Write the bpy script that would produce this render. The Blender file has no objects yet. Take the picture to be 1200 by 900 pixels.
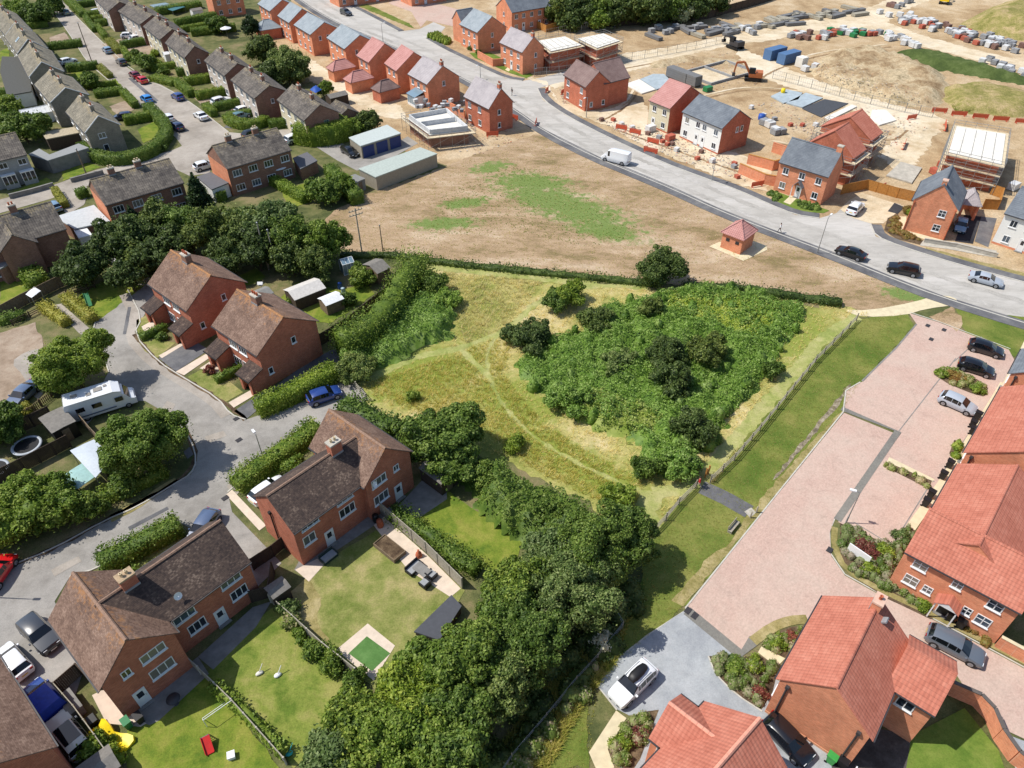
import bpy, bmesh, math, random
import numpy as np
from mathutils import Vector, Matrix
R_ = math.radians
sc = bpy.context.scene
COL = sc.collection
rng = np.random.default_rng(7)
random.seed(7)
CAM_H, CAM_TILT, CAM_F = 58.0, R_(40.9), 848.0       # height (m), tilt below the horizon, focal length in photo pixels
cam = bpy.data.cameras.new('camera')
cam.sensor_width = 36.0
cam.lens = CAM_F / 1200.0 * 36.0
cam.clip_start, cam.clip_end = 1.0, 5000.0
cam_o = bpy.data.objects.new('camera', cam)
COL.objects.link(cam_o)
cam_o.location = (0, 0, CAM_H)
cam_o.rotation_euler = (math.pi / 2 - CAM_TILT, 0, 0)
sc.camera = cam_o
SUN_EL = R_(55.0)
SUN_DIR = Vector((-math.cos(R_(3)) * math.cos(SUN_EL), math.sin(R_(3)) * math.cos(SUN_EL), math.sin(SUN_EL)))
world = bpy.data.worlds.new('World')
sc.world = world
world.use_nodes = True
wn = world.node_tree
bg = wn.nodes['Background']
sky = wn.nodes.new('ShaderNodeTexSky')
sky.sky_type = 'NISHITA'
sky.sun_disc = False
sky.sun_elevation = SUN_EL
sky.sun_rotation = math.atan2(SUN_DIR.x, SUN_DIR.y) % (2 * math.pi)
wn.links.new(sky.outputs[0], bg.inputs[0])
bg.inputs[1].default_value = 0.125
sun = bpy.data.lights.new('sun', 'SUN')
sun.energy = 4.2
sun.angle = R_(0.5)
sun.color = (1.0, 0.955, 0.88)
sun_o = bpy.data.objects.new('sun', sun)
COL.objects.link(sun_o)
sun_o.location = (-60, 20, 150)
sun_o.rotation_euler = (-SUN_DIR).to_track_quat('-Z', 'Y').to_euler()
sc.view_settings.view_transform = 'Standard'
sc.view_settings.look = 'None'
sc.view_settings.gamma = 1.0
sc.view_settings.exposure = 0.22
sc.render.engine = 'CYCLES'
sc.cycles.max_bounces = 5
sc.cycles.diffuse_bounces = 3
sc.cycles.glossy_bounces = 2
sc.cycles.transmission_bounces = 3
sc.cycles.transparent_max_bounces = 6
sc.cycles.caustics_reflective = False
sc.cycles.caustics_refractive = False
sc.cycles.use_denoising = True
_c, _s = math.cos(CAM_TILT), math.sin(CAM_TILT)
def ray(x, y):
 u = (x - 600.0) / CAM_F; v = (450.0 - y) / CAM_F
 return Vector((u, _c + v * _s, -_s + v * _c))
def P(x, y, z=0.0):
 d = ray(x, y)
 t = (z - CAM_H) / d.z
 return Vector((d.x * t, d.y * t, z))
def pix(v):
 z = v[2] - CAM_H
 d = v[1] * _c - z * _s
 return (600 + CAM_F * v[0] / d, 450 - CAM_F * (v[1] * _s + z * _c) / d)
def tag(o, label=None, cat=None, group=None, kind=None):
 if label: o['label'] = label
 if cat: o['category'] = cat
 if group: o['group'] = group
 if kind: o['kind'] = kind
 return o
def thing(name, label, cat, loc=(0, 0, 0), rz=0.0, group=None):
 o = bpy.data.objects.new(name, None)
 COL.objects.link(o)
 o.empty_display_size = 0.3
 o.location = loc
 o.rotation_euler = (0, 0, rz)
 return tag(o, label, cat, group)
def link(name, me, parent=None, loc=None, rz=None, mat4=None):
 o = bpy.data.objects.new(name, me)
 COL.objects.link(o)
 if parent is not None: o.parent = parent
 if mat4 is not None: o.matrix_basis = mat4
 if loc is not None: o.location = loc
 if rz is not None: o.rotation_euler = (0, 0, rz)
 return o
class MB:
 def __init__(s): s.v = []; s.f = []; s.m = []; s.sm = []
 def add(s, verts, faces, m=0, sm=False):
  b = len(s.v)
  s.v.extend([tuple(v) for v in verts])
  for f in faces:
   s.f.append([i + b for i in f]); s.m.append(m); s.sm.append(sm)
  return s
 def box(s, x0, y0, z0, x1, y1, z1, m=0, T=None):
  vs = [Vector(p) for p in ((x0,y0,z0),(x1,y0,z0),(x1,y1,z0),(x0,y1,z0),(x0,y0,z1),(x1,y0,z1),(x1,y1,z1),(x0,y1,z1))]
  if T is not None: vs = [T @ v for v in vs]
  return s.add(vs, [(0,3,2,1),(4,5,6,7),(0,1,5,4),(1,2,6,5),(2,3,7,6),(3,0,4,7)], m)
 def bar(s, a, b, w, h, m=0, up=(0, 0, 1)):
  a = Vector(a); b = Vector(b); d = (b - a)
  if d.length < 1e-6: return s
  d.normalize(); u = Vector(up)
  if abs(d.dot(u)) > 0.99: u = Vector((1, 0, 0))
  r = d.cross(u).normalized() * (w / 2); u2 = r.cross(d).normalized() * (h / 2)
  vs = [a - r - u2, a + r - u2, a + r + u2, a - r + u2, b - r - u2, b + r - u2, b + r + u2, b - r + u2]
  return s.add(vs, [(0,3,2,1)[::-1],(4,5,6,7)[::-1],(0,1,5,4)[::-1],(1,2,6,5)[::-1],(2,3,7,6)[::-1],(3,0,4,7)[::-1]], m)
 def tube(s, a, b, r0, r1=None, n=8, m=0, caps=True, sm=True):
  a = Vector(a); b = Vector(b); r1 = r0 if r1 is None else r1
  d = (b - a).normalized()
  u = Vector((0, 0, 1)) if abs(d.z) < 0.9 else Vector((1, 0, 0))
  e1 = d.cross(u).normalized(); e2 = d.cross(e1).normalized()
  vs = []
  for c, r in ((a, r0), (b, r1)):
   for i in range(n):
    t = 2 * math.pi * i / n
    vs.append(c + e1 * (r * math.cos(t)) + e2 * (r * math.sin(t)))
  s.add(vs, [(i, (i + 1) % n, n + (i + 1) % n, n + i) for i in range(n)], m, sm)
  if caps: s.add(vs, [tuple(range(n))[::-1], tuple(range(n, 2 * n))], m)
  return s
 def prism(s, poly, z0, z1, m=0):
  n = len(poly)
  vs = [(p[0], p[1], z0) for p in poly] + [(p[0], p[1], z1) for p in poly]
  fs = [(i, (i + 1) % n, n + (i + 1) % n, n + i) for i in range(n)] + [tuple(range(n))[::-1], tuple(range(n, 2 * n))]
  return s.add(vs, fs, m)
 def lathe(s, prof, n=12, c=(0, 0, 0), m=0, sm=True):
  vs = []
  for r, z in prof:
   for i in range(n):
    t = 2 * math.pi * i / n
    vs.append((c[0] + r * math.cos(t), c[1] + r * math.sin(t), c[2] + z))
  fs = []
  for k in range(len(prof) - 1):
   for i in range(n):
    fs.append((k * n + i, k * n + (i + 1) % n, (k + 1) * n + (i + 1) % n, (k + 1) * n + i))
  return s.add(vs, fs, m, sm)
 def blob(s, c, r, m=0, seg=10, rings=6, amp=0.0):
  vs = []; fs = []
  for j in range(rings + 1):
   ph = math.pi * j / rings
   for i in range(seg):
    t = 2 * math.pi * i / seg
    k = 1 + amp * (random.random() - 0.5)
    vs.append((c[0] + r[0] * k * math.sin(ph) * math.cos(t), c[1] + r[1] * k * math.sin(ph) * math.sin(t), c[2] + r[2] * k * math.cos(ph)))
  for j in range(rings):
   for i in range(seg):
    fs.append((j * seg + i, (j + 1) * seg + i, (j + 1) * seg + (i + 1) % seg, j * seg + (i + 1) % seg))
  return s.add(vs, fs, m, True)
 def mesh(s, name, mats, angle=None):
  me = bpy.data.meshes.new(name)
  me.from_pydata(s.v, [], s.f)
  for mt in (mats if isinstance(mats, (list, tuple)) else [mats]): me.materials.append(mt)
  me.polygons.foreach_set('material_index', s.m)
  me.polygons.foreach_set('use_smooth', s.sm)
  if angle is not None:
   me.polygons.foreach_set('use_smooth', [True] * len(s.f))
   me.set_sharp_from_angle(angle=R_(angle))
  me.update()
  return me
 def build(s, name, mats, parent=None, loc=None, rz=None, mat4=None, angle=None):
  return link(name, s.mesh(name, mats, angle), parent, loc, rz, mat4)
MATS = {}
def newmat(name):
 m = bpy.data.materials.new(name); m.use_nodes = True
 nt = m.node_tree
 b = nt.nodes['Principled BSDF']
 return m, nt, b
def srgb(r, g, b):
 f = lambda c: (c / 255 / 12.92) if c / 255 <= 0.04045 else ((c / 255 + 0.055) / 1.055) ** 2.4
 return (f(r), f(g), f(b), 1.0)
def N(nt, t, **kw):
 n = nt.nodes.new(t)
 for k, v in kw.items():
  if k.startswith('i_'):
   n.inputs[k[2:].replace('_', ' ')].default_value = v
  else: setattr(n, k, v)
 return n
def mixrgb(nt, fac, a, b, mode='MIX'):
 n = nt.nodes.new('ShaderNodeMix'); n.data_type = 'RGBA'; n.blend_type = mode
 for sock, val in ((n.inputs[0], fac), (n.inputs[6], a), (n.inputs[7], b)):
  if isinstance(val, (int, float, tuple)): sock.default_value = val
  else: nt.links.new(val, sock)
 return n.outputs[2]
def ramp(nt, fac, stops, interp='LINEAR'):
 n = nt.nodes.new('ShaderNodeValToRGB'); cr = n.color_ramp; cr.interpolation = interp
 while len(cr.elements) < len(stops): cr.elements.new(0.5)
 for e, (p, c) in zip(cr.elements, stops):
  e.position = p; e.color = c if isinstance(c, tuple) else (c, c, c, 1)
 nt.links.new(fac, n.inputs[0])
 return n.outputs[0]
def coords(nt, kind='Object'):
 return nt.nodes.new('ShaderNodeTexCoord').outputs[kind]
def noise(nt, vec, scale, detail=4, rough=0.6, dist=0.0):
 n = N(nt, 'ShaderNodeTexNoise', i_Scale=scale, i_Detail=detail, i_Roughness=rough, i_Distortion=dist)
 nt.links.new(vec, n.inputs['Vector']); return n.outputs['Fac']
def mapping(nt, vec, scale=(1, 1, 1), rot=(0, 0, 0)):
 n = nt.nodes.new('ShaderNodeMapping'); n.inputs['Scale'].default_value = scale; n.inputs['Rotation'].default_value = rot
 nt.links.new(vec, n.inputs['Vector']); return n.outputs[0]
def bump(nt, b, h, strength=0.5, dist=0.05):
 n = N(nt, 'ShaderNodeBump', i_Strength=strength, i_Distance=dist)
 nt.links.new(h, n.inputs['Height']); nt.links.new(n.outputs[0], b.inputs['Normal'])
def plain(name, col=None, rough=0.6, metal=0.0, vary=0.12, scale=3.0, spec=0.4, coat=0.0):
 if name in MATS: return MATS[name]
 m, nt, b = newmat(name)
 b.inputs['Roughness'].default_value = rough; b.inputs['Metallic'].default_value = metal
 b.inputs['Specular IOR Level'].default_value = spec
 b.inputs['Coat Weight'].default_value = coat
 if vary:
  f = noise(nt, coords(nt), scale, 5)
  lo = tuple(c * (1 - vary) for c in col[:3]) + (1,); hi = tuple(min(1, c * (1 + vary)) for c in col[:3]) + (1,)
  nt.links.new(ramp(nt, f, [(0.3, lo), (0.7, hi)]), b.inputs['Base Color'])
 else: b.inputs['Base Color'].default_value = col
 MATS[name] = m
 return m
def ground_mat(name, cols, s1=0.12, s2=1.2, s3=12.0, detail_amt=0.35, rough=0.95, stretch=None, rot=0.0, bumpy=0.0):
 if name in MATS: return MATS[name]
 m, nt, b = newmat(name)
 v = coords(nt)
 if stretch: v = mapping(nt, v, stretch, (0, 0, rot))
 a = noise(nt, v, s1, 5, 0.62, 0.4); c = noise(nt, v, s2, 5, 0.65); g = noise(nt, v, s3, 4, 0.7)
 k = N(nt, 'ShaderNodeMath', operation='MULTIPLY_ADD'); nt.links.new(c, k.inputs[0]); k.inputs[1].default_value = 0.45
 nt.links.new(a, k.inputs[2])
 sub = N(nt, 'ShaderNodeMath', operation='SUBTRACT'); nt.links.new(k.outputs[0], sub.inputs[0]); sub.inputs[1].default_value = 0.225
 n = len(cols)
 col = ramp(nt, sub.outputs[0], [(0.34 + 0.32 * i / (n - 1), q) for i, q in enumerate(cols)])
 gr = ramp(nt, g, [(0.3, 1 - detail_amt), (0.7, 1 + detail_amt * 0.6)])
 st = ramp(nt, noise(nt, v, 0.33, 6, 0.7, 1.2), [(0.42, 1.06), (0.56, 1.0), (0.72, 0.84)])
 nt.links.new(mixrgb(nt, 1.0, mixrgb(nt, 1.0, col, gr, 'MULTIPLY'), st, 'MULTIPLY'), b.inputs['Base Color'])
 b.inputs['Roughness'].default_value = rough
 b.inputs['Specular IOR Level'].default_value = 0.15
 if bumpy: bump(nt, b, g, bumpy, 0.08)
 MATS[name] = m
 return m
def brick_mat(name, c1, c2, mortar, scale=1.0, mix=0.55):
 if name in MATS: return MATS[name]
 m, nt, b = newmat(name)
 v = coords(nt)
 sx = nt.nodes.new('ShaderNodeSeparateXYZ'); nt.links.new(v, sx.inputs[0])
 ad = N(nt, 'ShaderNodeMath', operation='ADD'); nt.links.new(sx.outputs[0], ad.inputs[0]); nt.links.new(sx.outputs[1], ad.inputs[1])
 cx = nt.nodes.new('ShaderNodeCombineXYZ'); nt.links.new(ad.outputs[0], cx.inputs[0]); nt.links.new(sx.outputs[2], cx.inputs[1])
 t = N(nt, 'ShaderNodeTexBrick', i_Color1=c1, i_Color2=c2, i_Mortar=mortar, i_Scale=1.0 / scale)
 t.inputs['Brick Width'].default_value = 0.225; t.inputs['Row Height'].default_value = 0.075
 t.inputs['Mortar Size'].default_value = 0.006; t.inputs['Bias'].default_value = 0.0
 nt.links.new(cx.outputs[0], t.inputs['Vector'])
 big = noise(nt, v, 0.7, 5, 0.65)
 sm = noise(nt, mapping(nt, v, (1, 1, 3.2)), 3.2, 4, 0.7)
 w = ramp(nt, big, [(0.3, 0.80), (0.7, 1.16)])
 w2 = ramp(nt, sm, [(0.3, 0.84), (0.7, 1.14)])
 nt.links.new(mixrgb(nt, 1.0, mixrgb(nt, 1.0, t.outputs[0], w, 'MULTIPLY'), w2, 'MULTIPLY'), b.inputs['Base Color'])
 b.inputs['Roughness'].default_value = 0.9; b.inputs['Specular IOR Level'].default_value = 0.2
 MATS[name] = m
 return m
def tile_mat(name, cols, lichen=None, wave=0.3, row=0.32, rib=0.6, speck=0.25, rough=0.85):
 if name in MATS: return MATS[name]
 m, nt, b = newmat(name)
 v = coords(nt)
 sx = nt.nodes.new('ShaderNodeSeparateXYZ'); nt.links.new(v, sx.inputs[0])
 fl = []
 for out, sz in ((sx.outputs[0], wave), (sx.outputs[2], row * 0.62)):
  d = N(nt, 'ShaderNodeMath', operation='DIVIDE'); nt.links.new(out, d.inputs[0]); d.inputs[1].default_value = sz
  f = N(nt, 'ShaderNodeMath', operation='FLOOR'); nt.links.new(d.outputs[0], f.inputs[0]); fl.append((d, f))
 cx = nt.nodes.new('ShaderNodeCombineXYZ'); nt.links.new(fl[0][1].outputs[0], cx.inputs[0]); nt.links.new(fl[1][1].outputs[0], cx.inputs[1])
 wn_ = nt.nodes.new('ShaderNodeTexWhiteNoise'); nt.links.new(cx.outputs[0], wn_.inputs['Vector'])
 big = noise(nt, v, 0.55, 5, 0.65, 0.3)
 k = N(nt, 'ShaderNodeMath', operation='MULTIPLY_ADD'); nt.links.new(wn_.outputs['Value'], k.inputs[0]); k.inputs[1].default_value = speck
 nt.links.new(big, k.inputs[2])
 n = len(cols)
 col = ramp(nt, k.outputs[0], [(0.3 + (0.4 + speck) * i / (n - 1), q) for i, q in enumerate(cols)])
 fr = N(nt, 'ShaderNodeMath', operation='FRACT'); nt.links.new(fl[1][0].outputs[0], fr.inputs[0])
 fx = N(nt, 'ShaderNodeMath', operation='FRACT'); nt.links.new(fl[0][0].outputs[0], fx.inputs[0])
 si = N(nt, 'ShaderNodeMath', operation='PINGPONG'); nt.links.new(fx.outputs[0], si.inputs[0]); si.inputs[1].default_value = 0.5
 hh = N(nt, 'ShaderNodeMath', operation='MULTIPLY_ADD'); nt.links.new(si.outputs[0], hh.inputs[0]); hh.inputs[1].default_value = rib
 inv = N(nt, 'ShaderNodeMath', operation='SUBTRACT'); inv.inputs[0].default_value = 1.0; nt.links.new(fr.outputs[0], inv.inputs[1])
 nt.links.new(inv.outputs[0], hh.inputs[2])
 bump(nt, b, hh.outputs[0], 1.0, 0.03 + 0.05 * rib)
 gap = ramp(nt, fr.outputs[0], [(0.0, 0.82), (0.14, 1.0), (1.0, 1.0)])
 col = mixrgb(nt, 1.0, col, gap, 'MULTIPLY')
 if lichen:
  ln = noise(nt, v, 2.2, 6, 0.75)
  geo = nt.nodes.new('ShaderNodeTexCoord')
  sg = nt.nodes.new('ShaderNodeSeparateXYZ'); nt.links.new(geo.outputs['Generated'], sg.inputs[0])
  up = N(nt, 'ShaderNodeMath', operation='MULTIPLY_ADD'); nt.links.new(sg.outputs[2], up.inputs[0]); up.inputs[1].default_value = 0.42
  nt.links.new(ln, up.inputs[2])
  f = ramp(nt, up.outputs[0], [(0.84, 0.0), (1.02, 0.8)])
  col = mixrgb(nt, f, col, lichen)
 nt.links.new(col, b.inputs['Base Color'])
 b.inputs['Roughness'].default_value = rough; b.inputs['Specular IOR Level'].default_value = 0.25
 MATS[name] = m
 return m
def leaf_mat(name, cols, rough=0.55, trans=0.34, gain=1.0):
 if name in MATS: return MATS[name]
 m, nt, b = newmat(name)
 g = nt.nodes.new('ShaderNodeNewGeometry')
 v = coords(nt)
 big = noise(nt, v, 0.8, 4, 0.6)
 k = N(nt, 'ShaderNodeMath', operation='MULTIPLY_ADD'); nt.links.new(g.outputs['Random Per Island'], k.inputs[0]); k.inputs[1].default_value = 0.5
 nt.links.new(big, k.inputs[2])
 n = len(cols); cols = [tuple(min(1, c * gain) for c in q[:3]) + (1,) for q in cols]
 col = ramp(nt, k.outputs[0], [(0.35 + 0.65 * i / (n - 1), q) for i, q in enumerate(cols)])
 oi = nt.nodes.new('ShaderNodeObjectInfo')
 col = mixrgb(nt, 1.0, col, ramp(nt, oi.outputs['Random'], [(0.0, (.86, .9, .9, 1)), (.5, (1.06, 1.06, 1, 1)), (1.0, (1.42, 1.28, 1, 1))]), 'MULTIPLY')
 nt.links.new(col, b.inputs['Base Color'])
 b.inputs['Roughness'].default_value = rough; b.inputs['Specular IOR Level'].default_value = 0.3
 tr = nt.nodes.new('ShaderNodeBsdfTranslucent'); nt.links.new(col, tr.inputs[0])
 mx = nt.nodes.new('ShaderNodeMixShader'); mx.inputs[0].default_value = trans
 nt.links.new(b.outputs[0], mx.inputs[1]); nt.links.new(tr.outputs[0], mx.inputs[2])
 nt.links.new(mx.outputs[0], nt.nodes['Material Output'].inputs[0])
 MATS[name] = m
 return m
def paint(name, col):
 return plain('paint_' + name, col, 0.3, 0.0, 0.0, 1, 0.5, 0.8)
M_white = plain('white_upvc', srgb(225, 226, 226), 0.4, vary=0.03)
M_cream = plain('cream_render', srgb(206, 196, 168), 0.9)
M_rend = plain('white_render', srgb(222, 222, 218), 0.9, vary=0.05)
M_front = plain('pale_front_render', srgb(198, 186, 174), 0.9, vary=0.12)
M_black = plain('black_plastic', srgb(28, 28, 30), 0.5, vary=0.05)
M_gut = plain('grey_gutter', srgb(60, 58, 60), 0.5)
M_lead = plain('lead', srgb(140, 142, 146), 0.6)
M_conc = plain('concrete', srgb(176, 170, 158), 0.95, vary=0.2, scale=1.3)
M_slabs = plain('paving_slab', srgb(205, 192, 160), 0.95, vary=0.12, scale=1.5)
M_lslab = plain('pale_slab', srgb(206, 190, 172), 0.95, vary=0.1, scale=1.5)
M_gslab = plain('grey_slab', srgb(128, 126, 122), 0.95, vary=0.22, scale=1.2)
M_kerb = plain('kerb_stone', srgb(186, 182, 172), 0.95, vary=0.12)
M_wood = plain('fence_wood', srgb(120, 104, 84), 0.9, vary=0.25, scale=4)
M_woodnew = plain('new_fence_wood', srgb(176, 124, 62), 0.9, vary=0.2, scale=4)
M_wooddark = plain('dark_fence_wood', srgb(72, 60, 50), 0.9, vary=0.25, scale=4)
M_woodpale = plain('pale_post_wood', srgb(154, 148, 132), 0.9, vary=0.25, scale=4)
M_galv = plain('galvanised', srgb(160, 164, 166), 0.45, 0.6, 0.1)
M_board = plain('scaffold_board', srgb(206, 190, 160), 0.9, vary=0.2, scale=2)
M_green = plain('green_plastic', srgb(40, 120, 70), 0.5)
M_red = plain('red_plastic', srgb(190, 40, 34), 0.5)
M_orange = plain('orange_plastic', srgb(196, 86, 58), 0.5)
M_blue = plain('blue_plastic', srgb(40, 80, 160), 0.5)
M_yellow = plain('yellow_plastic', srgb(236, 206, 20), 0.45)
M_tyre = plain('tyre', srgb(24, 24, 25), 0.85, vary=0.1)
M_rim = plain('alloy_rim', srgb(168, 170, 174), 0.35, 0.7, 0.0)
M_lamp = plain('lamp_glass', srgb(214, 220, 226), 0.12, vary=0.0, spec=0.8)
M_tail = plain('tail_lamp', srgb(150, 18, 16), 0.2, vary=0.0)
M_plate = plain('number_plate_white', srgb(226, 226, 220), 0.5, vary=0.0)
M_platey = plain('number_plate_yellow', srgb(226, 190, 40), 0.5, vary=0.0)
def glass(name, col, rough=0.06):
 if name in MATS: return MATS[name]
 m, nt, b = newmat(name)
 b.inputs['Base Color'].default_value = col; b.inputs['Roughness'].default_value = rough
 b.inputs['Specular IOR Level'].default_value = 0.8
 MATS[name] = m; return m
M_glass = glass('window_glass', srgb(36, 44, 54))
M_cglass = glass('car_glass', srgb(16, 20, 25), 0.04)
M_roofglass = glass('conservatory_glass', srgb(120, 142, 156), 0.1)
B_old = brick_mat('old_red_brick', srgb(186, 112, 86), srgb(166, 94, 72), srgb(172, 136, 116))
B_new = brick_mat('new_orange_brick', srgb(218, 144, 108), srgb(204, 126, 92), srgb(210, 162, 134))
B_newd = brick_mat('new_red_brick', srgb(190, 112, 86), srgb(172, 94, 70), srgb(184, 134, 112))
B_brown = brick_mat('brown_brick', srgb(150, 110, 92), srgb(130, 92, 78), srgb(150, 128, 112))
B_stone = brick_mat('buff_stone', srgb(150, 142, 126), srgb(132, 124, 110), srgb(150, 144, 132))
B_pale = brick_mat('pale_block', srgb(196, 198, 200), srgb(184, 186, 190), srgb(204, 204, 202), 2.0)
B_block = brick_mat('grey_block', srgb(150, 152, 154), srgb(132, 134, 138), srgb(166, 166, 164), 2.0)
R_red = tile_mat('red_roof_tile', [srgb(162, 96, 78), srgb(178, 110, 91), srgb(191, 126, 106)], wave=0.3, row=0.34, rib=0.8, speck=0.22)
R_pink = tile_mat('pink_roof_tile', [srgb(172, 122, 115), srgb(184, 134, 127), srgb(194, 146, 139)], wave=0.3, row=0.34, rib=1.0, speck=0.1)
R_brown = tile_mat('brown_roof_tile', [srgb(84, 66, 57), srgb(106, 84, 72), srgb(128, 104, 90), srgb(150, 126, 110)], lichen=srgb(160, 114, 72), wave=0.17, row=0.14, rib=0.1, speck=0.3)
R_dark = tile_mat('dark_brown_roof_tile', [srgb(52, 44, 42), srgb(68, 57, 53), srgb(86, 72, 64), srgb(122, 106, 94)], wave=0.17, row=0.14, rib=0.1, speck=0.36)
R_slate = tile_mat('grey_slate_tile', [srgb(92, 98, 106), srgb(108, 114, 121), srgb(124, 130, 136)], wave=0.3, row=0.3, rib=0.1, speck=0.1)
R_bslate = tile_mat('blue_grey_slate_tile', [srgb(128, 138, 144), srgb(144, 152, 157), srgb(156, 164, 168)], wave=0.3, row=0.3, rib=0.1, speck=0.1)
R_lgrey = tile_mat('light_grey_tile', [srgb(150, 144, 146), srgb(166, 159, 160), srgb(178, 171, 171)], wave=0.3, row=0.3, rib=0.4, speck=0.1)
R_buff = tile_mat('weathered_buff_tile', [srgb(92, 88, 78), srgb(122, 116, 102), srgb(150, 142, 126)], lichen=srgb(160, 140, 100), wave=0.3, row=0.32, rib=0.5, speck=0.3)
R_greyb = tile_mat('weathered_grey_tile', [srgb(66, 62, 60), srgb(96, 90, 84), srgb(128, 120, 110)], lichen=srgb(150, 136, 104), wave=0.33, row=0.4, rib=0.9, speck=0.3)
R_taupe = tile_mat('taupe_roof_tile', [srgb(112, 92, 88), srgb(128, 107, 102), srgb(140, 120, 114)], wave=0.3, row=0.3, rib=0.5, speck=0.1)
def smooth_px(pts, n=2, closed=True):
 for _ in range(n):
  out = []
  k = len(pts)
  for i in range(k if closed else k - 1):
   a, b = pts[i], pts[(i + 1) % k]
   out += [(a[0] * .75 + b[0] * .25, a[1] * .75 + b[1] * .25), (a[0] * .25 + b[0] * .75, a[1] * .25 + b[1] * .75)]
  if not closed: out = [pts[0]] + out + [pts[-1]]
  pts = out
 return pts
def ragged(pts, step, amp):
 out = []
 k = len(pts)
 for i in range(k):
  a, b = pts[i], pts[(i + 1) % k]
  L = math.hypot(b[0] - a[0], b[1] - a[1]); n = max(1, int(L / step))
  nx, ny = -(b[1] - a[1]) / max(L, 1e-6), (b[0] - a[0]) / max(L, 1e-6)
  for j in range(n):
   t = j / n; q = (random.random() - .5) * 2 * amp
   out.append((a[0] + (b[0] - a[0]) * t + nx * q, a[1] + (b[1] - a[1]) * t + ny * q))
 return out
SH = [0]
def sheet(name, px, mat, lvl, rag=0.0, step=0.8, smooth=0, kind='structure', thick=0.0, world_pts=None, label=None):
 pts = world_pts or [tuple(P(*p)[:2]) for p in (smooth_px(px, smooth) if smooth else px)]
 if rag: pts = ragged(pts, step, rag)
 SH[0] += 1
 z = lvl * 0.008 + (SH[0] % 7) * 0.0011
 m = MB()
 if thick: m.prism(pts, 0.0, thick)
 else: m.add([(x, y, z) for x, y in pts], [tuple(range(len(pts)))])
 o = m.build(name, [mat])
 me = o.data
 if not thick and me.polygons[0].normal.z < 0: me.flip_normals()
 if thick:
  b = bmesh.new(); b.from_mesh(me); bmesh.ops.recalc_face_normals(b, faces=b.faces); b.to_mesh(me); b.free()
 return tag(o, kind=kind)
def strip(name, px, width, mat, lvl, smooth=0, rag=0.0, thick=0.0, world=None):
 pts = [Vector((*p, 0)) for p in world] if world else [P(*p) for p in (smooth_px(px, smooth, False) if smooth else px)]
 L, Rr = [], []
 for i, p in enumerate(pts):
  d = (pts[min(i + 1, len(pts) - 1)] - pts[max(i - 1, 0)]); d.z = 0; d.normalize(); n = Vector((-d.y, d.x, 0))
  L.append(tuple((p + n * width / 2)[:2])); Rr.append(tuple((p - n * width / 2)[:2]))
 return sheet(name, None, mat, lvl, rag, 0.6, world_pts=L + Rr[::-1], thick=thick)
def kerb(px, h=0.11, w=0.16, smooth=1, mat=None):
 pts = [P(*p) for p in (smooth_px(px, smooth, False) if smooth else px)]
 m = MB()
 for a, b in zip(pts, pts[1:]):
  d = (b - a).normalized() * 0.004
  m.bar(a + Vector((0, 0, h / 2)) + d, b + Vector((0, 0, h / 2)) - d, w, h)
 return tag(m.build('kerb', [mat or M_kerb]), kind='structure')
G_base = ground_mat('garden_ground', [srgb(74, 82, 48), srgb(104, 106, 66), srgb(132, 120, 88)], 0.15, 0.9, 8, .4)
G_dirt = ground_mat('site_dirt', [srgb(150, 124, 92), srgb(178, 154, 120), srgb(196, 176, 146)], 0.05, 0.35, 3.0, .35)
G_spoil0 = ground_mat('track_soil', [srgb(126, 100, 72), srgb(146, 120, 90), srgb(164, 140, 110)], .2, 1, 4, .3)
G_haul = ground_mat('haul_road', [srgb(186, 166, 134), srgb(206, 190, 162), srgb(216, 203, 180)], 0.08, 0.6, 5, .18)
G_field = ground_mat('dry_field', [srgb(132, 116, 82), srgb(160, 136, 106), srgb(174, 150, 121), srgb(188, 167, 140)], 0.09, 0.6, 4.0, .48, stretch=(1, 2.2, 1), rot=R_(35))
def blend_patches(mat, col, ells, nscale=.8, lo=1.12, hi=1.3):
 nt = mat.node_tree; b = nt.nodes['Principled BSDF']; old = b.inputs['Base Color'].links[0].from_socket; v = coords(nt); tot = None
 for (cx, cy), (rx, ry), rot in ells:
  c = P(cx, cy); mp = nt.nodes.new('ShaderNodeMapping'); mp.vector_type = 'TEXTURE'
  mp.inputs['Location'].default_value = (c.x, c.y, 0); mp.inputs['Rotation'].default_value = (0, 0, R_(rot)); mp.inputs['Scale'].default_value = (rx, ry, 50)
  nt.links.new(v, mp.inputs['Vector']); g = nt.nodes.new('ShaderNodeTexGradient'); g.gradient_type = 'SPHERICAL'; nt.links.new(mp.outputs[0], g.inputs[0])
  if tot is None: tot = g.outputs['Fac']
  else:
   m = N(nt, 'ShaderNodeMath', operation='MAXIMUM'); nt.links.new(tot, m.inputs[0]); nt.links.new(g.outputs['Fac'], m.inputs[1]); tot = m.outputs[0]
 n1 = noise(nt, v, nscale, 6, .7, .3); k = N(nt, 'ShaderNodeMath', operation='MULTIPLY_ADD'); nt.links.new(n1, k.inputs[0]); k.inputs[1].default_value = 1.7; nt.links.new(tot, k.inputs[2])
 hf = N(nt, 'ShaderNodeMath', operation='MULTIPLY'); nt.links.new(k.outputs[0], hf.inputs[0]); hf.inputs[1].default_value = .5
 f = ramp(nt, hf.outputs[0], [(lo / 2, 0.0), (hi / 2, .92)])
 w = ramp(nt, noise(nt, v, 3.5, 4, .7), [(.3, tuple(q * .75 for q in col[:3]) + (1,)), (.7, tuple(q * 1.25 for q in col[:3]) + (1,))])
 nt.links.new(mixrgb(nt, f, old, w), b.inputs['Base Color'])
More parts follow.
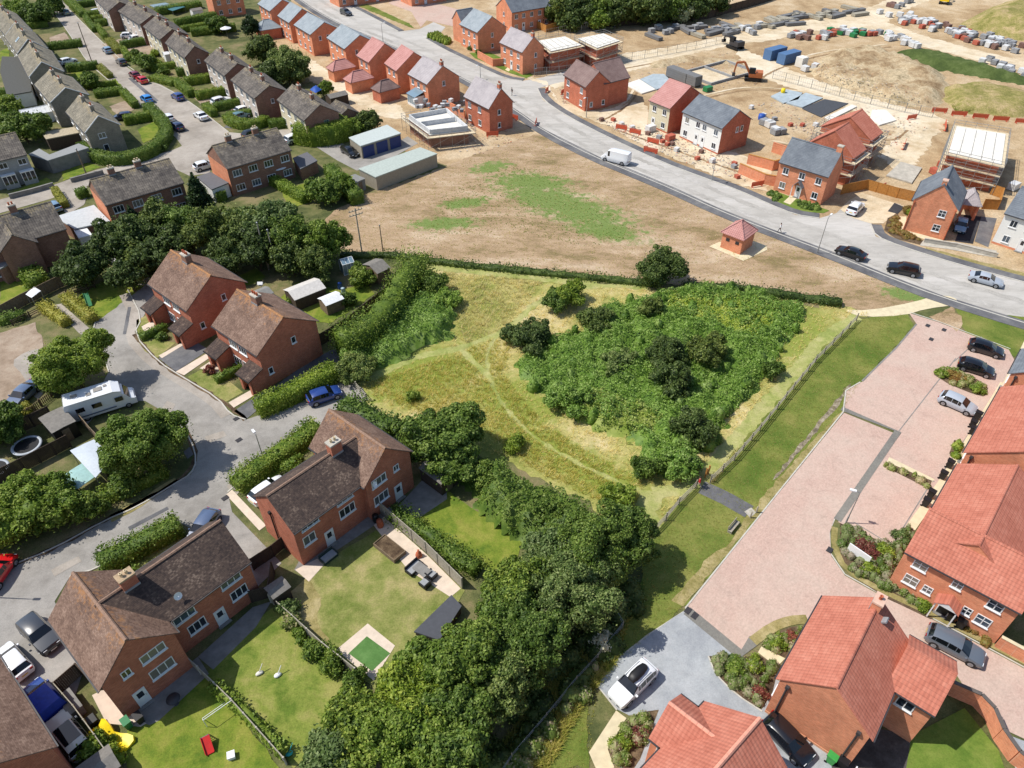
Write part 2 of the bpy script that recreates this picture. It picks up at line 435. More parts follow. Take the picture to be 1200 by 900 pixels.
G_fgreen = ground_mat('field_green', [srgb(112, 112, 66), srgb(88, 112, 52), srgb(76, 112, 44)], 0.12, 0.8, 5, .4)
G_mead = ground_mat('meadow_grass', [srgb(128, 134, 66), srgb(156, 153, 88), srgb(180, 168, 110), srgb(196, 180, 134)], 0.1, 0.5, 5.5, .36)
G_path = ground_mat('worn_grass_path', [srgb(134, 144, 76), srgb(156, 158, 96), srgb(172, 168, 114)], 0.3, 1.2, 6, .25)
G_mown = ground_mat('mown_grass', [srgb(84, 104, 40), srgb(108, 118, 54), srgb(128, 128, 68)], 0.16, 0.7, 7, .3, stretch=(1, 1, 1))
G_lawn = ground_mat('lawn', [srgb(84, 108, 36), srgb(112, 126, 46), srgb(134, 136, 62)], 0.3, 1.3, 9, .3)
G_dlawn = ground_mat('dry_lawn', [srgb(104, 116, 54), srgb(132, 134, 76), srgb(158, 148, 100)], 0.3, 1.1, 8, .3)
G_mlawn = ground_mat('mid_lawn', [srgb(92, 112, 42), srgb(122, 132, 60), srgb(144, 142, 80)], 0.3, 1.2, 9, .3)
G_flawn = ground_mat('fresh_turf', [srgb(86, 110, 42), srgb(102, 122, 50), srgb(116, 130, 60)], 0.4, 1.6, 9, .2)
G_art = ground_mat('artificial_turf', [srgb(76, 112, 58), srgb(86, 122, 66), srgb(96, 130, 74)], 0.5, 1.4, 9, .15)
G_asph = ground_mat('old_asphalt', [srgb(134, 130, 124), srgb(150, 146, 140), srgb(162, 157, 150)], 0.12, 0.8, 9, .16)
G_asphw = ground_mat('warm_asphalt', [srgb(146, 138, 128), srgb(160, 152, 142), srgb(172, 164, 154)], 0.12, 0.8, 9, .16)
G_newroad = ground_mat('new_road', [srgb(164, 160, 153), srgb(178, 174, 167), srgb(188, 184, 178)], 0.05, 0.4, 6, .12, stretch=(1, 3.5, 1), rot=R_(30))
G_wear = ground_mat('road_wear', [srgb(158, 154, 147), srgb(171, 167, 160), srgb(182, 178, 172)], .1, .6, 6, .2)
G_foot = ground_mat('dark_footway', [srgb(90, 90, 93), srgb(104, 104, 106), srgb(120, 119, 118)], 0.2, 1.0, 9, .16)
G_blue = ground_mat('grey_court', [srgb(146, 150, 154), srgb(158, 162, 165), srgb(168, 171, 173)], 0.25, 1.2, 9, .16)
G_black = ground_mat('fresh_tarmac', [srgb(50, 50, 54), srgb(60, 60, 64), srgb(70, 70, 72)], 0.3, 1.2, 9, .2)
G_brown = ground_mat('brown_gravel', [srgb(140, 122, 104), srgb(156, 138, 120), srgb(168, 152, 134)], 0.3, 1.2, 11, .25)
G_bed = ground_mat('bed_soil', [srgb(70, 56, 44), srgb(96, 80, 62), srgb(120, 102, 80)], 0.6, 2.5, 10, .35)
G_strawk = ground_mat('dry_verge', [srgb(128, 120, 72), srgb(150, 138, 92), srgb(168, 154, 112)], 0.4, 1.6, 9, .3)
def paving_mat(name, c1, c2, c3, rot, size=(0.2, 0.1)):
 m, nt, b = newmat(name)
 v = mapping(nt, coords(nt), (1, 1, 1), (0, 0, -R_(rot)))
 t = N(nt, 'ShaderNodeTexBrick', i_Color1=c1, i_Color2=c2, i_Mortar=tuple(c * .85 for c in c1[:3]) + (1,), i_Scale=1.0)
 t.inputs['Brick Width'].default_value = size[0]; t.inputs['Row Height'].default_value = size[1]; t.inputs['Mortar Size'].default_value = 0.006
 nt.links.new(v, t.inputs['Vector'])
 a = noise(nt, v, 0.22, 5, 0.65, 0.4); g = noise(nt, v, 5, 4, .7)
 col = mixrgb(nt, ramp(nt, a, [(0.38, 0.0), (0.68, 0.75)]), t.outputs[0], c3)
 col = mixrgb(nt, 1.0, col, ramp(nt, noise(nt, v, .5, 6, .7, 1.5), [(.4, 1.05), (.56, 1.0), (.74, .84)]), 'MULTIPLY')
 nt.links.new(mixrgb(nt, 1.0, col, ramp(nt, g, [(0.3, .86), (.7, 1.1)]), 'MULTIPLY'), b.inputs['Base Color'])
 b.inputs['Roughness'].default_value = 0.9; b.inputs['Specular IOR Level'].default_value = .2
 MATS[name] = m; return m
G_pink = paving_mat('pink_block_paving', srgb(192, 165, 151), srgb(182, 154, 141), srgb(190, 171, 157), 48)
G_strip = paving_mat('grey_block_paving', srgb(124, 122, 116), srgb(110, 108, 104), srgb(132, 130, 122), 48)
m = MB(); nx, ny = 12, 12
m.add([(-900, -60, 0), (900, -60, 0), (900, 1500, 0), (-900, 1500, 0)], [(0, 1, 2, 3)])
tag(m.build('ground', [G_base]), kind='structure')
sheet('construction_ground', [(380, -60), (330, 20), (296, 30), (330, 70), (385, 110), (420, 140), (470, 175), (540, 200), (625, 165), (760, 215), (1010, 300), (1300, 400), (1500, 300), (1500, -60)], G_dirt, 1, .5)
sheet('field', [(378, 262), (395, 245), (430, 228), (520, 196), (560, 180), (625, 158), (645, 160), (700, 188), (760, 212), (880, 262), (1000, 310), (1100, 350), (1060, 362), (1030, 368), (960, 352), (900, 344), (780, 334), (640, 320), (520, 306), (430, 299), (392, 290)], G_field, 2, .35)
blend_patches(G_field, srgb(104, 126, 64), [((660, 240), (28, 10), -40), ((622, 214), (14, 8), -10), ((705, 268), (13, 6), -30), ((520, 262), (11, 4), 5), ((545, 238), (9, 3.5), 20), ((1062, 346), (7, 3), -30), ((575, 196), (8, 4), 30)], .75, 1.22, 1.5)
blend_patches(G_mead, srgb(124, 136, 58), [((500, 440), (16, 8), 20), ((600, 470), (12, 7), -30), ((700, 555), (10, 5), -30), ((930, 400), (14, 5), 45), ((640, 520), (9, 5), -30)], .5, 1.12, 1.5)
sheet('meadow', [(392, 455), (400, 420), (470, 330), (495, 310), (640, 320), (780, 335), (960, 352), (1035, 368), (1000, 372), (960, 400), (900, 470), (845, 540), (825, 568), (790, 592), (775, 625), (740, 625), (690, 590), (600, 545), (540, 530), (470, 500), (430, 475)], G_mead, 3, .5)
sheet('mown_grass_strip', [(1005, 374), (1062, 366), (1072, 380), (1050, 407), (1010, 447), (990, 455), (988, 484), (925, 562), (800, 714), (770, 742), (720, 778), (690, 815), (690, 900), (560, 900), (620, 840), (700, 760), (745, 690), (770, 625), (790, 595), (830, 562), (905, 470), (960, 408)], G_mown, 4, .25)
sheet('mown_grass_strip', [(1130, 390), (1120, 362), (1200, 372), (1260, 400), (1240, 440), (1185, 416)], G_mown, 4, .2)
sheet('dry_verge', [(1090, 372), (1115, 358), (1128, 375), (1122, 388)], G_field, 5, .3)
sheet('hedge_base', [(385, 300), (430, 296), (640, 318), (780, 333), (905, 345), (960, 356), (960, 362), (905, 352), (780, 342), (640, 327), (520, 312), (400, 306)], G_base, 5, .25)
WALKS = (([(540, 408), (480, 420), (440, 442), (415, 452)], 1.2, 5), ([(540, 408), (600, 385), (630, 350), (700, 333), (760, 338)], 1.0, 5), ([(600, 385), (575, 400), (568, 430), (585, 470), (615, 505), (660, 535), (700, 555), (745, 575), (765, 578)], .5, 6), ([(540, 410), (570, 440)], .9, 6),
     ([(765, 578), (800, 575), (825, 560), (870, 505), (920, 450), (965, 395), (1005, 372)], 1.7, 5), ([(765, 578), (755, 600), (762, 620)], 2.2, 5), ([(500, 312), (560, 318), (640, 326), (700, 333)], 2.0, 6))
for px_, wd, lv in WALKS:
 tag(strip('footpath', px_, wd, G_path, lv, 2, .25), kind='structure')
for px_ in ([(905, 165), (960, 175), (1010, 200)], [(760, 130), (830, 110), (880, 100), (960, 110)], [(880, 96), (900, 80), (960, 60), (1040, 52)], [(680, 84), (740, 76), (800, 62)], [(1000, 150), (1040, 165), (1060, 150)], [(720, 150), (800, 178), (880, 205)], [(700, 140), (735, 120), (745, 100)]):
 strip('tyre_track', px_, .6, G_haul, 6, 2, .12); strip('tyre_track', [(x + 4, y + 3) for x, y in px_], .6, G_spoil0, 6, 2, .12)
sheet('road', [(40, -20), (60, 10), (85, 45), (103, 74), (125, 92), (140, 105), (160, 120), (175, 130), (190, 147), (205, 160), (214, 172), (224, 206), (245, 203), (262, 172), (300, 165), (345, 160), (362, 150), (330, 152), (290, 157), (268, 155), (240, 132), (217, 115), (190, 100), (160, 87), (140, 72), (120, 50), (100, 30), (82, 12), (68, -20)], G_asphw, 3)
sheet('road', [(-80, 256), (0, 234), (60, 218), (110, 200), (150, 190), (200, 177), (216, 170), (226, 208), (200, 196), (150, 207), (105, 217), (60, 233), (0, 250), (-80, 274)], G_asphw, 4)
sheet('driveway', [(362, 152), (385, 160), (420, 178), (440, 180), (478, 160), (490, 168), (440, 196), (418, 200), (395, 188), (370, 172)], G_asph, 4)
sheet('road', [(150, 325), (180, 325), (180, 350), (167, 373), (157, 390), (163, 405), (185, 424), (217, 444), (233, 453), (256, 467), (270, 486), (288, 492), (330, 478), (400, 447), (425, 455), (432, 468), (404, 482), (374, 504), (330, 530), (300, 547), (267, 577), (272, 600), (330, 660), (300, 690), (255, 660), (225, 620), (208, 611), (160, 640), (115, 666), (82, 676), (64, 705), (100, 780), (80, 840), (60, 900), (-60, 900), (-60, 690), (0, 668), (60, 645), (125, 609), (160, 595), (207, 566), (224, 556), (231, 540), (224, 515), (205, 490), (170, 470), (128, 470), (100, 500), (84, 486), (120, 450), (128, 435), (122, 418), (108, 392), (112, 378), (135, 352)], G_asph, 3)
sheet('footpath', [(62, 358), (72, 356), (106, 386), (112, 396), (104, 398), (92, 390)], G_asphw, 4)
sheet('gravel_drive', [(-30, 410), (0, 390), (40, 378), (52, 400), (45, 430), (30, 455), (10, 490), (-40, 490)], G_brown, 3, .2)
sheet('footpath', [(12, 425), (30, 412), (50, 408), (56, 440), (48, 470), (36, 462), (28, 440)], G_asphw, 4, smooth=1)
for px_ in ([(150, 340), (167, 373), (157, 392), (185, 424), (217, 444), (256, 467), (270, 486), (288, 492)], [(0, 668), (60, 645), (125, 609), (160, 595), (207, 566), (224, 556), (231, 540), (224, 515), (205, 490)], [(267, 577), (300, 547), (330, 530), (374, 504)], [(205, 612), (160, 640), (115, 666), (82, 676)], [(112, 378), (108, 392), (122, 418), (128, 437)],
   [(60, 10), (85, 45), (103, 74), (140, 105), (175, 130), (205, 160)], [(82, 12), (120, 50), (160, 87), (217, 115), (268, 155)]):
 kerb(px_, .1, .15)
strip('footpath', [(145, 345), (160, 373), (150, 395), (178, 426), (212, 447), (250, 470), (265, 488)], 1.2, G_asphw, 5, 1)
strip('road_join', [(300, 486), (350, 468), (404, 448)], .25, G_foot, 5) if False else None
for q in ([(196, 470), (206, 474), (200, 484), (190, 479)], [(240, 512), (262, 505), (266, 511), (244, 519)], [(150, 360), (154, 360), (148, 392), (144, 392)], [(150, 618), (196, 594), (198, 597), (152, 622)], [(60, 668), (92, 652), (96, 658), (64, 676)], [(196, 128), (202, 126), (216, 142), (210, 145)], [(150, 92), (154, 91), (186, 118), (182, 120)], [(215, 530), (222, 524), (228, 532), (220, 538)]): sheet('road_patch', q, G_foot if q[0][0] % 4 else G_asphw, 5)
for q in ([(157, 392), (185, 424), (217, 444), (256, 467), (288, 492)], [(0, 668), (60, 645), (125, 609), (207, 566), (231, 540), (224, 515), (205, 490)], [(205, 612), (160, 640), (115, 666)]): strip('gutter', q, .5, G_bed, 5, 1, .12)
sheet('road_patch', [(266, 570), (288, 545), (302, 552), (275, 583)], G_asphw, 4); sheet('road_patch', [(180, 372), (192, 396), (186, 398), (176, 376)], G_foot, 4)
FAR = [(372, -16), (395, 0), (430, 17), (467, 37)]
FAR2 = [(498, 45), (520, 58), (543, 69), (567, 81), (592, 92), (612, 95)]
FAR3 = [(630, 104), (636, 117), (662, 135), (712, 161), (775, 190), (820, 207), (865, 223), (900, 239), (932, 252), (960, 256)]
FAR4 = [(1020, 263), (1026, 277), (1055, 289), (1125, 311), (1200, 331), (1300, 357)]
NEAR = [(330, -16), (355, 3), (378, 18), (405, 32), (450, 50), (500, 73), (550, 96), (605, 130), (640, 156), (700, 186), (740, 202), (790, 223), (840, 246), (900, 270), (975, 298), (1040, 325), (1100, 348), (1200, 379), (1300, 408)]
sheet('road', FAR + [(492, 34), (508, 26), (522, 32), (515, 40), (505, 44)] + FAR2 + [(640, 90), (668, 82), (680, 92), (650, 98)] + FAR3 + [(980, 250), (992, 238), (1010, 228), (1056, 240), (1040, 252)] + FAR4 + NEAR[::-1], G_newroad, 4)
sheet('haul_road', [(630, 92), (700, 74), (735, 62), (780, 56), (860, 40), (910, 30), (960, 22), (1020, 8), (1060, -8), (1110, -8), (1050, 16), (1040, 26), (1075, 40), (1130, 55), (1200, 72), (1300, 90), (1300, 104), (1200, 84), (1110, 62), (1030, 42), (980, 32), (900, 48), (860, 52), (790, 68), (745, 82), (690, 92), (650, 104)], G_haul, 3, .5)
sheet('haul_road', [(860, 55), (905, 70), (930, 84), (990, 104), (1050, 124), (1095, 134), (1110, 142), (1085, 175), (1062, 205), (1030, 185), (1052, 150), (1020, 136), (960, 116), (900, 94), (870, 76)], G_haul, 4, .6)
for a, b, pp in (((640, 72), (700, 64), None),):
 sheet('site_yard', [(600, 86), (640, 100), (660, 130), (720, 150), (760, 150), (745, 120), (700, 130), (655, 120), (640, 95)], G_haul, 5, .4)
sheet('site_yard', [(700, 135), (755, 120), (770, 150), (850, 175), (905, 195), (900, 225), (860, 215), (800, 190), (740, 165)], G_haul, 5, .5)
def footway(px, w, mat=None, off=1):
 pts = [P(*p) for p in smooth_px(px, 1, False)]
 A, B = [], []
 for i, p in enumerate(pts):
  d = (pts[min(i + 1, len(pts) - 1)] - pts[max(i - 1, 0)]); d.normalize(); n = Vector((-d.y, d.x, 0)) * off
  A.append(tuple((p + n * .1)[:2])); B.append(tuple((p + n * w)[:2]))
 sheet('footpath', None, mat or G_foot, 0, world_pts=A + B[::-1], thick=0.1)
footway(NEAR, 1.7, off=-1)
for f in (FAR, FAR2, FAR3, FAR4): kerb(f, .12, .2); footway(f, 1.7, off=1)
def offset_px(px_, d):
 q = [P(*p) for p in smooth_px(px_, 1, False)]; out = []
 for i, p in enumerate(q):
  t = q[min(i + 1, len(q) - 1)] - q[max(i - 1, 0)]; t.normalize(); out.append((p.x - t.y * d, p.y + t.x * d))
 return out
for d in (2.2, 5.6): strip('tyre_wear', None, 1.1, G_wear, 6, 0, .25, world=offset_px(NEAR, d))
strip('gutter', None, .35, G_foot, 6, 0, .03, world=offset_px(NEAR, .3))
kerb(NEAR, .12, .2)
strip('kerb_channel', NEAR, .3, M_kerb, 6) if False else None
strip('road_marking', [(p[0] + 1, p[1] - 2.2) for p in NEAR[8:]], .28, G_foot, 5)
sheet('dry_verge', [(690, 150), (775, 186), (900, 234), (896, 226), (820, 196), (760, 172), (715, 150)], G_dirt, 5, .3) if False else None
sheet('new_footpath', [(985, 363), (1010, 372), (1060, 370), (1085, 362), (1125, 357), (1118, 348), (1098, 346), (1072, 354), (1020, 364)], M_slabs, 6, smooth=1)
sheet('driveway', [(500, 24), (535, 32), (560, 25), (540, 12), (510, 4), (470, -4), (455, 4), (482, 14), (493, 32)], G_pink, 5)
sheet('verge', [(420, 7), (460, 24), (486, 34), (480, 28), (450, 14), (430, 5)], G_mown, 6, .2)
sheet('front_lawn', [(550, 62), (575, 62), (605, 76), (625, 88), (617, 92), (598, 86), (575, 76), (556, 68)], G_flawn, 7)
for px_ in ([(592, 82), (598, 76), (602, 78), (596, 84)],): sheet('garden_path', px_, M_slabs, 8)
sheet('front_lawn', [(903, 222), (940, 236), (972, 247), (965, 250), (935, 248), (905, 236)], G_flawn, 6)
sheet('garden_path', [(930, 226), (938, 228), (926, 240), (918, 237)], M_slabs, 7)
sheet('driveway', [(985, 246), (995, 235), (1010, 226), (1060, 242), (1035, 262), (1020, 262), (1000, 256)], G_haul, 6)
sheet('tarmac_patch', [(1040, 248), (1048, 238), (1060, 243), (1052, 251)], G_black, 7)
sheet('driveway', [(1119, 283), (1130, 252), (1150, 254), (1140, 286)], G_black, 6); sheet('driveway', [(1142, 283), (1150, 254), (1168, 256), (1158, 290)], G_foot, 6)
sheet('footway_slope', [(1080, 282), (1120, 284), (1168, 294), (1165, 302), (1110, 292), (1078, 288)], G_conc if False else M_conc, 6)
sheet('planting_bed', [(1036, 270), (1040, 256), (1052, 250), (1058, 268), (1082, 282), (1078, 287), (1050, 280)], G_bed, 6); sheet('dry_verge', [(1085, 290), (1200, 320), (1200, 326), (1085, 294)], G_strawk, 6, .15)
sheet('paved_path', [(1052, 254), (1062, 254), (1062, 270), (1105, 282), (1100, 286), (1056, 272)], M_slabs, 7)
sheet('car_park', [(1065, 367), (1100, 378), (1182, 410), (1190, 425), (1172, 455), (1130, 535), (1092, 590), (1062, 617), (1046, 640), (1015, 628), (982, 612), (1056, 508), (990, 480), (991, 456), (1012, 447), (1050, 408), (1074, 380)], G_pink, 5)
sheet('car_park', [(989, 484), (1048, 508), (978, 606), (972, 625), (974, 652), (990, 675), (1035, 700), (1090, 725), (1150, 757), (1230, 800), (1260, 880), (1200, 866), (1155, 845), (1120, 790), (1080, 770), (1000, 735), (950, 727), (925, 728), (905, 738), (869, 764), (804, 712)], G_pink, 5)
strip('paving_strip', [(986, 479), (1052, 506), (981, 610)], 0.75, G_strip, 7)
strip('paving_strip', [(805, 716), (867, 767), (884, 750)], 1.0, G_strip, 7)
kerb([(1008, 448), (991, 458), (988, 483), (925, 561), (803, 713)], .08, .14, 0); kerb([(803, 713), (868, 763), (884, 749), (905, 737), (927, 727), (946, 725)], .02, .12, 0); kerb([(988, 485), (1047, 509), (979, 606), (972, 622), (973, 648), (990, 673), (1035, 698), (1090, 723), (1150, 755), (1230, 798)], .03, .12, 0)
kerb([(1066, 366), (1100, 377), (1184, 409)], .05, .12, 0); kerb([(1074, 380), (1050, 408), (1010, 447)], .06, .2, 0, M_gslab)
for a, b in (((1120, 420), (1052, 507)), ((1141, 500), (1100, 560)), ((1045, 547), (1095, 565)), ((1000, 612), (1046, 640)), ((1045, 640), (1086, 574)), ((1150, 395), (1118, 424))):
 strip('bay_line', [a, b], .1, M_gslab, 7)
sheet('paved_path', [(1172, 448), (1183, 452), (1172, 470), (1162, 480), (1140, 520), (1112, 565), (1072, 622), (1062, 616), (1098, 566), (1128, 520), (1146, 490), (1160, 468)], M_slabs, 8)
sheet('paved_path', [(1172, 455), (1190, 420), (1200, 400), (1210, 404), (1184, 452)], M_slabs, 7)
sheet('paved_path', [(1042, 536), (1095, 562), (1088, 570), (1038, 543)], M_slabs, 7)
sheet('planting_bed', [(1034, 546), (1042, 543), (1092, 564), (1088, 573)], G_bed, 8)
sheet('planting_bed', [(1096, 432), (1112, 430), (1156, 450), (1158, 462), (1150, 466), (1100, 446)], G_bed, 8, smooth=1)
sheet('planting_bed', [(1112, 532), (1118, 516), (1130, 520), (1122, 540)], G_bed, 9)
sheet('planting_bed', [(984, 613), (1046, 641), (1062, 616), (1074, 624), (1050, 660), (1040, 690), (1080, 712), (1100, 722), (1090, 726), (1036, 700), (1000, 676), (984, 652)], G_bed, 6)
strip('verge', [(978, 618), (977, 640), (990, 668), (1036, 694), (1092, 720), (1150, 750), (1220, 786)], .6, G_strawk, 7, 1)
strip('verge', [(882, 752), (905, 735), (926, 727), (946, 726)], .9, G_strawk, 7, 1)
sheet('planting_bed', [(892, 757), (905, 743), (925, 735), (945, 733), (938, 760), (925, 772), (912, 768)], G_bed, 6)
sheet('paved_path', [(888, 765), (892, 758), (920, 772), (910, 782)], M_slabs, 8)
sheet('grey_court', [(803, 716), (866, 767), (880, 775), (915, 800), (900, 838), (1000, 900), (1010, 940), (700, 940), (760, 850), (724, 832), (700, 803), (724, 773), (760, 745), (792, 722)], G_blue, 6)
sheet('planting_bed', [(830, 769), (840, 770), (870, 770), (890, 768), (912, 783), (905, 812), (892, 832), (860, 812), (838, 790)], G_bed, 8)
sheet('paved_path', [(722, 833), (734, 842), (712, 878), (720, 900), (700, 905), (690, 882)], M_slabs, 8)
sheet('planting_bed', [(735, 845), (750, 835), (772, 832), (750, 890), (740, 905), (720, 895), (712, 880)], G_bed, 7)
kerb([(830, 769), (838, 790), (862, 814), (893, 834)], .08, .12); kerb([(803, 716), (760, 744), (724, 772), (700, 803), (723, 832)], .05, .15, 0)
sheet('dry_verge', [(985, 484), (992, 478), (925, 561), (800, 712), (788, 705), (830, 652), (850, 640), (900, 575), (935, 535)], G_strawk, 5, .15)
strip('footpath', [(822, 571), (850, 584), (878, 600)], 1.9, G_foot, 7)
sheet('paved_path', [(872, 600), (880, 595), (886, 601), (879, 607)], M_conc, 8)
sheet('gravel_strip', [(1000, 446), (985, 462), (965, 486), (935, 525), (905, 562), (912, 560), (945, 520), (975, 484), (990, 464)], ground_mat('stony_strip', [srgb(96, 88, 76), srgb(136, 124, 106), srgb(170, 160, 142)], 1.2, 4, 14, .4), 6, .15)
sheet('dark_rear_bed', [(972, 882), (1010, 850), (1068, 862), (1062, 940), (980, 940)], ground_mat('dark_patio', [srgb(70, 66, 62), srgb(82, 78, 74), srgb(96, 92, 88)], .5, 2, 8, .2), 7)  # dark grey ground sheet at the rear of the house
sheet('lawn', [(1068, 862), (1130, 830), (1170, 880), (1190, 940), (1055, 940)], G_flawn, 7)
sheet('grey_court', [(1182, 862), (1230, 880), (1240, 940), (1195, 930)], G_blue, 7)
sheet('lawn', [(470, 600), (505, 560), (528, 578), (560, 600), (612, 636), (600, 668), (570, 668), (540, 645)], G_lawn, 4, .1)
sheet('dry_lawn', [(360, 680), (372, 664), (440, 622), (500, 655), (545, 692), (528, 720), (470, 780), (440, 810), (396, 770), (345, 735), (335, 700)], G_dlawn, 4, .1)
sheet('bare_soil', [(335, 700), (362, 675), (378, 700), (370, 730), (390, 760), (394, 768), (345, 730)], G_strawk, 5, .3)
sheet('patio', [(345, 668), (352, 655), (452, 590), (462, 600), (425, 625), (380, 655), (362, 680)], M_gslab, 5)
sheet('patio', [(362, 682), (346, 668), (372, 655), (380, 662)], M_lslab, 6)
sheet('garden_path', [(438, 616), (450, 606), (500, 650), (540, 690), (528, 700), (478, 668)], M_lslab, 6)
sheet('patio', [(455, 606), (505, 552), (522, 562), (524, 585), (490, 608)], M_gslab, 5)
sheet('paved_surround', [(394, 762), (431, 731), (463, 757), (438, 798)], M_lslab, 6); sheet('artificial_turf', [(408.7, 766), (430, 746), (457.5, 766), (436, 787)], G_art, 8)
sheet('lawn', [(238, 795), (260, 770), (290, 735), (320, 712), (345, 735), (400, 790), (430, 830), (345, 900), (330, 880)], G_mlawn, 4, .1)
sheet('lawn', [(150, 910), (150, 855), (185, 835), (235, 790), (290, 850), (335, 910)], G_lawn, 4, .1)
sheet('patio', [(145, 838), (155, 830), (232, 770), (245, 790), (186, 845), (175, 850)], M_gslab, 5); sheet('patio', [(108, 815), (122, 808), (145, 835), (172, 848), (165, 852), (125, 848)], M_lslab, 6)
sheet('patio', [(232, 770), (296, 712), (318, 705), (300, 735), (250, 785)], M_gslab, 5)
sheet('driveway', [(72, 812), (65, 755), (97, 792), (110, 812), (95, 830)], G_asph, 5) if False else None
sheet('lawn', [(0, 340), (0, 330), (25, 325), (50, 340), (40, 352), (0, 362)], G_lawn, 4, .1); sheet('lawn', [(85, 352), (120, 330), (170, 335), (120, 372), (108, 380)], G_lawn, 4, .15)
sheet('front_lawn', [(160, 375), (172, 370), (178, 378), (168, 392), (160, 390)], G_dlawn, 5); sheet('front_lawn', [(163, 402), (172, 396), (206, 402), (184, 420), (170, 412)], G_dlawn, 5)
sheet('driveway', [(186, 420), (225, 398), (245, 410), (206, 436)], G_foot, 5); sheet('garden_path', [(186, 417), (213, 402), (216, 404), (190, 420)], M_lslab, 6); sheet('driveway', [(206, 436), (250, 410), (254, 414), (216, 440)], M_lslab, 6)
sheet('garden_path', [(166, 383), (186, 372), (192, 378), (170, 392)], M_lslab, 6)
sheet('front_lawn', [(220, 442), (245, 428), (285, 460), (260, 474), (245, 462)], G_dlawn, 5); sheet('garden_path', [(234, 432), (252, 420), (270, 432), (262, 440)], M_lslab, 6)
sheet('garden_path', [(268, 472), (300, 454), (304, 460), (274, 478)], M_lslab, 6); sheet('driveway', [(274, 482), (310, 458), (322, 464), (288, 492)], G_foot, 5)
sheet('driveway', [(310, 462), (360, 425), (400, 405), (410, 418), (330, 468)], G_foot, 5)
sheet('lawn', [(390, 385), (430, 358), (445, 365), (402, 398)], G_lawn, 5); sheet('lawn', [(310, 365), (350, 330), (400, 340), (430, 330), (440, 345), (385, 380)], G_lawn, 4, .2); sheet('lawn', [(275, 325), (300, 315), (312, 325), (290, 335)], G_lawn, 5, .2)
sheet('pebble_path', [(265, 580), (272, 574), (312, 616), (304, 622)], M_lslab, 6); sheet('front_lawn', [(275, 575), (300, 553), (372, 508), (380, 516), (320, 560), (298, 580)], G_lawn, 5)
sheet('front_lawn', [(118, 670), (205, 625), (220, 640), (160, 690), (128, 690)], G_dlawn, 5)
sheet('dry_verge', [(128, 604), (160, 588), (205, 560), (210, 564), (165, 594), (132, 612)], G_strawk, 5, .15); sheet('verge', [(0, 640), (60, 610), (125, 575), (215, 520), (226, 545), (205, 563), (125, 606), (60, 640), (0, 664)], G_base, 4, .2)
for px_, mt in (([(72, 202), (100, 190), (118, 196), (75, 212)], G_lawn), ([(8, 228), (55, 208), (64, 216), (10, 230)], G_lawn), ([(162, 152), (185, 140), (192, 158), (168, 168)], G_lawn), ([(65, 236), (70, 224), (100, 214), (104, 230), (98, 240), (80, 252)], G_asphw), ([(0, 60), (10, 56), (12, 70), (0, 72)], G_lawn),
    ([(60, 170), (64, 158), (78, 150), (95, 160), (80, 172)], M_gslab), ([(128, 125), (150, 117), (158, 128), (140, 138)], G_brown), ([(65, 95), (95, 80), (105, 90), (80, 100)], G_lawn), ([(120, 52), (160, 40), (185, 60), (140, 75)], G_brown), ([(228, 115), (258, 105), (265, 112), (235, 122)], G_brown), ([(262, 150), (280, 136), (320, 140), (300, 152)], G_foot), ([(58, 44), (76, 38), (82, 46), (60, 54)], G_brown), ([(120, 100), (135, 92), (142, 100), (126, 108)], G_lawn), ([(270, 128), (300, 120), (305, 128), (275, 136)], G_brown), ([(330, 225), (370, 210), (380, 230), (340, 245)], G_lawn), ([(100, 282), (130, 268), (150, 285), (140, 300), (120, 300)], G_strawk)):
 sheet('garden_plot', px_, mt, 5, .15)
sheet('dirt_track', [(338, 62), (372, 92), (410, 118), (450, 138), (478, 140), (470, 124), (430, 112), (395, 90), (360, 66)], G_haul, 4, .4)
M_panes = [M_glass, M_glass, M_glass, glass('pane_sky', srgb(70, 84, 98)), glass('pane_curtain', srgb(120, 116, 108), .2), glass('pane_blind', srgb(86, 90, 94), .15)]
def fit_half(A, B, Rp, ze):
 a, b = P(A[0], A[1], ze), P(B[0], B[1], ze)
 u = (b - a); u.z = 0; u.normalize(); n = Vector((-u.y, u.x, 0))
 r = ray(*Rp); C = Vector((0, 0, CAM_H))
 M = Matrix(((n.x, 0, -r.x), (n.y, 0, -r.y), (0, 1, -r.z)))
 s = M.inverted() @ (C - a)
 return s[0], s[1]
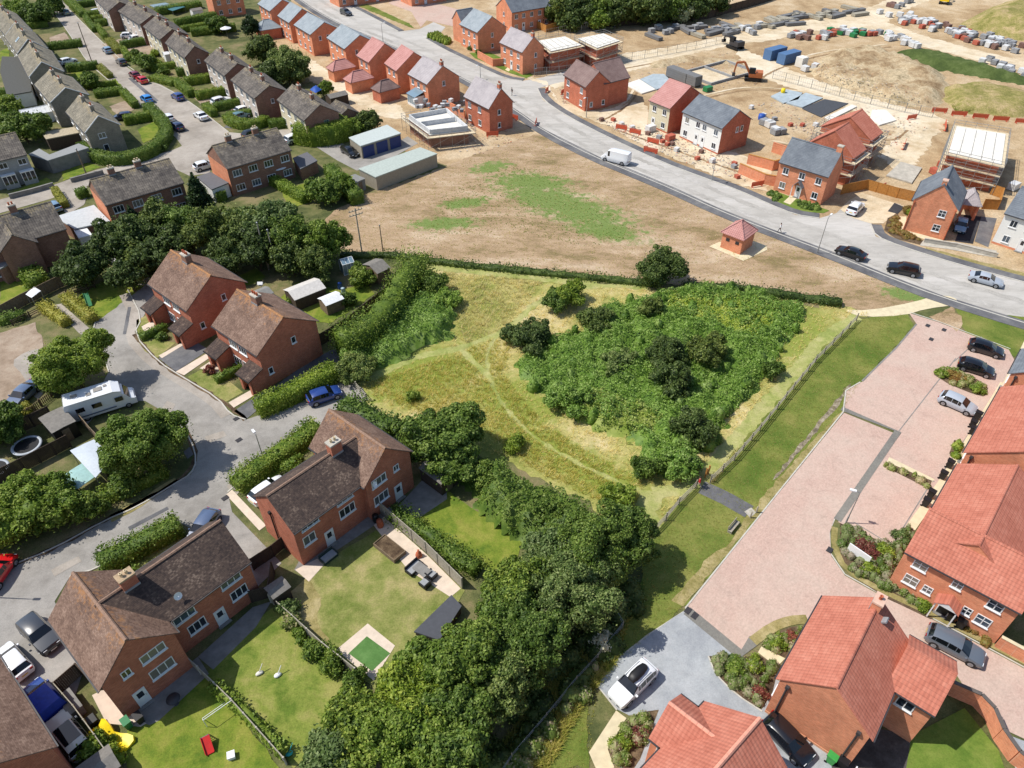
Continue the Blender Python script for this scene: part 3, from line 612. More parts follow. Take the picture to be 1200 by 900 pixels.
class Wing:
 def __init__(w, A, B, R=None, ze=5.2, half=None, pitch=40, ang=None, length=None, grow=0.0, side=None, asym=1.0):
  a, b = P(A[0], A[1], ze), P(B[0], B[1], ze)
  u = b - a; L = u.length; u.normalize()
  if ang is not None:
   u2 = Vector((math.cos(R_(ang)), math.sin(R_(ang)), 0))
   if u2.dot(u) < 0: u2 = -u2
   u = u2
  if length: L = length
  L += grow
  n = Vector((-u.y, u.x, 0))
  if R is not None:
   h, dz = fit_half(A, (pix(a + u * 5)[0], pix(a + u * 5)[1]), R, ze)
  else:
   h = half * (side or 1); dz = abs(half) * math.tan(R_(pitch))
  if h < 0:
   a = a + u * L; u = -u; n = -n; h = -h
  w.o = Vector((a.x, a.y, 0)); w.u = u; w.n = n; w.L = L; w.h = h; w.D = h * (1 + asym); w.ze = ze; w.dz = dz; w.zr = ze + dz
  w.rz = math.atan2(u.y, u.x)
  w.asym = asym
 def mat(w): return Matrix.Translation(w.o) @ Matrix.Rotation(w.rz, 4, 'Z')
 def facade(w, side, ov=0.3, vo=0.12):
  if side == 'f': o, a = (0, ov, 0), 0
  elif side == 'r': o, a = (w.L - vo, 0, 0), math.pi / 2
  elif side == 'l': o, a = (vo, w.D, 0), -math.pi / 2
  else: o, a = (w.L, w.D - ov, 0), math.pi
  return w.mat() @ Matrix.Translation(o) @ Matrix.Rotation(a, 4, 'Z')
 def on(w, side, px, py):
  F = w.facade(side); Fi = F.inverted()
  c = Fi @ Vector((0, 0, CAM_H)); d = Fi.to_3x3() @ ray(px, py)
  t = -c.y / d.y; p = c + d * t
  return p.x, p.z
def roof_mesh(w, mat, t=0.1, vo=0.0):
 h, D, L, ze, zr = w.h, w.D, w.L, w.ze, w.zr
 pr = [(0, ze), (h, zr), (D, ze if w.asym == 1 else zr - (D - h) * w.dz / h), ]
 lo = [(D - 0.02, pr[2][1] - t), (h, zr - t * 1.3), (0.02, ze - t)]
 prof = pr + lo
 m = MB(); n = len(prof)
 vs = [(-vo, y, z) for y, z in prof] + [(L + vo, y, z) for y, z in prof]
 fs = [(i, n + i, n + (i + 1) % n, (i + 1) % n) for i in range(n)]
 fs += [(0, 1, 4, 5), (1, 2, 3, 4), (n + 5, n + 4, n + 1, n), (n + 4, n + 3, n + 2, n + 1)]
 m.add(vs, fs); return m
def wall_mesh(w, ov=0.3, vo=0.12, t=0.13, zb=0.0):
 k = w.dz / w.h
 h, D, L = w.h, w.D, w.L
 y0, y1 = ov, D - ov
 z0 = w.ze + ov * k - t; zt = w.zr - t * 1.35; z1 = w.zr - (y1 - h) * k - t
 pts = [(y0, zb), (y1, zb), (y1, z1), (h, zt), (y0, z0)]
 m = MB()
 vs = [(vo, y, z) for y, z in pts] + [(L - vo, y, z) for y, z in pts]
 m.add(vs, [(0, 1, 2, 3, 4)[::-1], (5, 6, 7, 8, 9), (0, 5, 6, 1)[::-1], (1, 6, 7, 2)[::-1], (2, 7, 8, 3)[::-1], (3, 8, 9, 4)[::-1], (4, 9, 5, 0)[::-1]])
 return m
def local(house_mat, w): return house_mat.inverted() @ w.mat()
def add_window(parent, T, u, z, W=1.2, H=1.2, bars=2, hbar=False, frame=None, sill=True, simple=False, name='window', glassm=None, fr=0.075):
 frame = frame or M_white; glassm = glassm or random.choice(M_panes)
 m = MB(); x0, x1, z0, z1 = u - W / 2, u + W / 2, z - H / 2, z + H / 2
 d0, d1 = -0.05, 0.03
 m.box(x0, d0, z0, x0 + fr, d1, z1); m.box(x1 - fr, d0, z0, x1, d1, z1)
 m.box(x0 + fr, d0, z0, x1 - fr, d1, z0 + fr); m.box(x0 + fr, d0, z1 - fr, x1 - fr, d1, z1)
 for i in range(1, bars):
  xx = x0 + W * i / bars
  m.box(xx - fr * .45, d0 + .005, z0 + fr, xx + fr * .45, d1, z1 - fr)
 if hbar:
  m.box(x0 + fr, d0 + .01, z0 + H * .55 - fr * .4, x1 - fr, d1, z0 + H * .55 + fr * .4)
 if sill: m.box(x0 - 0.06, d0 - 0.09, z0 - 0.09, x1 + 0.06, d1, z0 - 0.004)
 q = [(x0 + fr * .5, -0.006, z0 + fr * .5), (x1 - fr * .5, -0.006, z0 + fr * .5), (x1 - fr * .5, -0.006, z1 - fr * .5), (x0 + fr * .5, -0.006, z1 - fr * .5)]
 if simple:
  m.add(q, [(0, 1, 2, 3)], 1)
  return m.build(name, [frame, glassm or M_glass], parent, mat4=T)
 o = m.build(name, [frame], parent, mat4=T)
 MB().add(q, [(0, 1, 2, 3)]).build('pane', [glassm or M_glass], o)
 return o
def add_door(parent, T, u, W=0.95, H=2.05, col=None, glazed=True, frame=None, z0=0.12, simple=False):
 col = col or M_white
 m = MB(); x0, x1 = u - W / 2, u + W / 2; fr = 0.08
 m.box(x0, -0.06, z0, x0 + fr, 0.02, z0 + H); m.box(x1 - fr, -0.06, z0, x1, 0.02, z0 + H); m.box(x0 + fr, -0.06, z0 + H - fr, x1 - fr, 0.02, z0 + H)
 m.box(x0 + fr, -0.035, z0, x1 - fr, 0.02, z0 + H - fr, 1)
 m.box(x0 - 0.1, -0.35, z0 - 0.1, x1 + 0.1, -0.062, z0 - 0.003, 2)
 o = m.build('door', [frame or M_white, col, M_gslab], parent, mat4=T)
 if glazed:
  MB().add([(x0 + .25, -0.042, z0 + 1.05), (x1 - .25, -0.042, z0 + 1.05), (x1 - .25, -0.042, z0 + H - .3), (x0 + .25, -0.042, z0 + H - .3)], [(0, 1, 2, 3)]).build('pane', [M_glass], o)
 if not simple:
  MB().box(x1 - fr - .1, -0.085, z0 + 1.0, x1 - fr - .06, -0.036, z0 + 1.12).build('handle', [M_galv], o)
 return o
def add_chimney(parent, HM, w, u, brick, half=(0.42, 0.3), up=1.1, pots=2, potm=None, off=0.0, cap=None, name='chimney'):
 T = local(HM, w)
 m = MB(); y = w.h + off; z0 = w.zr - abs(off) * w.dz / w.h - half[1] * w.dz / w.h - 0.15; z1 = w.zr + up
 a, b = half
 m.box(u - a, y - b, z0, u + a, y + b, z1 - 0.18)
 m.box(u - a - .05, y - b - .05, z1 - 0.18, u + a + .05, y + b + .05, z1, 1)
 m.box(u - a - .03, y - b - .04, z0 + .0, u + a + .03, y - b - .005, z0 + .35, 2)
 o = m.build(name, [brick, cap or M_conc, M_lead], parent, mat4=T)
 for i in range(pots):
  px_ = u + (i - (pots - 1) / 2) * 0.42
  MB().lathe([(0.13, 0), (0.11, 0.32), (0.14, 0.34), (0.14, 0.38), (0.08, 0.38), (0.08, 0.1)], 10, (px_, y, z1)).build('chimney_pot', [potm or MATS['terracotta']], o, )
 return o
plain('terracotta', srgb(176, 96, 66), 0.85)
plain('buff_pot', srgb(206, 186, 152), 0.85)
def add_wing(root, HM, w, brick, roof, ridge=None, gutter=None, barge=None, wallname='wall', wall_vo=0.12, ov=0.3, ridge_tiles=True, zb=0.0, simple=False):
 T = local(HM, w)
 wall_mesh(w, ov=ov, vo=wall_vo, zb=zb).build(wallname, [brick], root, mat4=T)
 r = roof_mesh(w, roof).build('roof', [roof], root, mat4=T)
 if ridge_tiles:
  m = MB(); nseg = max(3, int(w.L / 0.45));
  for i in range(nseg):
   a, b = w.L * i / nseg, w.L * (i + 1) / nseg - 0.015
   m.add([(a, w.h - .15, w.zr - .06), (a, w.h - .05, w.zr + .05), (a, w.h + .05, w.zr + .05), (a, w.h + .15, w.zr - .06),
                   (b, w.h - .15, w.zr - .06), (b, w.h - .05, w.zr + .05), (b, w.h + .05, w.zr + .05), (b, w.h + .15, w.zr - .06)],
                  [(0, 4, 5, 1), (1, 5, 6, 2), (2, 6, 7, 3), (0, 1, 2, 3), (7, 6, 5, 4)])
  m.build('ridge_tiles', [ridge or roof], r)
 if gutter:
  for y in (-0.06, w.D + 0.06):
   m = MB(); m.bar((0, y, w.ze - 0.08), (w.L, y, w.ze - 0.08), 0.11, 0.09)
   m.build('gutter', [gutter], r)
 if barge:
  for x, sgn in ((-0.03, -1), (w.L + 0.03, 1)):
   m = MB()
   m.bar((x, 0, w.ze - 0.07), (x, w.h, w.zr - 0.07), 0.05, 0.2, up=(1, 0, 0) if False else (0, 0, 1))
   m.bar((x, w.h, w.zr - 0.07), (x, w.D, w.ze - 0.07), 0.05, 0.2)
   m.build('bargeboard', [barge], r)
 return r
def house(name, label, wings, brick, roof, cat='house', group=None, ridge=None, gutter=M_gut, barge=None, ov=0.3, briks=None, roofs=None, ridge_tiles=True):
 w0 = wings[0]
 root = thing(name, label, cat, w0.o, w0.rz, group)
 HM = w0.mat()
 for i, w in enumerate(wings):
  add_wing(root, HM, w, (briks or {}).get(i, brick), (roofs or {}).get(i, roof), ridge, gutter, barge, ov=ov, ridge_tiles=ridge_tiles)
 return root, HM
def wins(root, HM, w, side, specs, simple=False, frame=None, glassm=None):
 T = HM.inverted() @ w.facade(side)
 for s in specs:
  px_, py_, W, H, bars = s[:5]
  opt = s[5] if len(s) > 5 else {}
  u, z = w.on(side, px_, py_)
  if bars == 0: add_door(root, T, u, W, H, simple=simple, **opt)
  else:
   z = max(H / 2 + 0.25, min(z, w.ze - H / 2 + 0.1)) if side in 'fb' else z
   add_window(root, T, u, z, W, H, bars, simple=simple, frame=frame, glassm=glassm, **opt)
def gridwins(root, HM, w, side, us, zs=(1.35, 3.95), W=1.1, H=1.15, bars=2, simple=True, door=None, frame=None, doorcol=None):
 T = HM.inverted() @ w.facade(side)
 span = w.L if side in 'fb' else w.D
 for i, f in enumerate(us):
  for j, z in enumerate(zs):
   if door is not None and j == 0 and i in door: add_door(root, T, f * span, simple=True, col=doorcol)
   else: add_window(root, T, f * span, z, W, H, bars, simple=simple, frame=frame)
def hip_block(name, label, cat, A, B, D, ze, zr, brick, roof, ridge_len=0.0, group=None, ov=0.25, side=1, gutter=None):
 a, b = P(A[0], A[1], ze), P(B[0], B[1], ze)
 u = (b - a); L = u.length; u.normalize(); n = Vector((-u.y, u.x, 0))
 if side < 0: a = b; u = -u; n = -n
 root = thing(name, label, cat, (a.x, a.y, 0), math.atan2(u.y, u.x), group)
 MB().box(ov, ov, 0, L - ov, D - ov, ze - 0.02).build('wall', [brick], root)
 m = MB()
 if L >= D: r0, r1 = (min(D / 2, L / 2 - ridge_len / 2), D / 2, zr), (L - min(D / 2, L / 2 - ridge_len / 2), D / 2, zr)
 else: r0, r1 = (L / 2, min(L / 2, D / 2 - ridge_len / 2), zr), (L / 2, D - min(L / 2, D / 2 - ridge_len / 2), zr)
 vs = [(0, 0, ze), (L, 0, ze), (L, D, ze), (0, D, ze), r0, r1, (0, 0, ze - .12), (L, 0, ze - .12), (L, D, ze - .12), (0, D, ze - .12)]
 if L >= D: fs = [(0, 1, 5, 4), (1, 2, 5), (2, 3, 4, 5), (3, 0, 4)]
 else: fs = [(0, 1, 4), (1, 2, 5, 4), (2, 3, 5), (3, 0, 4, 5)]
 fs += [(0, 6, 7, 1), (1, 7, 8, 2), (2, 8, 9, 3), (3, 9, 6, 0), (9, 8, 7, 6)]
 m.add(vs, fs)
 r = m.build('roof', [roof], root)
 h = MB()
 for k, q in ((0, 4), (1, 5 if L >= D else 4), (2, 5), (3, 4 if L >= D else 5)):
  h.bar(Vector(vs[k]) + Vector((0, 0, .03)), Vector(vs[q]) + Vector((0, 0, .03)), 0.16, 0.08)
 if (Vector(r0) - Vector(r1)).length > 0.1: h.bar(Vector(r0) + Vector((0, 0, .03)), Vector(r1) + Vector((0, 0, .03)), 0.18, 0.09)
 h.build('hip_tiles', [roof], r)
 return root, L
def flat_block(name, label, cat, corners, z, wall, roof, group=None, t=0.18, over=0.12, z0=0.0):
 pts = [P(x, y, z) for x, y in corners]
 c = sum(pts, Vector()) / len(pts)
 u = (pts[1] - pts[0]).normalized(); rz = math.atan2(u.y, u.x)
 root = thing(name, label, cat, (c.x, c.y, 0), rz, group)
 inv = Matrix.Rotation(-rz, 4, 'Z') @ Matrix.Translation((-c.x, -c.y, 0))
 loc = [inv @ p for p in pts]
 area = sum(loc[i].x * loc[(i + 1) % len(loc)].y - loc[(i + 1) % len(loc)].x * loc[i].y for i in range(len(loc)))
 if area < 0: loc = loc[::-1]
 inner = [(p.x * (1 - over / max(1, p.xy.length)), p.y * (1 - over / max(1, p.xy.length))) for p in loc]
 MB().prism(inner, z0, z - t - 0.002).build('wall', [wall], root)
 MB().prism([(p.x, p.y) for p in loc], z - t, z).build('roof', [roof], root)
 return root, loc
def ridge_u(w, px_, py_, dz=0.0):
 F = w.mat().inverted(); c = F @ Vector((0, 0, CAM_H)); d = F.to_3x3() @ ray(px_, py_)
 t = (w.h - c.y) / d.y
 return (c + d * t).x
G_NEW = 'new brick houses with red tiled roofs'
def downpipe(root, HM, w, side, u, col=None, r=0.07):
 T = HM.inverted() @ w.facade(side)
 m = MB(); m.tube((u, -0.1, 0.05), (u, -0.1, w.ze - 0.25), r, n=8); m.box(u - .14, -0.24, w.ze - .3, u + .14, -0.01, w.ze - .02)
 m.build('downpipe', [col or M_gut], root, mat4=T)
w = Wing((909.2, 795.3), (964.2, 697.8), (980, 805.3))
w2 = Wing((1038, 804), (1096.5, 838.5), None, half=2.75, pitch=38, side=1, ang=-40)
root, HM = house('detached_house', 'orange brick house with red roof and rear wing, beside the curved brick garden wall', [w, w2], B_new, R_red, group=G_NEW, ridge=R_red)
wins(root, HM, w2, 'f', [(1061, 825, 1.25, 1.2, 2)])
wins(root, HM, w, 'b', [(1046, 850, 1.9, 2.1, 2)], glassm=M_glass)
downpipe(root, HM, w, 'r', 0.95); downpipe(root, HM, w, 'r', w.D - 1.0)
MB().box(0.3, -0.05, 0.02, w.D - .3, -0.002, 0.32).build('plinth', [plain('plinth', srgb(206, 150, 118), 0.9)], root, mat4=HM.inverted() @ w.facade('r'))
add_chimney(root, HM, w, 0.75, B_new, half=(0.55, 0.36), up=0.7, pots=1, cap=plain('pink_cap', srgb(206, 172, 152)))
MB().box(-.3, -.3, -.05, .3, .3, .08).build('roof_vent', [M_lead], root, mat4=local(HM, w) @ Matrix.Translation((1.3, w.h - 1.1 if False else w.D - (w.h - 0.9), w.zr - .68)) @ Matrix.Rotation(math.atan2(w.dz, w.h) , 4, 'X'))
T = HM.inverted() @ w.facade('f')
gridwins(root, HM, w, 'f', (0.2, 0.5, 0.8), door=(1,), simple=False)
w = Wing((826, 821.5), (774, 876.7), (891, 841), grow=5.0)
w2 = Wing((760, 865), (774, 876.7), None, half=2.15, pitch=45, ang=-41.5, length=4.6, ze=5.2, side=1)
root, HM = house('detached_house', 'red roofed brick house with projecting front gable, below the white car with a roof box', [w, w2], B_new, R_red, group=G_NEW, ridge=plain('pale_ridge', srgb(214, 150, 128), 0.85))
add_window(root, HM.inverted() @ w2.facade('f'), 1.2, 3.9, 1.1, 1.2, 2)
gridwins(root, HM, w2, 'l', (0.5,), simple=False)
for k in (0, 1):
 MB().lathe([(.16, 0), (.16, .25), (.06, .27), (.06, .3)], 8).build('roof_vent', [plain('red_vent', srgb(130, 60, 50))], root, mat4=local(HM, w) @ Matrix.Translation((4.2 - 1.1 * k, (w.D - w.h * .45) if w.n.x > 0 else w.h * .45, w.ze + w.dz * .45)))
w = Wing((1060, 646.7), (1195, 718.4), None, half=3.35, pitch=41, ang=-40.9, side=1, length=9.35)
w2 = Wing((1122, 543), (1070, 630), None, half=4.25, pitch=34, ang=48.5, side=1)
root, HM = house('brick_house', 'large brick house with small porch canopy and joined red roofs, by the grey estate car', [w, w2], B_new, R_red, group=G_NEW, ridge=R_red)
wins(root, HM, w, 'f', [(1079, 662.5, 1.2, 1.15, 2, dict(hbar=True)), (1067.5, 680, 1.2, 1.2, 2, dict(hbar=True)), (1086.7, 691, .8, .95, 2, dict(hbar=True)), (1122.5, 685, .85, 1.1, 2, dict(hbar=True)),
      (1166.7, 710, 1.2, 1.15, 2, dict(hbar=True)), (1133, 716, .75, .95, 2, dict(hbar=True)), (1151.7, 727.5, 1.2, 1.2, 2, dict(hbar=True))])
T = HM.inverted() @ w.facade('f')
u, z = w.on('f', 1107, 712)
add_door(root, T, u, 1.0, 2.1, col=M_black, glazed=False)
m = MB()
for sx in (-1, 1): m.box(u + sx * .85 - .05, -1.1, 0.02, u + sx * .85 + .05, -1.0, 2.3, 0)
for sx in (-1, 1):
 m.add([(u, -1.25, 3.05), (u + sx * 1.05, -1.25, 2.3), (u + sx * 1.05, -.01, 2.3), (u, -.01, 3.05), (u, -1.25, 2.95), (u + sx * 1.05, -1.25, 2.2), (u + sx * 1.05, -.01, 2.2), (u, -.01, 2.95)],
          [(0, 1, 2, 3), (7, 6, 5, 4), (0, 4, 5, 1), (1, 5, 6, 2)], 1)
m.add([(u - .95, -1.2, 2.3), (u + .95, -1.2, 2.3), (u, -1.2, 2.95)], [(0, 1, 2)], 0)
m.build('porch_canopy', [M_white, R_red], root, mat4=T)
gridwins(root, HM, w2, 'r', (0.5,), simple=False)
w = Wing((1129, 530), (1173, 453), None, half=4.3, pitch=36, side=-1)
root, HM = house('brick_house', 'red roofed brick house next above the porch house, roof edge over the pale paved path', [w], B_new, R_red, group=G_NEW, ridge=R_red)
downpipe(root, HM, w, 'r', 0.8)
gridwins(root, HM, w, 'f', (0.15, 0.38, 0.62, 0.85), door=(1, 2), simple=False, doorcol=M_black)
w = Wing((1181.7, 437.5), (1192, 418), None, half=4.2, pitch=36, side=-1, length=6)
root, HM = house('brick_house', 'grey slate roofed brick house at the right edge beside two parked black hatchbacks', [w], B_new, R_slate, group='new brick houses with grey roofs')
gridwins(root, HM, w, 'f', (0.25, 0.75), door=(0,), simple=False)
downpipe(root, HM, w, 'r', 0.8)
G_OLD = 'old red brick houses with brown tiled roofs'
M_ridge = plain('lichen_ridge', srgb(160, 116, 78), 0.9, vary=0.3, scale=5)
M_ridgep = plain('pale_ridge_tile', srgb(144, 116, 98), 0.9, vary=0.2, scale=5)
def porch(root, HM, w, u0, u1, dep=1.9, win=True):
 T = HM.inverted() @ w.facade('f')
 m = MB()
 m.box(u0, -dep, 0, u0 + .22, -.01, 2.35); m.box(u1 - .22, -dep, 0, u1, -.01, 2.35)
 n = 8; c = (u0 + u1) / 2; r = (u1 - u0) / 2 - .5
 top = [(c + r * math.cos(math.pi * i / n), 1.55 + r * .75 * math.sin(math.pi * i / n)) for i in range(n + 1)]
 outer = [(u1, 0), (u1, 2.4), (u0, 2.4), (u0, 0), (c - r, 0)] + top[::-1] + [(c + r, 0)]
 for yy in (-dep - .1, ):
  vs = [(x, yy, z) for x, z in outer] + [(x, yy + .22, z) for x, z in outer]
  k = len(outer)
  m.add(vs, [tuple(range(k))[::-1], tuple(range(k, 2 * k))] + [(i, (i + 1) % k, k + (i + 1) % k, k + i) for i in range(k)])
 for x in (u0, u1 - .2): m.add([(x, -dep, 2.35), (x + .2, -dep, 2.35), (x + .2, -.01, 2.35), (x, -.01, 2.35), (x, -.01, 3.1), (x + .2, -.01, 3.1)], [(0, 1, 5, 4), (0, 4, 3), (1, 2, 5)])
 p = m.build('porch', [B_old], root, mat4=T)
 r_ = MB(); r_.add([(u0 - .15, -dep - .3, 2.42), (u1 + .15, -dep - .3, 2.42), (u1 + .15, -.012, 3.2), (u0 - .15, -.012, 3.2), (u0 - .15, -dep - .3, 2.3), (u1 + .15, -dep - .3, 2.3), (u1 + .15, -.012, 3.08), (u0 - .15, -.012, 3.08)],
                      [(0, 1, 2, 3), (7, 6, 5, 4), (0, 4, 5, 1), (1, 5, 6, 2), (3, 2, 6, 7), (0, 3, 7, 4)])
 r_.build('porch_roof', [R_dark], p)
 MB().bar((u0 - .2, -dep - .36, 2.33), (u1 + .2, -dep - .36, 2.33), .1, .12).build('porch_gutter', [M_black], p)
 add_door(root, T, c, .9, 2.05, col=plain('door_brown', srgb(120, 70, 44)))
for A, B, Rp, gw, ch, lab in (
 ((172.5, 332.5), (218.3, 365), (200, 292.5), [(262, 348, .65, .95, 1), (237.5, 381, .65, .95, 1)], (221.7, 312), 'brick semi with two arched porches, nearest the turning head and the dark trees'),
 ((247.5, 381.7), (300.8, 417.5), (277.5, 338.5), [(343.8, 398, .65, .95, 1), (317.5, 434, .65, .95, 1)], (303, 360), 'brick semi with two arched porches, beside the long clipped hedge and the blue hatchback')):
 w = Wing(A, B, Rp)
 root, HM = house('semi_detached_house', lab, [w], B_old, R_brown, group=G_OLD, ridge=M_ridge)
 wins(root, HM, w, 'r', gw)
 u = ridge_u(w, *ch)
 add_chimney(root, HM, w, u, B_brown, half=(0.6, 0.4), up=1.0, pots=3)
 porch(root, HM, w, 0.1, 2.5); porch(root, HM, w, w.L - 2.5, w.L - 0.1)
 T = HM.inverted() @ w.facade('f')
 for uu in (3.7, w.L - 3.7):
  add_window(root, T, uu, 3.95, 1.6, 1.0, 3); add_window(root, T, uu, 1.4, 1.7, 1.3, 3)
w = Wing((344, 626), (420, 570), None, half=3.3, pitch=39, ang=48, side=1, grow=2.6)
w2 = Wing((426.7, 572.5), (361.7, 524), (451.7, 525))
root, HM = house('semi_detached_house', 'L-shaped brown roofed brick pair between the blue hatchback lane and the raised bed lawn', [w, w2], B_old, R_dark, group=G_OLD, ridge=M_ridgep, roofs={1: R_brown}, barge=None)
wins(root, HM, w, 'f', [(362.5, 612, 1.9, .95, 3), (403, 581, 1.9, .95, 3), (362.5, 631, 1.35, 1.2, 2), (406.7, 597.5, 1.85, 1.2, 3), (383.8, 618.8, 1.0, 2.05, 0)])
g2 = 'r' if w2.o.xy != P(426.7, 572.5, 5.2).xy and abs((w2.mat() @ Vector((w2.L, 0, 0))).x - P(426.7, 572.5, 5.2).x) < 0.5 else 'l'
wins(root, HM, w2, g2, [(443.8, 563, 1.85, 1.05, 3), (463.8, 548, .7, .8, 2), (446.8, 582.5, 1.85, 1.2, 3), (466, 569.5, 1.0, 2.05, 0)])
add_chimney(root, HM, w, ridge_u(w, 391, 521), B_old, half=(0.6, 0.42), up=1.2, pots=2, potm=MATS['buff_pot'])
downpipe(root, HM, w, 'l', w.D * 0.42, M_black)
def dish(parent, HM, T, loc, yaw=0.0):
 m = MB(); m.lathe([(0.0, 0.0), (.2, .03), (.34, .1)], 12); m.tube((0, 0, .02), (0, 0, .35), .015, n=5); m.tube((0, 0, 0), (.15, 0, -.3), .02, n=5)
 m.build('satellite_dish', [M_white], parent, mat4=T @ Matrix.Translation(loc) @ Matrix.Rotation(yaw, 4, 'Z') @ Matrix.Rotation(1.1, 4, 'X'))
T = HM.inverted() @ w2.facade(g2)
uu, zz = w2.on(g2, 435.5, 566); dish(root, HM, T, (uu, -.35, zz), 0.4)
w = Wing((294.2, 658.3), (203, 730), None, half=3.3, pitch=43, ang=49, side=-1, grow=3.6)
w2 = Wing((115.8, 810.8), (55.8, 726.7), (147.5, 750))
root, HM = house('semi_detached_house', 'L-shaped brown roofed brick pair beside the three garden cars and yellow slide lawn', [w, w2], B_old, R_dark, group=G_OLD, ridge=M_ridgep, roofs={1: R_brown})
wins(root, HM, w, 'f', [(270, 680, 1.9, .95, 3), (215.8, 721.7, 1.9, .95, 3), (280, 694, 1.6, 1.2, 3), (231, 733, 1.6, 1.2, 3), (256.7, 717.5, 1.0, 2.05, 0)])
g2 = 'r' if abs((w2.mat() @ Vector((w2.L, 0, 0))).x - P(115.8, 810.8, 5.2).x) < 0.5 else 'l'
wins(root, HM, w2, g2, [(179, 765, 2.0, 1.0, 3), (147.8, 789, .75, .85, 2), (190, 783, 2.0, 1.2, 3), (161, 809, 1.0, 2.05, 0)])
add_chimney(root, HM, w, ridge_u(w, 150, 681), B_old, half=(0.62, 0.45), up=1.0, pots=2, potm=MATS['buff_pot'], cap=plain('lichen_cap', srgb(164, 142, 114), 0.9, vary=.25))
dish(root, HM, local(HM, w), (w.L * .45, w.h * .25, w.ze + w.dz * .25 + .3))
w = Wing((66.7, 875), (-10, 772), None, half=3.4, pitch=42, ang=-41.5, side=1)
root, HM = house('semi_detached_house', 'brown roofed brick house cut off by the lower left corner beside the parked white 4x4', [w], B_old, R_brown, group=G_OLD, ridge=M_ridge)
add_window(root, HM.inverted() @ w.facade('l' if (w.mat() @ Vector((0, 0, 0))).y < (w.mat() @ Vector((w.L, 0, 0))).y else 'r'), 1.6, 4.0, 1.2, 1.0, 2, frame=plain('teal_frame', srgb(80, 120, 140)))
def old_semi(name, label, A, B, R=None, wall=B_brown, roof=R_greyb, half=None, front=None, ze=5.2, pots=2, nwin=4, group=None, ang=None, side=None, grow=0, pitch=34, chim=(0.27, 0.73), frontwall=None, gable=True, fdoor=(1, 2), chb=None, back=False):
 w = Wing(A, B, R, ze=ze, half=half, ang=ang, side=side, grow=grow, pitch=pitch)
 root, HM = house(name, label, [w], wall, roof, group=group, ridge=roof, ov=0.3)
 for c in chim: add_chimney(root, HM, w, w.L * c, chb or B_brown, half=(0.45, 0.32), up=1.0, pots=pots)
 us = [(i + .5) / nwin for i in range(nwin)]
 gridwins(root, HM, w, 'f', us, door=fdoor, W=1.5, H=1.2, bars=3)
 if back: gridwins(root, HM, w, 'b', us, W=1.5, H=1.2, bars=3)
 if frontwall:
  T = HM.inverted() @ w.facade('f')
  MB().box(.2, -.0045, 0.0, w.L - .2, -.001, w.ze - .15).build('front_render', [frontwall], root, mat4=T)
 return root, HM, w
GL = 'stone walled semis along the left side of the old road'
GR = 'brown brick semis along the right side of the old road'
S_ = [('stone semi with buff roof and white trimmed gable, at the hedged road corner', (99, 155.8), (76.7, 130.8), (115, 135.8)),
      ('stone semi with buff roof, second from the hedged road corner behind the pale greenhouse', (58.3, 120.5), (40, 98.7), (76.7, 102.7)),
      ('stone semi with buff roof, third from the hedged corner, with a low dark rear extension', (33.3, 90.7), (20.7, 65.3), (48.7, 72.7)),
      ('stone semi with a skylight in its buff roof, fourth from the hedged road corner', (20, 62.7), (5.3, 42.7), (32.7, 46)),
      ('stone semi with buff roof cut off by the top of the left picture edge', (6, 41.3), (-12, 20), (17.3, 26.7))]
for i, (lab, A, B, Rp) in enumerate(S_):
 root, HM, w = old_semi('stone_house', lab, A, B, Rp, wall=B_stone, roof=R_buff, group=GL, nwin=4, chb=B_stone)
 T = HM.inverted() @ w.facade('r')
 m = MB(); m.bar((0.1, -.16, w.ze + .02), (w.h, -.16, w.zr + .03), .1, .14); m.bar((w.h, -.16, w.zr + .03), (w.D - .1, -.16, w.ze + .02), .1, .14)
 m.build('bargeboard', [M_white], root, mat4=T)
 gridwins(root, HM, w, 'r', (0.42, ), zs=(1.3,), W=.9, H=2.0, bars=1) if i == 0 else None
 if i == 0: gridwins(root, HM, w, 'r', (0.42, ), zs=(4.0,), W=1.3, H=1.0, bars=2)
 if i == 3: add_window(root, local(HM, w) @ Matrix.Translation((w.L * .62, w.h * .5, w.ze + w.dz * .5 + .06)) @ Matrix.Rotation(-math.pi / 2 + math.atan2(w.dz, w.h), 4, 'X'), 0, 0, 1.2, 1.4, 1, sill=False, simple=True, name='skylight', glassm=M_roofglass)
S_ = [('brown brick semi farthest up the right side of the old road', (126, 14), (108, -4), (140, 2), M_front),
      ('brown brick semi with pale front behind two clipped hedges, second from the far end', (163.3, 29), (137.5, 12.5), (178.3, 17.5), M_front),
      ('brown brick semi with pale front behind the white cars on their drive', (186.7, 46.7), (167.5, 30.8), (201.7, 34.2), M_cream),
      ('brown brick semi with stone front and white garden shed, facing the two red cars', (215.8, 68.3), (193.3, 50), (228, 54), M_cream),
      ('brown brick semi with white front behind the two square hedges', (262.5, 89.2), (239, 70.8), (278.3, 74.2), M_front),
      ('brown brick semi with white front and pink porch behind the white drive car', (297.5, 115.8), (270, 93.3), (315.8, 100), M_front)]
for lab, A, B, Rp, fw in S_:
 root, HM, w = old_semi('brick_semi', lab, A, B, Rp, roof=R_greyb, group=GR, frontwall=fw)
 gridwins(root, HM, w, 'r', (0.5,), zs=(4.0,), W=.7, H=.9, bars=1)
root, HM, w = old_semi('brick_semi', 'brown brick semi with cream front, small side annexe and the rounded hedge before it', (355.8, 141.7), (324.2, 116.7), (375, 122.5), roof=R_greyb, group=GR, frontwall=M_cream)
wa = Wing((395, 139), (386.5, 131), None, half=2.6, pitch=30, ang=124.5, side=-1, ze=3.4, length=6.0)
add_wing(root, HM, wa, B_brown, R_greyb)
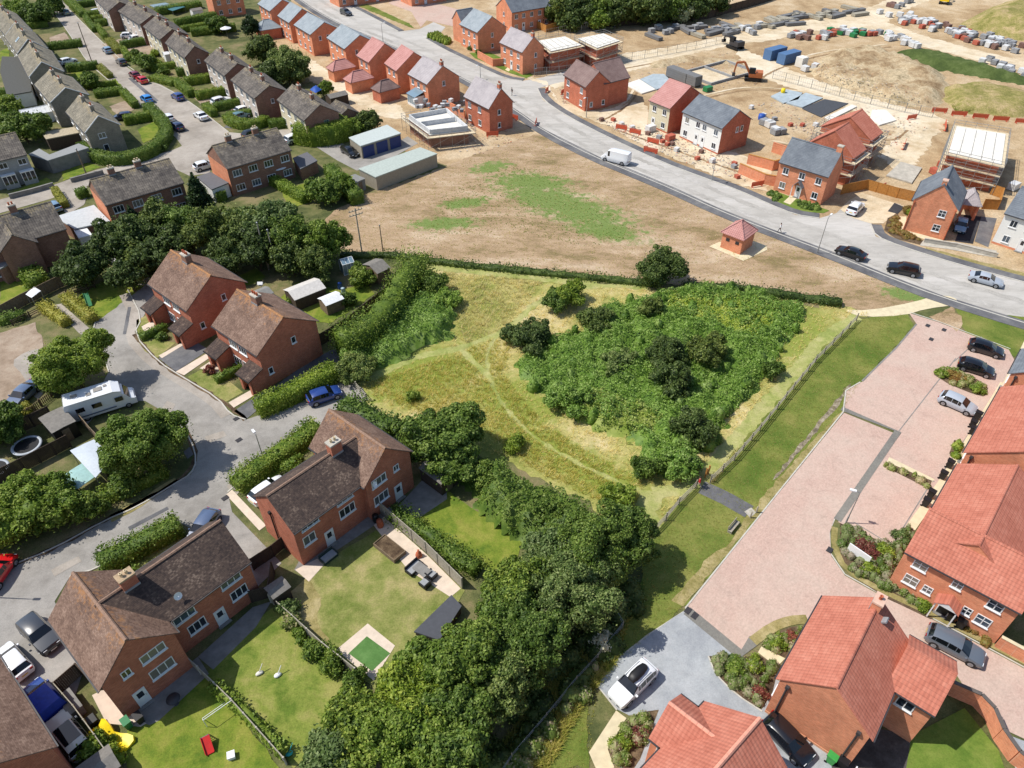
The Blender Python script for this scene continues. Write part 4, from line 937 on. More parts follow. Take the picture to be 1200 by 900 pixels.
add_window(root, HM.inverted() @ w.facade('r'), w.D * .6, 3.9, 1.0, 1.0, 2, simple=True, frame=plain('green_frame', srgb(130, 150, 120)))
for lab, A, B, hf, cu in (('brown brick semi with grey ribbed roof beside the flat garage roof and the dark conifer', (123, 241), (215.8, 214), 4.3, (0.27, 0.6)),
                      ('brown brick semi with grey ribbed roof and white parasol garden, near the road junction', (265.8, 198.3), (341.7, 175.8), 4.3, (0.25, 0.66))):
 w = Wing(A, B, None, half=hf, pitch=33, side=1)
 root, HM = house('brick_semi', lab, [w], B_brown, R_greyb, group='brown brick semis with rear gardens', ridge=R_greyb, briks=None)
 for c in cu: add_chimney(root, HM, w, w.L * c, B_brown, half=(0.5, 0.32), up=1.0, pots=2, potm=MATS['buff_pot'])
 gridwins(root, HM, w, 'f', (.14, .38, .62, .88), W=1.6, H=1.15, bars=3, door=None)
 MB().box(.31, -.0045, 0, w.D - .31, -.001, w.ze - .2).build('sunlit_side_brick', [B_new], root, mat4=HM.inverted() @ w.facade('l'))  # sunlight on the left gable, put into the colour as an orange brick skin
w = Wing((78, 268), (0, 287), None, half=4.0, pitch=36, ang=40, side=-1, ze=5.0, grow=6)
w2 = Wing((44, 284), (31, 265), None, half=2.5, pitch=40, side=1, ze=4.9)
root, HM = house('brick_semi', 'brown brick house with a small rear gable and glass conservatory, left picture edge', [w, w2], B_brown, R_greyb, group='brown brick semis with rear gardens', ridge=R_greyb)
add_chimney(root, HM, w, ridge_u(w, 14, 243), B_brown, half=(.5, .35), pots=2)
gridwins(root, HM, w, 'f', (.25, .5, .62), W=1.6, H=1.1, bars=3)
gridwins(root, HM, w2, 'r', (.55,), zs=(3.7,), W=1.6, H=1.0, bars=3)
w = Wing((31.7, 181), (-30, 197), None, half=3.9, pitch=36, ang=38, side=-1, ze=5.0)
root, HM = house('bay_fronted_house', 'grey walled house with white bay windows beside the flat roofed double garage, left edge', [w], plain('grey_render', srgb(150, 152, 150), .9), R_greyb, ridge=R_greyb)
T = HM.inverted() @ w.facade('f')
for f in (.86, .5):
 u = w.L * f
 add_window(root, T, u, 3.9, 1.3, 1.0, 2, simple=True)
 m = MB(); m.box(u - 1.1, -.9, 0, u + 1.1, -.002, .8, 1); m.box(u - 1.15, -.95, 2.3, u + 1.15, -.002, 2.5);
 for k in range(4): m.box(u - 1.1 + k * .7, -.9, .8, u - 1.0 + k * .7, -.8, 2.3)
 m.box(u - 1.0, -.84, .8, u + 1.0, -.82, 2.3, 2)
 m.build('bay_window', [M_white, plain('grey_render', None), M_glass], root, mat4=T)
G_ROW = 'new brick houses along the spine road'
def new_house(label, A, B, R=None, brick=B_new, roof=R_bslate, ze=5.2, half=None, pitch=38, ang=None, side=None, chim=None, fw=(.2, .5, .8), fdoor=(), gw=(.5,), grow=0, frontwall=None, wings=(), wroofs=None, gz=(1.4, 4.0), gside='r', bw=(), cap=None, name='detached_house', group=G_ROW, length=None):
 w = Wing(A, B, R, ze=ze, half=half, pitch=pitch, ang=ang, side=side, grow=grow, length=length)
 ws = [w] + list(wings)
 root, HM = house(name, label, ws, brick, roof, group=group, ridge=roof, roofs=wroofs)
 gridwins(root, HM, w, 'f', fw, door=fdoor, W=1.05, H=1.15)
 if gw: gridwins(root, HM, w, gside, gw, zs=gz, W=.75, H=1.05, bars=1)
 if bw: gridwins(root, HM, w, 'b', bw, door=(1,), W=1.05, H=1.15)
 if chim is not None: add_chimney(root, HM, w, w.L * chim, B_newd, half=(.42, .3), up=.8, pots=2)
 if frontwall:
  MB().box(.15, -.0045, .35, w.L - .15, -.001, w.ze - .15).build('front_render', [frontwall], root, mat4=HM.inverted() @ w.facade('f'))
 return root, HM, w
new_house('blue slate roofed brick house at the far end of the new row', (315.8, 13.3), (304, 4), None, half=4.2, ang=124, side=-1, pitch=30)
new_house('blue slate roofed brick house with a dark rear wing, second in the new row', (338.3, 26.7), (325, 18.3), (354, 10), ang=124)
new_house('blue slate roofed brick house, third in the new row, two small gable windows', (363.3, 40.8), (344, 29), (380, 25.8), gw=(.3, .55), gz=(4.0,))
new_house('blue slate roofed brick house, last slate roof before the pink ones in the new row', (403.3, 57.5), (382.5, 44), (421.7, 40.8), gw=(.35, .6), gz=(4.0,))
new_house('narrow brick house with pink roof, behind the hipped red garages', (431.7, 73.3), (417.5, 65), (450.8, 50.8), roof=R_pink, fw=(.3, .7), gw=())
new_house('narrow brick house with pink roof, next to the house with conservatory', (464, 83.3), (450, 74), (485, 60.8), roof=R_pink, fw=(.3, .7), gw=())
wg = Wing((543.5, 90.5), (527, 88), None, half=2.3, pitch=45, ang=35, side=1, ze=5.2, length=4.5)
root, HM, w = new_house('grey roofed brick house with a white garden conservatory beside the scaffolded shell', (500, 99), (477.5, 86.7), (519, 76.7), roof=R_lgrey, chim=.93, gw=(.5,), gz=(4.6,))
T = HM.inverted() @ w.facade('f')
m = MB(); u = w.L * .55
for k in range(5):
 m.box(u - 1.6 + k * .8, -2.4, 0, u - 1.52 + k * .8, -2.3, 2.3)
m.box(u - 1.65, -2.42, 0, u + 1.7, -2.28, .5); m.box(u - 1.65, -2.3, .0, u - 1.55, -.002, 2.3); m.box(u + 1.6, -2.3, 0, u + 1.7, -.002, 2.3)
m.box(u - 1.55, -2.37, .5, u + 1.6, -2.33, 2.25, 1); m.add([(u - 1.8, -2.55, 2.3), (u + 1.85, -2.55, 2.3), (u + 1.85, -.002, 3.1), (u - 1.8, -.002, 3.1)], [(0, 1, 2, 3)], 1)
m.build('conservatory', [M_white, M_roofglass], root, mat4=T)
new_house('grey roofed brick house standing alone between the scaffolded shell and the main road', (572.5, 128), (543, 113), (587.5, 103.3), roof=R_lgrey, chim=.93, brick=B_newd, gw=(.42,), fw=(.2, .6))
new_house('grey roofed brick house with a front lawn, beside the flat white deck under construction', (611.7, 61.7), (589, 49), None, half=3.4, pitch=42, ang=124, side=-1, roof=R_lgrey, chim=.95, gw=(.6,), fw=(.2, .8, .5), fdoor=(2,))
wg = Wing((538, 40), (531, 29), None, half=2.6, pitch=42, ang=124, side=-1, ze=5.2, length=8)
new_house('blue slate roofed brick house with a low porch wing at the road mouth', (559, 38.3), (538, 28.3), (576.7, 19), wings=[Wing((541, 27), (527, 19), None, half=2.6, pitch=45, ang=34, side=1, ze=5.2, length=5)], wroofs={1: R_slate}, fw=(.2, .5, .8), fdoor=(1,))
new_house('long dark roofed brick terrace beyond the low porch house, by the tree belt', (600, 15), (647, 7), (590, -4), roof=R_slate, fw=(.12, .3, .5, .7, .88), fdoor=(1, 3), gw=(.5,), gside='l', name='terraced_house')
new_house('brick house at the top edge beside the bending footway, dark door in its front', (481, -14), (518, -22), None, half=4, pitch=36, ang=34, side=1, roof=R_slate, fw=(.15, .4, .65, .9), fdoor=(1,), gw=())
new_house('brick house at the top edge left of the bending footway', (395, -13), (455, -24), None, half=4, pitch=36, ang=34, side=1, roof=R_slate, fw=(.1, .3, .5, .7, .9), fdoor=(1, 3), gw=())
new_house('brick house far behind the garden sheds, top edge of the old gardens', (248, -1), (283, -7), None, half=4, pitch=36, ang=34, side=1, roof=R_bslate, fw=(.2, .5, .8), gw=(), name='detached_house')
new_house('taupe roofed brick corner house with a crossing wing, opposite the white deck', (686, 102.5), (660, 87.5), (702.5, 83.7), brick=B_newd, roof=R_taupe, fw=(.2, .8), gw=(.28, .75), gz=(1.3,),
          wings=[Wing((708, 98.5), (732.5, 95), None, half=4.0, pitch=40, ang=35, side=1, length=7.5, ze=5.2)])
new_house('new house with pink roof and cream front, beside the white semi', (785, 127.5), (760, 117.5), (810, 101), roof=R_pink, frontwall=M_cream, fw=(.28, .75), fdoor=(0,), gw=(), brick=B_newd)
new_house('new white rendered semi with grey roof and brick gable end', (846, 151), (799, 131), (867.5, 129), roof=R_slate, frontwall=M_rend, fw=(.14, .42, .58, .86), fdoor=(1, 2), gw=(.55, .7), gz=(4.0,), brick=B_newd)
root, HM, w = new_house('orange brick house with slate roof and pointed porch, by the white parked hatchback', (971, 208), (912.5, 190), (987.5, 177.5), roof=R_slate, chim=None, fw=(.17, .5, .83), fdoor=(1,), gw=())
add_chimney(root, HM, w, w.L - .5 if (w.mat() @ Vector((w.L, 0, 0))).x > (w.mat() @ Vector((0, 0, 0))).x else .5, B_new, half=(.45, .35), up=.9, pots=0)
T = HM.inverted() @ w.facade('f'); u = w.L * .5; m = MB()
for sx in (-1, 1): m.add([(u, -1.0, 3.3), (u + sx * .9, -1.0, 2.2), (u + sx * .9, -.003, 2.2), (u, -.003, 3.3), (u, -1.0, 3.2), (u + sx * .9, -1.0, 2.1), (u + sx * .9, -.003, 2.1), (u, -.003, 3.2)], [(0, 1, 2, 3), (7, 6, 5, 4), (0, 4, 5, 1), (1, 5, 6, 2)])
for sx in (-.8, .8): m.box(u + sx - .05, -.95, 0, u + sx + .05, -.85, 2.3, 1)
m.build('porch_canopy', [R_slate, M_white], root, mat4=T)
w = Wing((1124, 247.5), (1134, 224), None, half=3.4, pitch=46, ang=57, side=1, length=8.3)
root, HM, w = new_house('orange brick house with steep slate roof, gable facing the main road, beside the car port', (1124, 247.5), (1134, 224), None, half=3.4, pitch=46, ang=57, side=1, length=8.3, roof=R_slate, fw=(), gw=())
wins(root, HM, w, 'l', [(1104, 250.5, 1.1, 1.15, 2, dict(hbar=True)), (1097, 267, 1.1, 1.15, 2, dict(hbar=True))])
add_chimney(root, HM, w, .7, B_new, half=(.4, .35), up=.5, pots=0, cap=plain('pink_cap', None) if False else MATS['pink_cap'])
downpipe(root, HM, w, 'l', .4, MATS['terracotta']); downpipe(root, HM, w, 'l', w.D - .4, MATS['terracotta'])
root, HM, w = new_house('white rendered house with slate roof and black door, right picture edge', (1176.7, 250), (1205, 260), None, half=4.2, pitch=36, ang=-44, side=1, length=9, roof=R_slate, frontwall=M_rend, fw=(.2, .45, .75), fdoor=(1,), gw=(), brick=B_new)
L_tree = leaf_mat('tree_leaves', [srgb(44, 64, 22), srgb(68, 92, 32), srgb(96, 120, 46), srgb(134, 152, 76)], gain=1.06)
L_light = leaf_mat('bright_leaves', [srgb(58, 84, 24), srgb(90, 116, 36), srgb(120, 144, 52), srgb(152, 168, 82)], gain=0.96)
L_dark = leaf_mat('dark_leaves', [srgb(38, 52, 26), srgb(58, 76, 34), srgb(82, 100, 46), srgb(116, 130, 72)], gain=1.12)
L_grey = leaf_mat('grey_green_leaves', [srgb(48, 68, 32), srgb(74, 96, 46), srgb(102, 122, 66), srgb(140, 154, 98)], gain=1.02)
L_hedge = leaf_mat('hedge_leaves', [srgb(56, 82, 28), srgb(80, 106, 38), srgb(106, 128, 50), srgb(136, 150, 74)], gain=1.08)
L_hedgey = leaf_mat('yellow_hedge_leaves', [srgb(92, 106, 40), srgb(120, 128, 52), srgb(144, 146, 66), srgb(160, 158, 84)])
L_bramble = leaf_mat('bramble_leaves', [srgb(56, 84, 28), srgb(86, 116, 42), srgb(114, 142, 58), srgb(148, 168, 96)], gain=1.22)
L_bramy = leaf_mat('pale_bramble_leaves', [srgb(88, 112, 36), srgb(120, 142, 50), srgb(148, 160, 74), srgb(172, 178, 108)], gain=1.15)
L_con = leaf_mat('conifer_leaves', [srgb(20, 38, 22), srgb(30, 52, 28), srgb(44, 66, 36), srgb(62, 84, 48)])
L_red = leaf_mat('red_leaves', [srgb(80, 44, 44), srgb(112, 58, 56), srgb(140, 80, 72), srgb(120, 100, 70)])
L_rust = leaf_mat('rust_leaves', [srgb(112, 84, 48), srgb(136, 100, 60), srgb(120, 116, 56), srgb(150, 120, 76)])
L_mixed = leaf_mat('mixed_bed_leaves', [srgb(72, 94, 40), srgb(104, 124, 56), srgb(138, 146, 98), srgb(166, 152, 132)], gain=1.1)
L_straw = leaf_mat('straw_grass', [srgb(140, 142, 74), srgb(170, 162, 98), srgb(190, 178, 124), srgb(206, 194, 148)], trans=.5, gain=1.35)
L_grass = leaf_mat('tall_grass', [srgb(116, 134, 54), srgb(144, 154, 72), srgb(172, 168, 92), srgb(192, 184, 118)], trans=.5)
M_bark = plain('bark', srgb(84, 70, 56), .95, vary=.25, scale=5)
class Leaves:
 def __init__(s): s.c = []; s.n = []; s.s = []; s.core = MB()
 def put(s, c, n, size): s.c.append(c); s.n.append(n); s.s.append(size)
 def mesh(s, name, mat, aspect=0.62, upright=False, tri=False):
  parts_v, parts_f = [], []
  base = 0
  if s.core.v:
   parts_v.append(np.array(s.core.v, float)); base = len(s.core.v)
  nq = 0
  if s.c:
   c = np.concatenate(s.c); n = np.concatenate(s.n); sz = np.concatenate(s.s)
   k = len(c); nq = k
   n = n / np.maximum(np.linalg.norm(n, axis=1, keepdims=True), 1e-6)
   r = rng.normal(size=(k, 3))
   t = np.cross(n, r); t /= np.maximum(np.linalg.norm(t, axis=1, keepdims=True), 1e-6)
   b = np.cross(n, t)
   a1 = (sz * (0.8 + 0.4 * rng.random(k)))[:, None]; a2 = (sz * aspect * (0.7 + 0.6 * rng.random(k)))[:, None]
   fold = n * (sz * 0.18)[:, None]
   q = np.stack([c - t * a1, c - b * a2 * .9 + fold + t * a1 * .15, c + t * a1, c + b * a2 + fold - t * a1 * .1], axis=1).reshape(-1, 3)
   parts_v.append(q)
  V = np.concatenate(parts_v) if parts_v else np.zeros((0, 3))
  me = bpy.data.meshes.new(name)
  cf = s.core.f
  loops = [i for f in cf for i in f]; ltot = [len(f) for f in cf]
  if nq:
   qi = (np.arange(nq * 4) + base)
   loops = np.concatenate([np.array(loops, np.int32), qi.astype(np.int32)]); ltot = np.concatenate([np.array(ltot, np.int32), np.full(nq, 4, np.int32)])
  loops = np.asarray(loops, np.int32); ltot = np.asarray(ltot, np.int32)
  lst = np.concatenate([[0], np.cumsum(ltot)[:-1]]).astype(np.int32)
  me.vertices.add(len(V)); me.vertices.foreach_set('co', V.ravel())
  me.loops.add(len(loops)); me.loops.foreach_set('vertex_index', loops)
  me.polygons.add(len(ltot)); me.polygons.foreach_set('loop_start', lst); me.polygons.foreach_set('loop_total', ltot)
  me.materials.append(mat)
  me.update(calc_edges=True); me.validate()
  return me
def ell_shell(L, c, r, count, size, inner=0.7, jit=0.55, up=0.25, lobes=None, idx=None, zmin=None):
 d = rng.normal(size=(count, 3)); d /= np.linalg.norm(d, axis=1, keepdims=True)
 rad = inner + (1.04 - inner) * rng.random(count) ** 0.5
 p = np.array(c) + d * np.array(r) * rad[:, None]
 keep = np.ones(count, bool)
 if lobes is not None:
  for j, (cc, rr) in enumerate(lobes):
   if j == idx: continue
   q = (p - np.array(cc)) / np.array(rr)
   keep &= (q * q).sum(1) > 0.5
 if zmin is not None: keep &= p[:, 2] > zmin
 n = d / np.array(r) * min(r) + rng.normal(size=(count, 3)) * jit + np.array([0, 0, up])
 L.put(p[keep], n[keep], np.full(keep.sum(), size))
def crown_mesh(name, mat, R, H, z0, nl=9, leaf=.3, dens=16, spread=.62, flat=1.0, core=True, cone=False):
 L = Leaves(); lobes = []
 for i in range(nl):
  if cone:
   t = i / max(1, nl - 1); rr = R * (1 - t) ** .8 + .25; a = random.random() * 6.28
   lobes.append(((math.cos(a) * rr * .12, math.sin(a) * rr * .12, z0 + H * (.08 + .86 * t)), (rr, rr, H / nl * 1.2)))
   continue
  a = 6.283 * (i * .382 + random.random() * .15); t = (i + .5) / nl
  d = R * spread * math.sqrt(1 - (t - .3) ** 2) * (.75 + .45 * random.random()) * (0 if i == nl - 1 else 1)
  rr = R * (.27 + .33 * random.random())
  lobes.append(((d * math.cos(a), d * math.sin(a), z0 + H * (.28 + .46 * t)), (rr, rr, min(rr * flat, H * .33) * (.85 + .3 * random.random()))))
 lobes.append(((0, 0, z0 + H * .46), (R * .62, R * .62, H * .42)))
 big = R > 1.4 and not cone
 for j, (c, r) in enumerate(lobes):
  if core: L.core.blob(c, tuple(q * (.62 if big else .74) for q in r), 0, 9, 6, .3)
  area = 4 * math.pi * ((r[0] * r[1] + 2 * r[0] * r[2]) / 3)
  if not big:
   ell_shell(L, c, r, int(area * dens), leaf, lobes=lobes, idx=j); continue
  ell_shell(L, c, tuple(q * .86 for q in r), int(area * dens * .35), leaf, lobes=lobes, idx=j)
  for k in range(9):
   d = rng.normal(size=3); d[2] = abs(d[2]) * .9 - .15; d /= np.linalg.norm(d)
   cc = np.array(c) + d * np.array(r) * (.74 + .22 * random.random()); rr = min(r[0], r[2] * 1.2) * (.26 + .2 * random.random())
   if any((((cc - np.array(c2)) / np.array(r2)) ** 2).sum() < .55 for i2, (c2, r2) in enumerate(lobes) if i2 != j): continue
   ell_shell(L, tuple(cc), (rr, rr, rr * .8), int(12.6 * rr * rr * dens * 1.25), leaf, inner=.55, jit=.7, up=.5)
 for j, (c, r) in enumerate(lobes): ell_shell(L, c, tuple(q * 1.2 for q in r), int(14 + r[0] * 22), leaf * .9, inner=.95, jit=.9)
 return L.mesh(name, mat)
TREES = []
def tree(label, px_, py_, R, H, mat=None, z0=None, nl=10, leaf=.3, dens=15, name='tree', cat='tree', group=None, cone=False, trunk=None, flat=1.0, at_top=False, loc=None):
 z0 = H * .16 if z0 is None else z0
 p = Vector((*loc, 0)) if loc else (P(px_, py_, z0 + (H - z0) * .5) if at_top else P(px_, py_))
 root = thing(name, label, cat, (p.x, p.y, 0), random.random() * 6.28, group)
 m = MB(); tr = trunk or max(.1, R * .055)
 m.tube((0, 0, -.1), (0, 0, H * .35), tr * 1.35, tr, 9); m.tube((0, 0, H * .35), (0.1, 0, H * .75), tr, tr * .4, 8)
 if not cone:
  for i in range(5):
   a = i * 1.257 + random.random(); m.tube((0, 0, H * (.25 + .07 * i)), (math.cos(a) * R * .6, math.sin(a) * R * .6, H * (.45 + .08 * i)), tr * .5, tr * .15, 6)
 m.build('trunk', [M_bark], root)
 link('crown', crown_mesh('crown', mat or L_tree, R, H - z0, z0, nl, leaf, dens, cone=cone, flat=flat), root)
 return root
def bush(label, px_, py_, R, H, mat=None, leaf=.24, dens=20, nl=6, name='bush', cat='bush', group=None, at_top=True, sx=1.0, rot=None):
 p = P(px_, py_, H * .5) if at_top else P(px_, py_)
 me = crown_mesh(name, mat or L_tree, R, H * 1.05, -H * .05, nl, leaf, dens, flat=1.0)
 o = link(name, me, None, (p.x, p.y, 0), random.random() * 6.28 if rot is None else R_(rot))
 o.scale = (sx, 1, 1)
 return tag(o, label, cat, group)
def hedge(label, px, w=1.2, h=1.5, mat=None, leaf=.14, dens=32, name='hedge', cat='hedge', group=None, loose=.08, smooth=0, rough=0.0):
 pts = [P(*p) for p in (smooth_px(px, smooth, False) if smooth else px)]
 o0 = pts[0].copy(); pts = [p - o0 for p in pts]
 L = Leaves()
 seq = []
 for a, b in zip(pts, pts[1:]):
  n = max(1, int((b - a).length / .9))
  seq += [a.lerp(b, i / n) for i in range(n)]
 seq.append(pts[-1])
 ring_prev = None
 vs = []; fs = []
 for i, p in enumerate(seq):
  d = (seq[min(i + 1, len(seq) - 1)] - seq[max(i - 1, 0)]).normalized(); n = Vector((-d.y, d.x, 0))
  k = w / 2 * .86 * (1 + (random.random() - .5) * (.1 + rough)); hh = h * .93 * (1 + (random.random() - .5) * (.05 + rough))
  for y, z in ((-k, 0), (-k * 1.02, hh * .6), (-k * .82, hh * .97), (0, hh), (k * .82, hh * .97), (k * 1.02, hh * .6), (k, 0)): vs.append(p + n * y + Vector((0, 0, z)))
  if i:
   q = (i - 1) * 7
   for j in range(6): fs.append((q + j, q + j + 1, q + 8 + j, q + 7 + j))
 e = (len(seq) - 1) * 7
 fs += [tuple(range(7))[::-1], tuple(range(e, e + 7))]
 L.core.add(vs, fs)
 for a, b in zip(seq, seq[1:]):
  d = b - a; ln = d.length
  if ln < .01: continue
  d = d / ln; n = Vector((-d.y, d.x, 0))
  D, Nn = np.array(d), np.array(n)
  per = 2 * h + w; cnt = max(4, int(per * ln * dens))
  s = rng.random(cnt) * per; t = rng.random(cnt) * ln
  y = np.where(s < h, -w / 2, np.where(s < h + w, s - h - w / 2, w / 2)); z = np.where(s < h, s, np.where(s < h + w, h, s - h - w))
  nx = np.where(s < h, -1., np.where(s < h + w, 0., 1.)); nz = np.where((s >= h) & (s < h + w), 1., 0.15)
  wob = 1 + rough * (np.sin(t * 2.3 + a.x) * .6)
  p = np.array(a)[None] + D[None] * t[:, None] + Nn[None] * (y * wob)[:, None] + np.array([0, 0, 1.])[None] * (z * wob)[:, None]
  p += rng.normal(size=(cnt, 3)) * loose
  nn = Nn[None] * nx[:, None] + np.array([0, 0, 1.])[None] * nz[:, None] + rng.normal(size=(cnt, 3)) * .5
  L.put(p, nn, np.full(cnt, leaf))
 for e_, sg in ((seq[0], -1), (seq[-1], 1)):
  d = (seq[1] - seq[0]) if sg < 0 else (seq[-1] - seq[-2]); d = d.normalized() * sg; n = Vector((-d.y, d.x, 0)); cnt = int(w * h * dens)
  p = np.array(e_)[None] + np.array(n)[None] * ((rng.random(cnt) - .5) * w)[:, None] + np.array([0, 0, 1.])[None] * (rng.random(cnt) * h)[:, None] + rng.normal(size=(cnt, 3)) * loose
  L.put(p, np.array(d)[None] + rng.normal(size=(cnt, 3)) * .5, np.full(cnt, leaf))
 o = link(name, L.mesh(name, mat or L_hedge), None, tuple(o0))
 return tag(o, label, cat, group)
def in_poly(pt, poly):
 x, y = pt; c = False; n = len(poly)
 for i in range(n):
  x1, y1 = poly[i]; x2, y2 = poly[(i + 1) % n]
  if (y1 > y) != (y2 > y) and x < (x2 - x1) * (y - y1) / (y2 - y1) + x1: c = not c
 return c
def scatter_poly(px, count):
 poly = [tuple(P(*p)[:2]) for p in px]
 xs = [p[0] for p in poly]; ys = [p[1] for p in poly]
 out = []
 while len(out) < count:
  k = (count - len(out)) * 3 + 20
  q = rng.random((k, 2)) * [max(xs) - min(xs), max(ys) - min(ys)] + [min(xs), min(ys)]
  X, Y = q[:, 0], q[:, 1]; ins = np.zeros(k, bool); n = len(poly)
  for i in range(n):
   x1, y1 = poly[i]; x2, y2 = poly[(i + 1) % n]
   if y1 == y2: continue
   ins ^= ((y1 > Y) != (y2 > Y)) & (X < (x2 - x1) * (Y - y1) / (y2 - y1) + x1)
  out += list(q[ins])
 return np.array(out[:count])
def thicket(name, px, mat, hmean, lump_r, dens, leaf, kind='stuff', n_lumps=None, label=None, cat=None, hvar=.5):
 L = Leaves()
 poly = [P(*p) for p in px]
 area = abs(sum(poly[i].x * poly[(i + 1) % len(poly)].y - poly[(i + 1) % len(poly)].x * poly[i].y for i in range(len(poly)))) / 2
 nl = n_lumps or int(area / (lump_r * lump_r * 1.5))
 c = scatter_poly(px, nl)
 for x, y in c:
  r = lump_r * (.6 + .8 * random.random()); h = hmean * (1 - hvar / 2 + hvar * random.random())
  L.core.blob((x, y, h * .2), (r * .9, r * .9, h * .72), 0, 8, 5, .3)
  k = int(2.2 * math.pi * r * r * dens)
  ell_shell(L, (x, y, h * .2), (r, r, h * .8), k, leaf, inner=.82, jit=.6, up=.4, zmin=0.02)
 o = link(name, L.mesh(name, mat))
 return tag(o, label, cat, None, kind)
def leafmat_mass(name, px, mat, h, dens, leaf, rough=.6, step=.8):
 from mathutils import noise as mn
 poly = [tuple(P(*p)[:2]) for p in px]; L = Leaves()
 seg = [(np.array(a), np.array(b)) for a, b in zip(poly, poly[1:] + poly[:1])]
 def edge(p):
  d = np.full(len(p), 1e9)
  for a, b in seg:
   e = b - a; t = np.clip(((p - a) @ e) / max(1e-6, e @ e), 0, 1); d = np.minimum(d, np.linalg.norm(p - a - t[:, None] * e, axis=1))
  return d
 def hf(p):
  z = np.array([mn.noise((x * .33, y * .33, 1.7)) + .55 * mn.noise((x * .9, y * .9, 4.2)) + .3 * mn.noise((x * 2.1, y * 2.1, 9)) for x, y in p])
  e = edge(p) + np.array([1.6 * mn.noise((x * .6, y * .6, 8)) for x, y in p]) - .35
  return np.maximum(.02, (h * (1 + rough * z)) * np.clip(e / 1.1, 0, 1))
 area = abs(sum(poly[i][0] * poly[(i + 1) % len(poly)][1] - poly[(i + 1) % len(poly)][0] * poly[i][1] for i in range(len(poly)))) / 2
 p = scatter_poly(px, int(area * dens)); z = hf(p); p = p[z > .06]; z = z[z > .06]
 n = np.stack([rng.normal(size=len(p)) * .55, rng.normal(size=len(p)) * .55, np.full(len(p), .8)], 1)
 L.put(np.stack([p[:, 0], p[:, 1], z + rng.random(len(p)) * .22 - .06], 1), n, leaf * (.7 + .6 * rng.random(len(p))))
 xs = [q[0] for q in poly]; ys = [q[1] for q in poly]
 nx, ny = int((max(xs) - min(xs)) / step) + 2, int((max(ys) - min(ys)) / step) + 2
 g = np.array([(min(xs) + i * step, min(ys) + j * step) for j in range(ny) for i in range(nx)])
 ins = np.array([in_poly(q, poly) for q in g]); zz = np.where(ins, hf(g) * .9 - .08, -.1)
 L.core.add([(q[0], q[1], z_) for q, z_ in zip(g, zz)], [(j * nx + i, j * nx + i + 1, (j + 1) * nx + i + 1, (j + 1) * nx + i) for j in range(ny - 1) for i in range(nx - 1) if ins[j * nx + i] or ins[j * nx + i + 1] or ins[(j + 1) * nx + i]], 0, True)
 return tag(link(name, L.mesh(name, mat)), kind='stuff')
def blades(name, px, mat, count, h, w, kind='stuff', keep=None):
 pts = scatter_poly(px, count)
 ok = np.ones(len(pts), bool)
 for q, wd, lv in WALKS:
  q = [P(*p) for p in smooth_px(q, 2, False)]
  for a_, b_ in zip(q, q[1:]):
   e = np.array([b_.x - a_.x, b_.y - a_.y]); t = np.clip(((pts - [a_.x, a_.y]) @ e) / max(1e-6, e @ e), 0, 1)
   ok &= np.linalg.norm(pts - [a_.x, a_.y] - t[:, None] * e, axis=1) > wd * .5
 pts = pts[ok]
 k = len(pts); hh = h * (.5 + rng.random(k)); a = rng.random(k) * 6.283
 nb = 4
 V = np.zeros((k, nb, 3, 3))
 for b in range(nb):
  ang = a + b * 1.6 + rng.random(k) * .5; lean = .5 + .8 * rng.random(k)
  dx, dy = np.cos(ang), np.sin(ang); wx, wy = -dy * w, dx * w
  V[:, b, 0] = np.stack([pts[:, 0] - wx, pts[:, 1] - wy, np.zeros(k)], 1)
  V[:, b, 1] = np.stack([pts[:, 0] + wx, pts[:, 1] + wy, np.zeros(k)], 1)
  V[:, b, 2] = np.stack([pts[:, 0] + dx * hh * lean, pts[:, 1] + dy * hh * lean, hh], 1)
 me = bpy.data.meshes.new(name)
 n = k * nb
 me.vertices.add(n * 3); me.vertices.foreach_set('co', V.reshape(-1))
 me.loops.add(n * 3); me.loops.foreach_set('vertex_index', np.arange(n * 3, dtype=np.int32))
 me.polygons.add(n); me.polygons.foreach_set('loop_start', np.arange(n, dtype=np.int32) * 3); me.polygons.foreach_set('loop_total', np.full(n, 3, np.int32))
 me.materials.append(mat); me.update(calc_edges=True)
 return tag(link(name, me), kind=kind)
MEAD = [(420, 450), (500, 418), (520, 320), (640, 324), (780, 338), (960, 356), (1020, 368), (960, 400), (900, 470), (840, 545), (775, 605), (740, 610), (690, 580), (600, 540), (540, 525), (470, 490)]
blades('tall_grass', MEAD, L_straw, 6000, .38, .03)
blades('tall_grass', [(420, 452), (520, 420), (600, 390), (590, 440), (640, 500), (740, 560), (770, 580), (740, 605), (640, 560), (560, 500), (480, 480)], L_grass, 3800, .38, .03)
blades('tall_grass', [(520, 318), (640, 326), (620, 350), (590, 385), (545, 405), (530, 360)], L_straw, 1400, .45, .03)
BR = [(600, 428), (640, 400), (680, 385), (690, 362), (742, 352), (800, 336), (860, 340), (905, 345), (942, 358), (950, 372), (925, 400), (905, 440), (872, 478), (842, 515), (800, 552), (768, 562), (752, 550), (740, 525), (720, 508), (690, 500), (655, 478), (612, 450)]
leafmat_mass('bramble_patch', BR, L_bramble, 1.15, 60, .12, 1.0)
thicket('bramble_patch', BR, L_bramble, 1.7, .75, 40, .115, n_lumps=110)
leafmat_mass('bramble_patch', [(650, 478), (690, 450), (740, 470), (790, 490), (760, 525), (735, 522), (690, 503)], L_bramy, 1.25, 48, .12)
leafmat_mass('bramble_patch', [(770, 345), (900, 350), (932, 372), (890, 410), (820, 385), (770, 372)], L_bramy, 1.15, 26, .12)
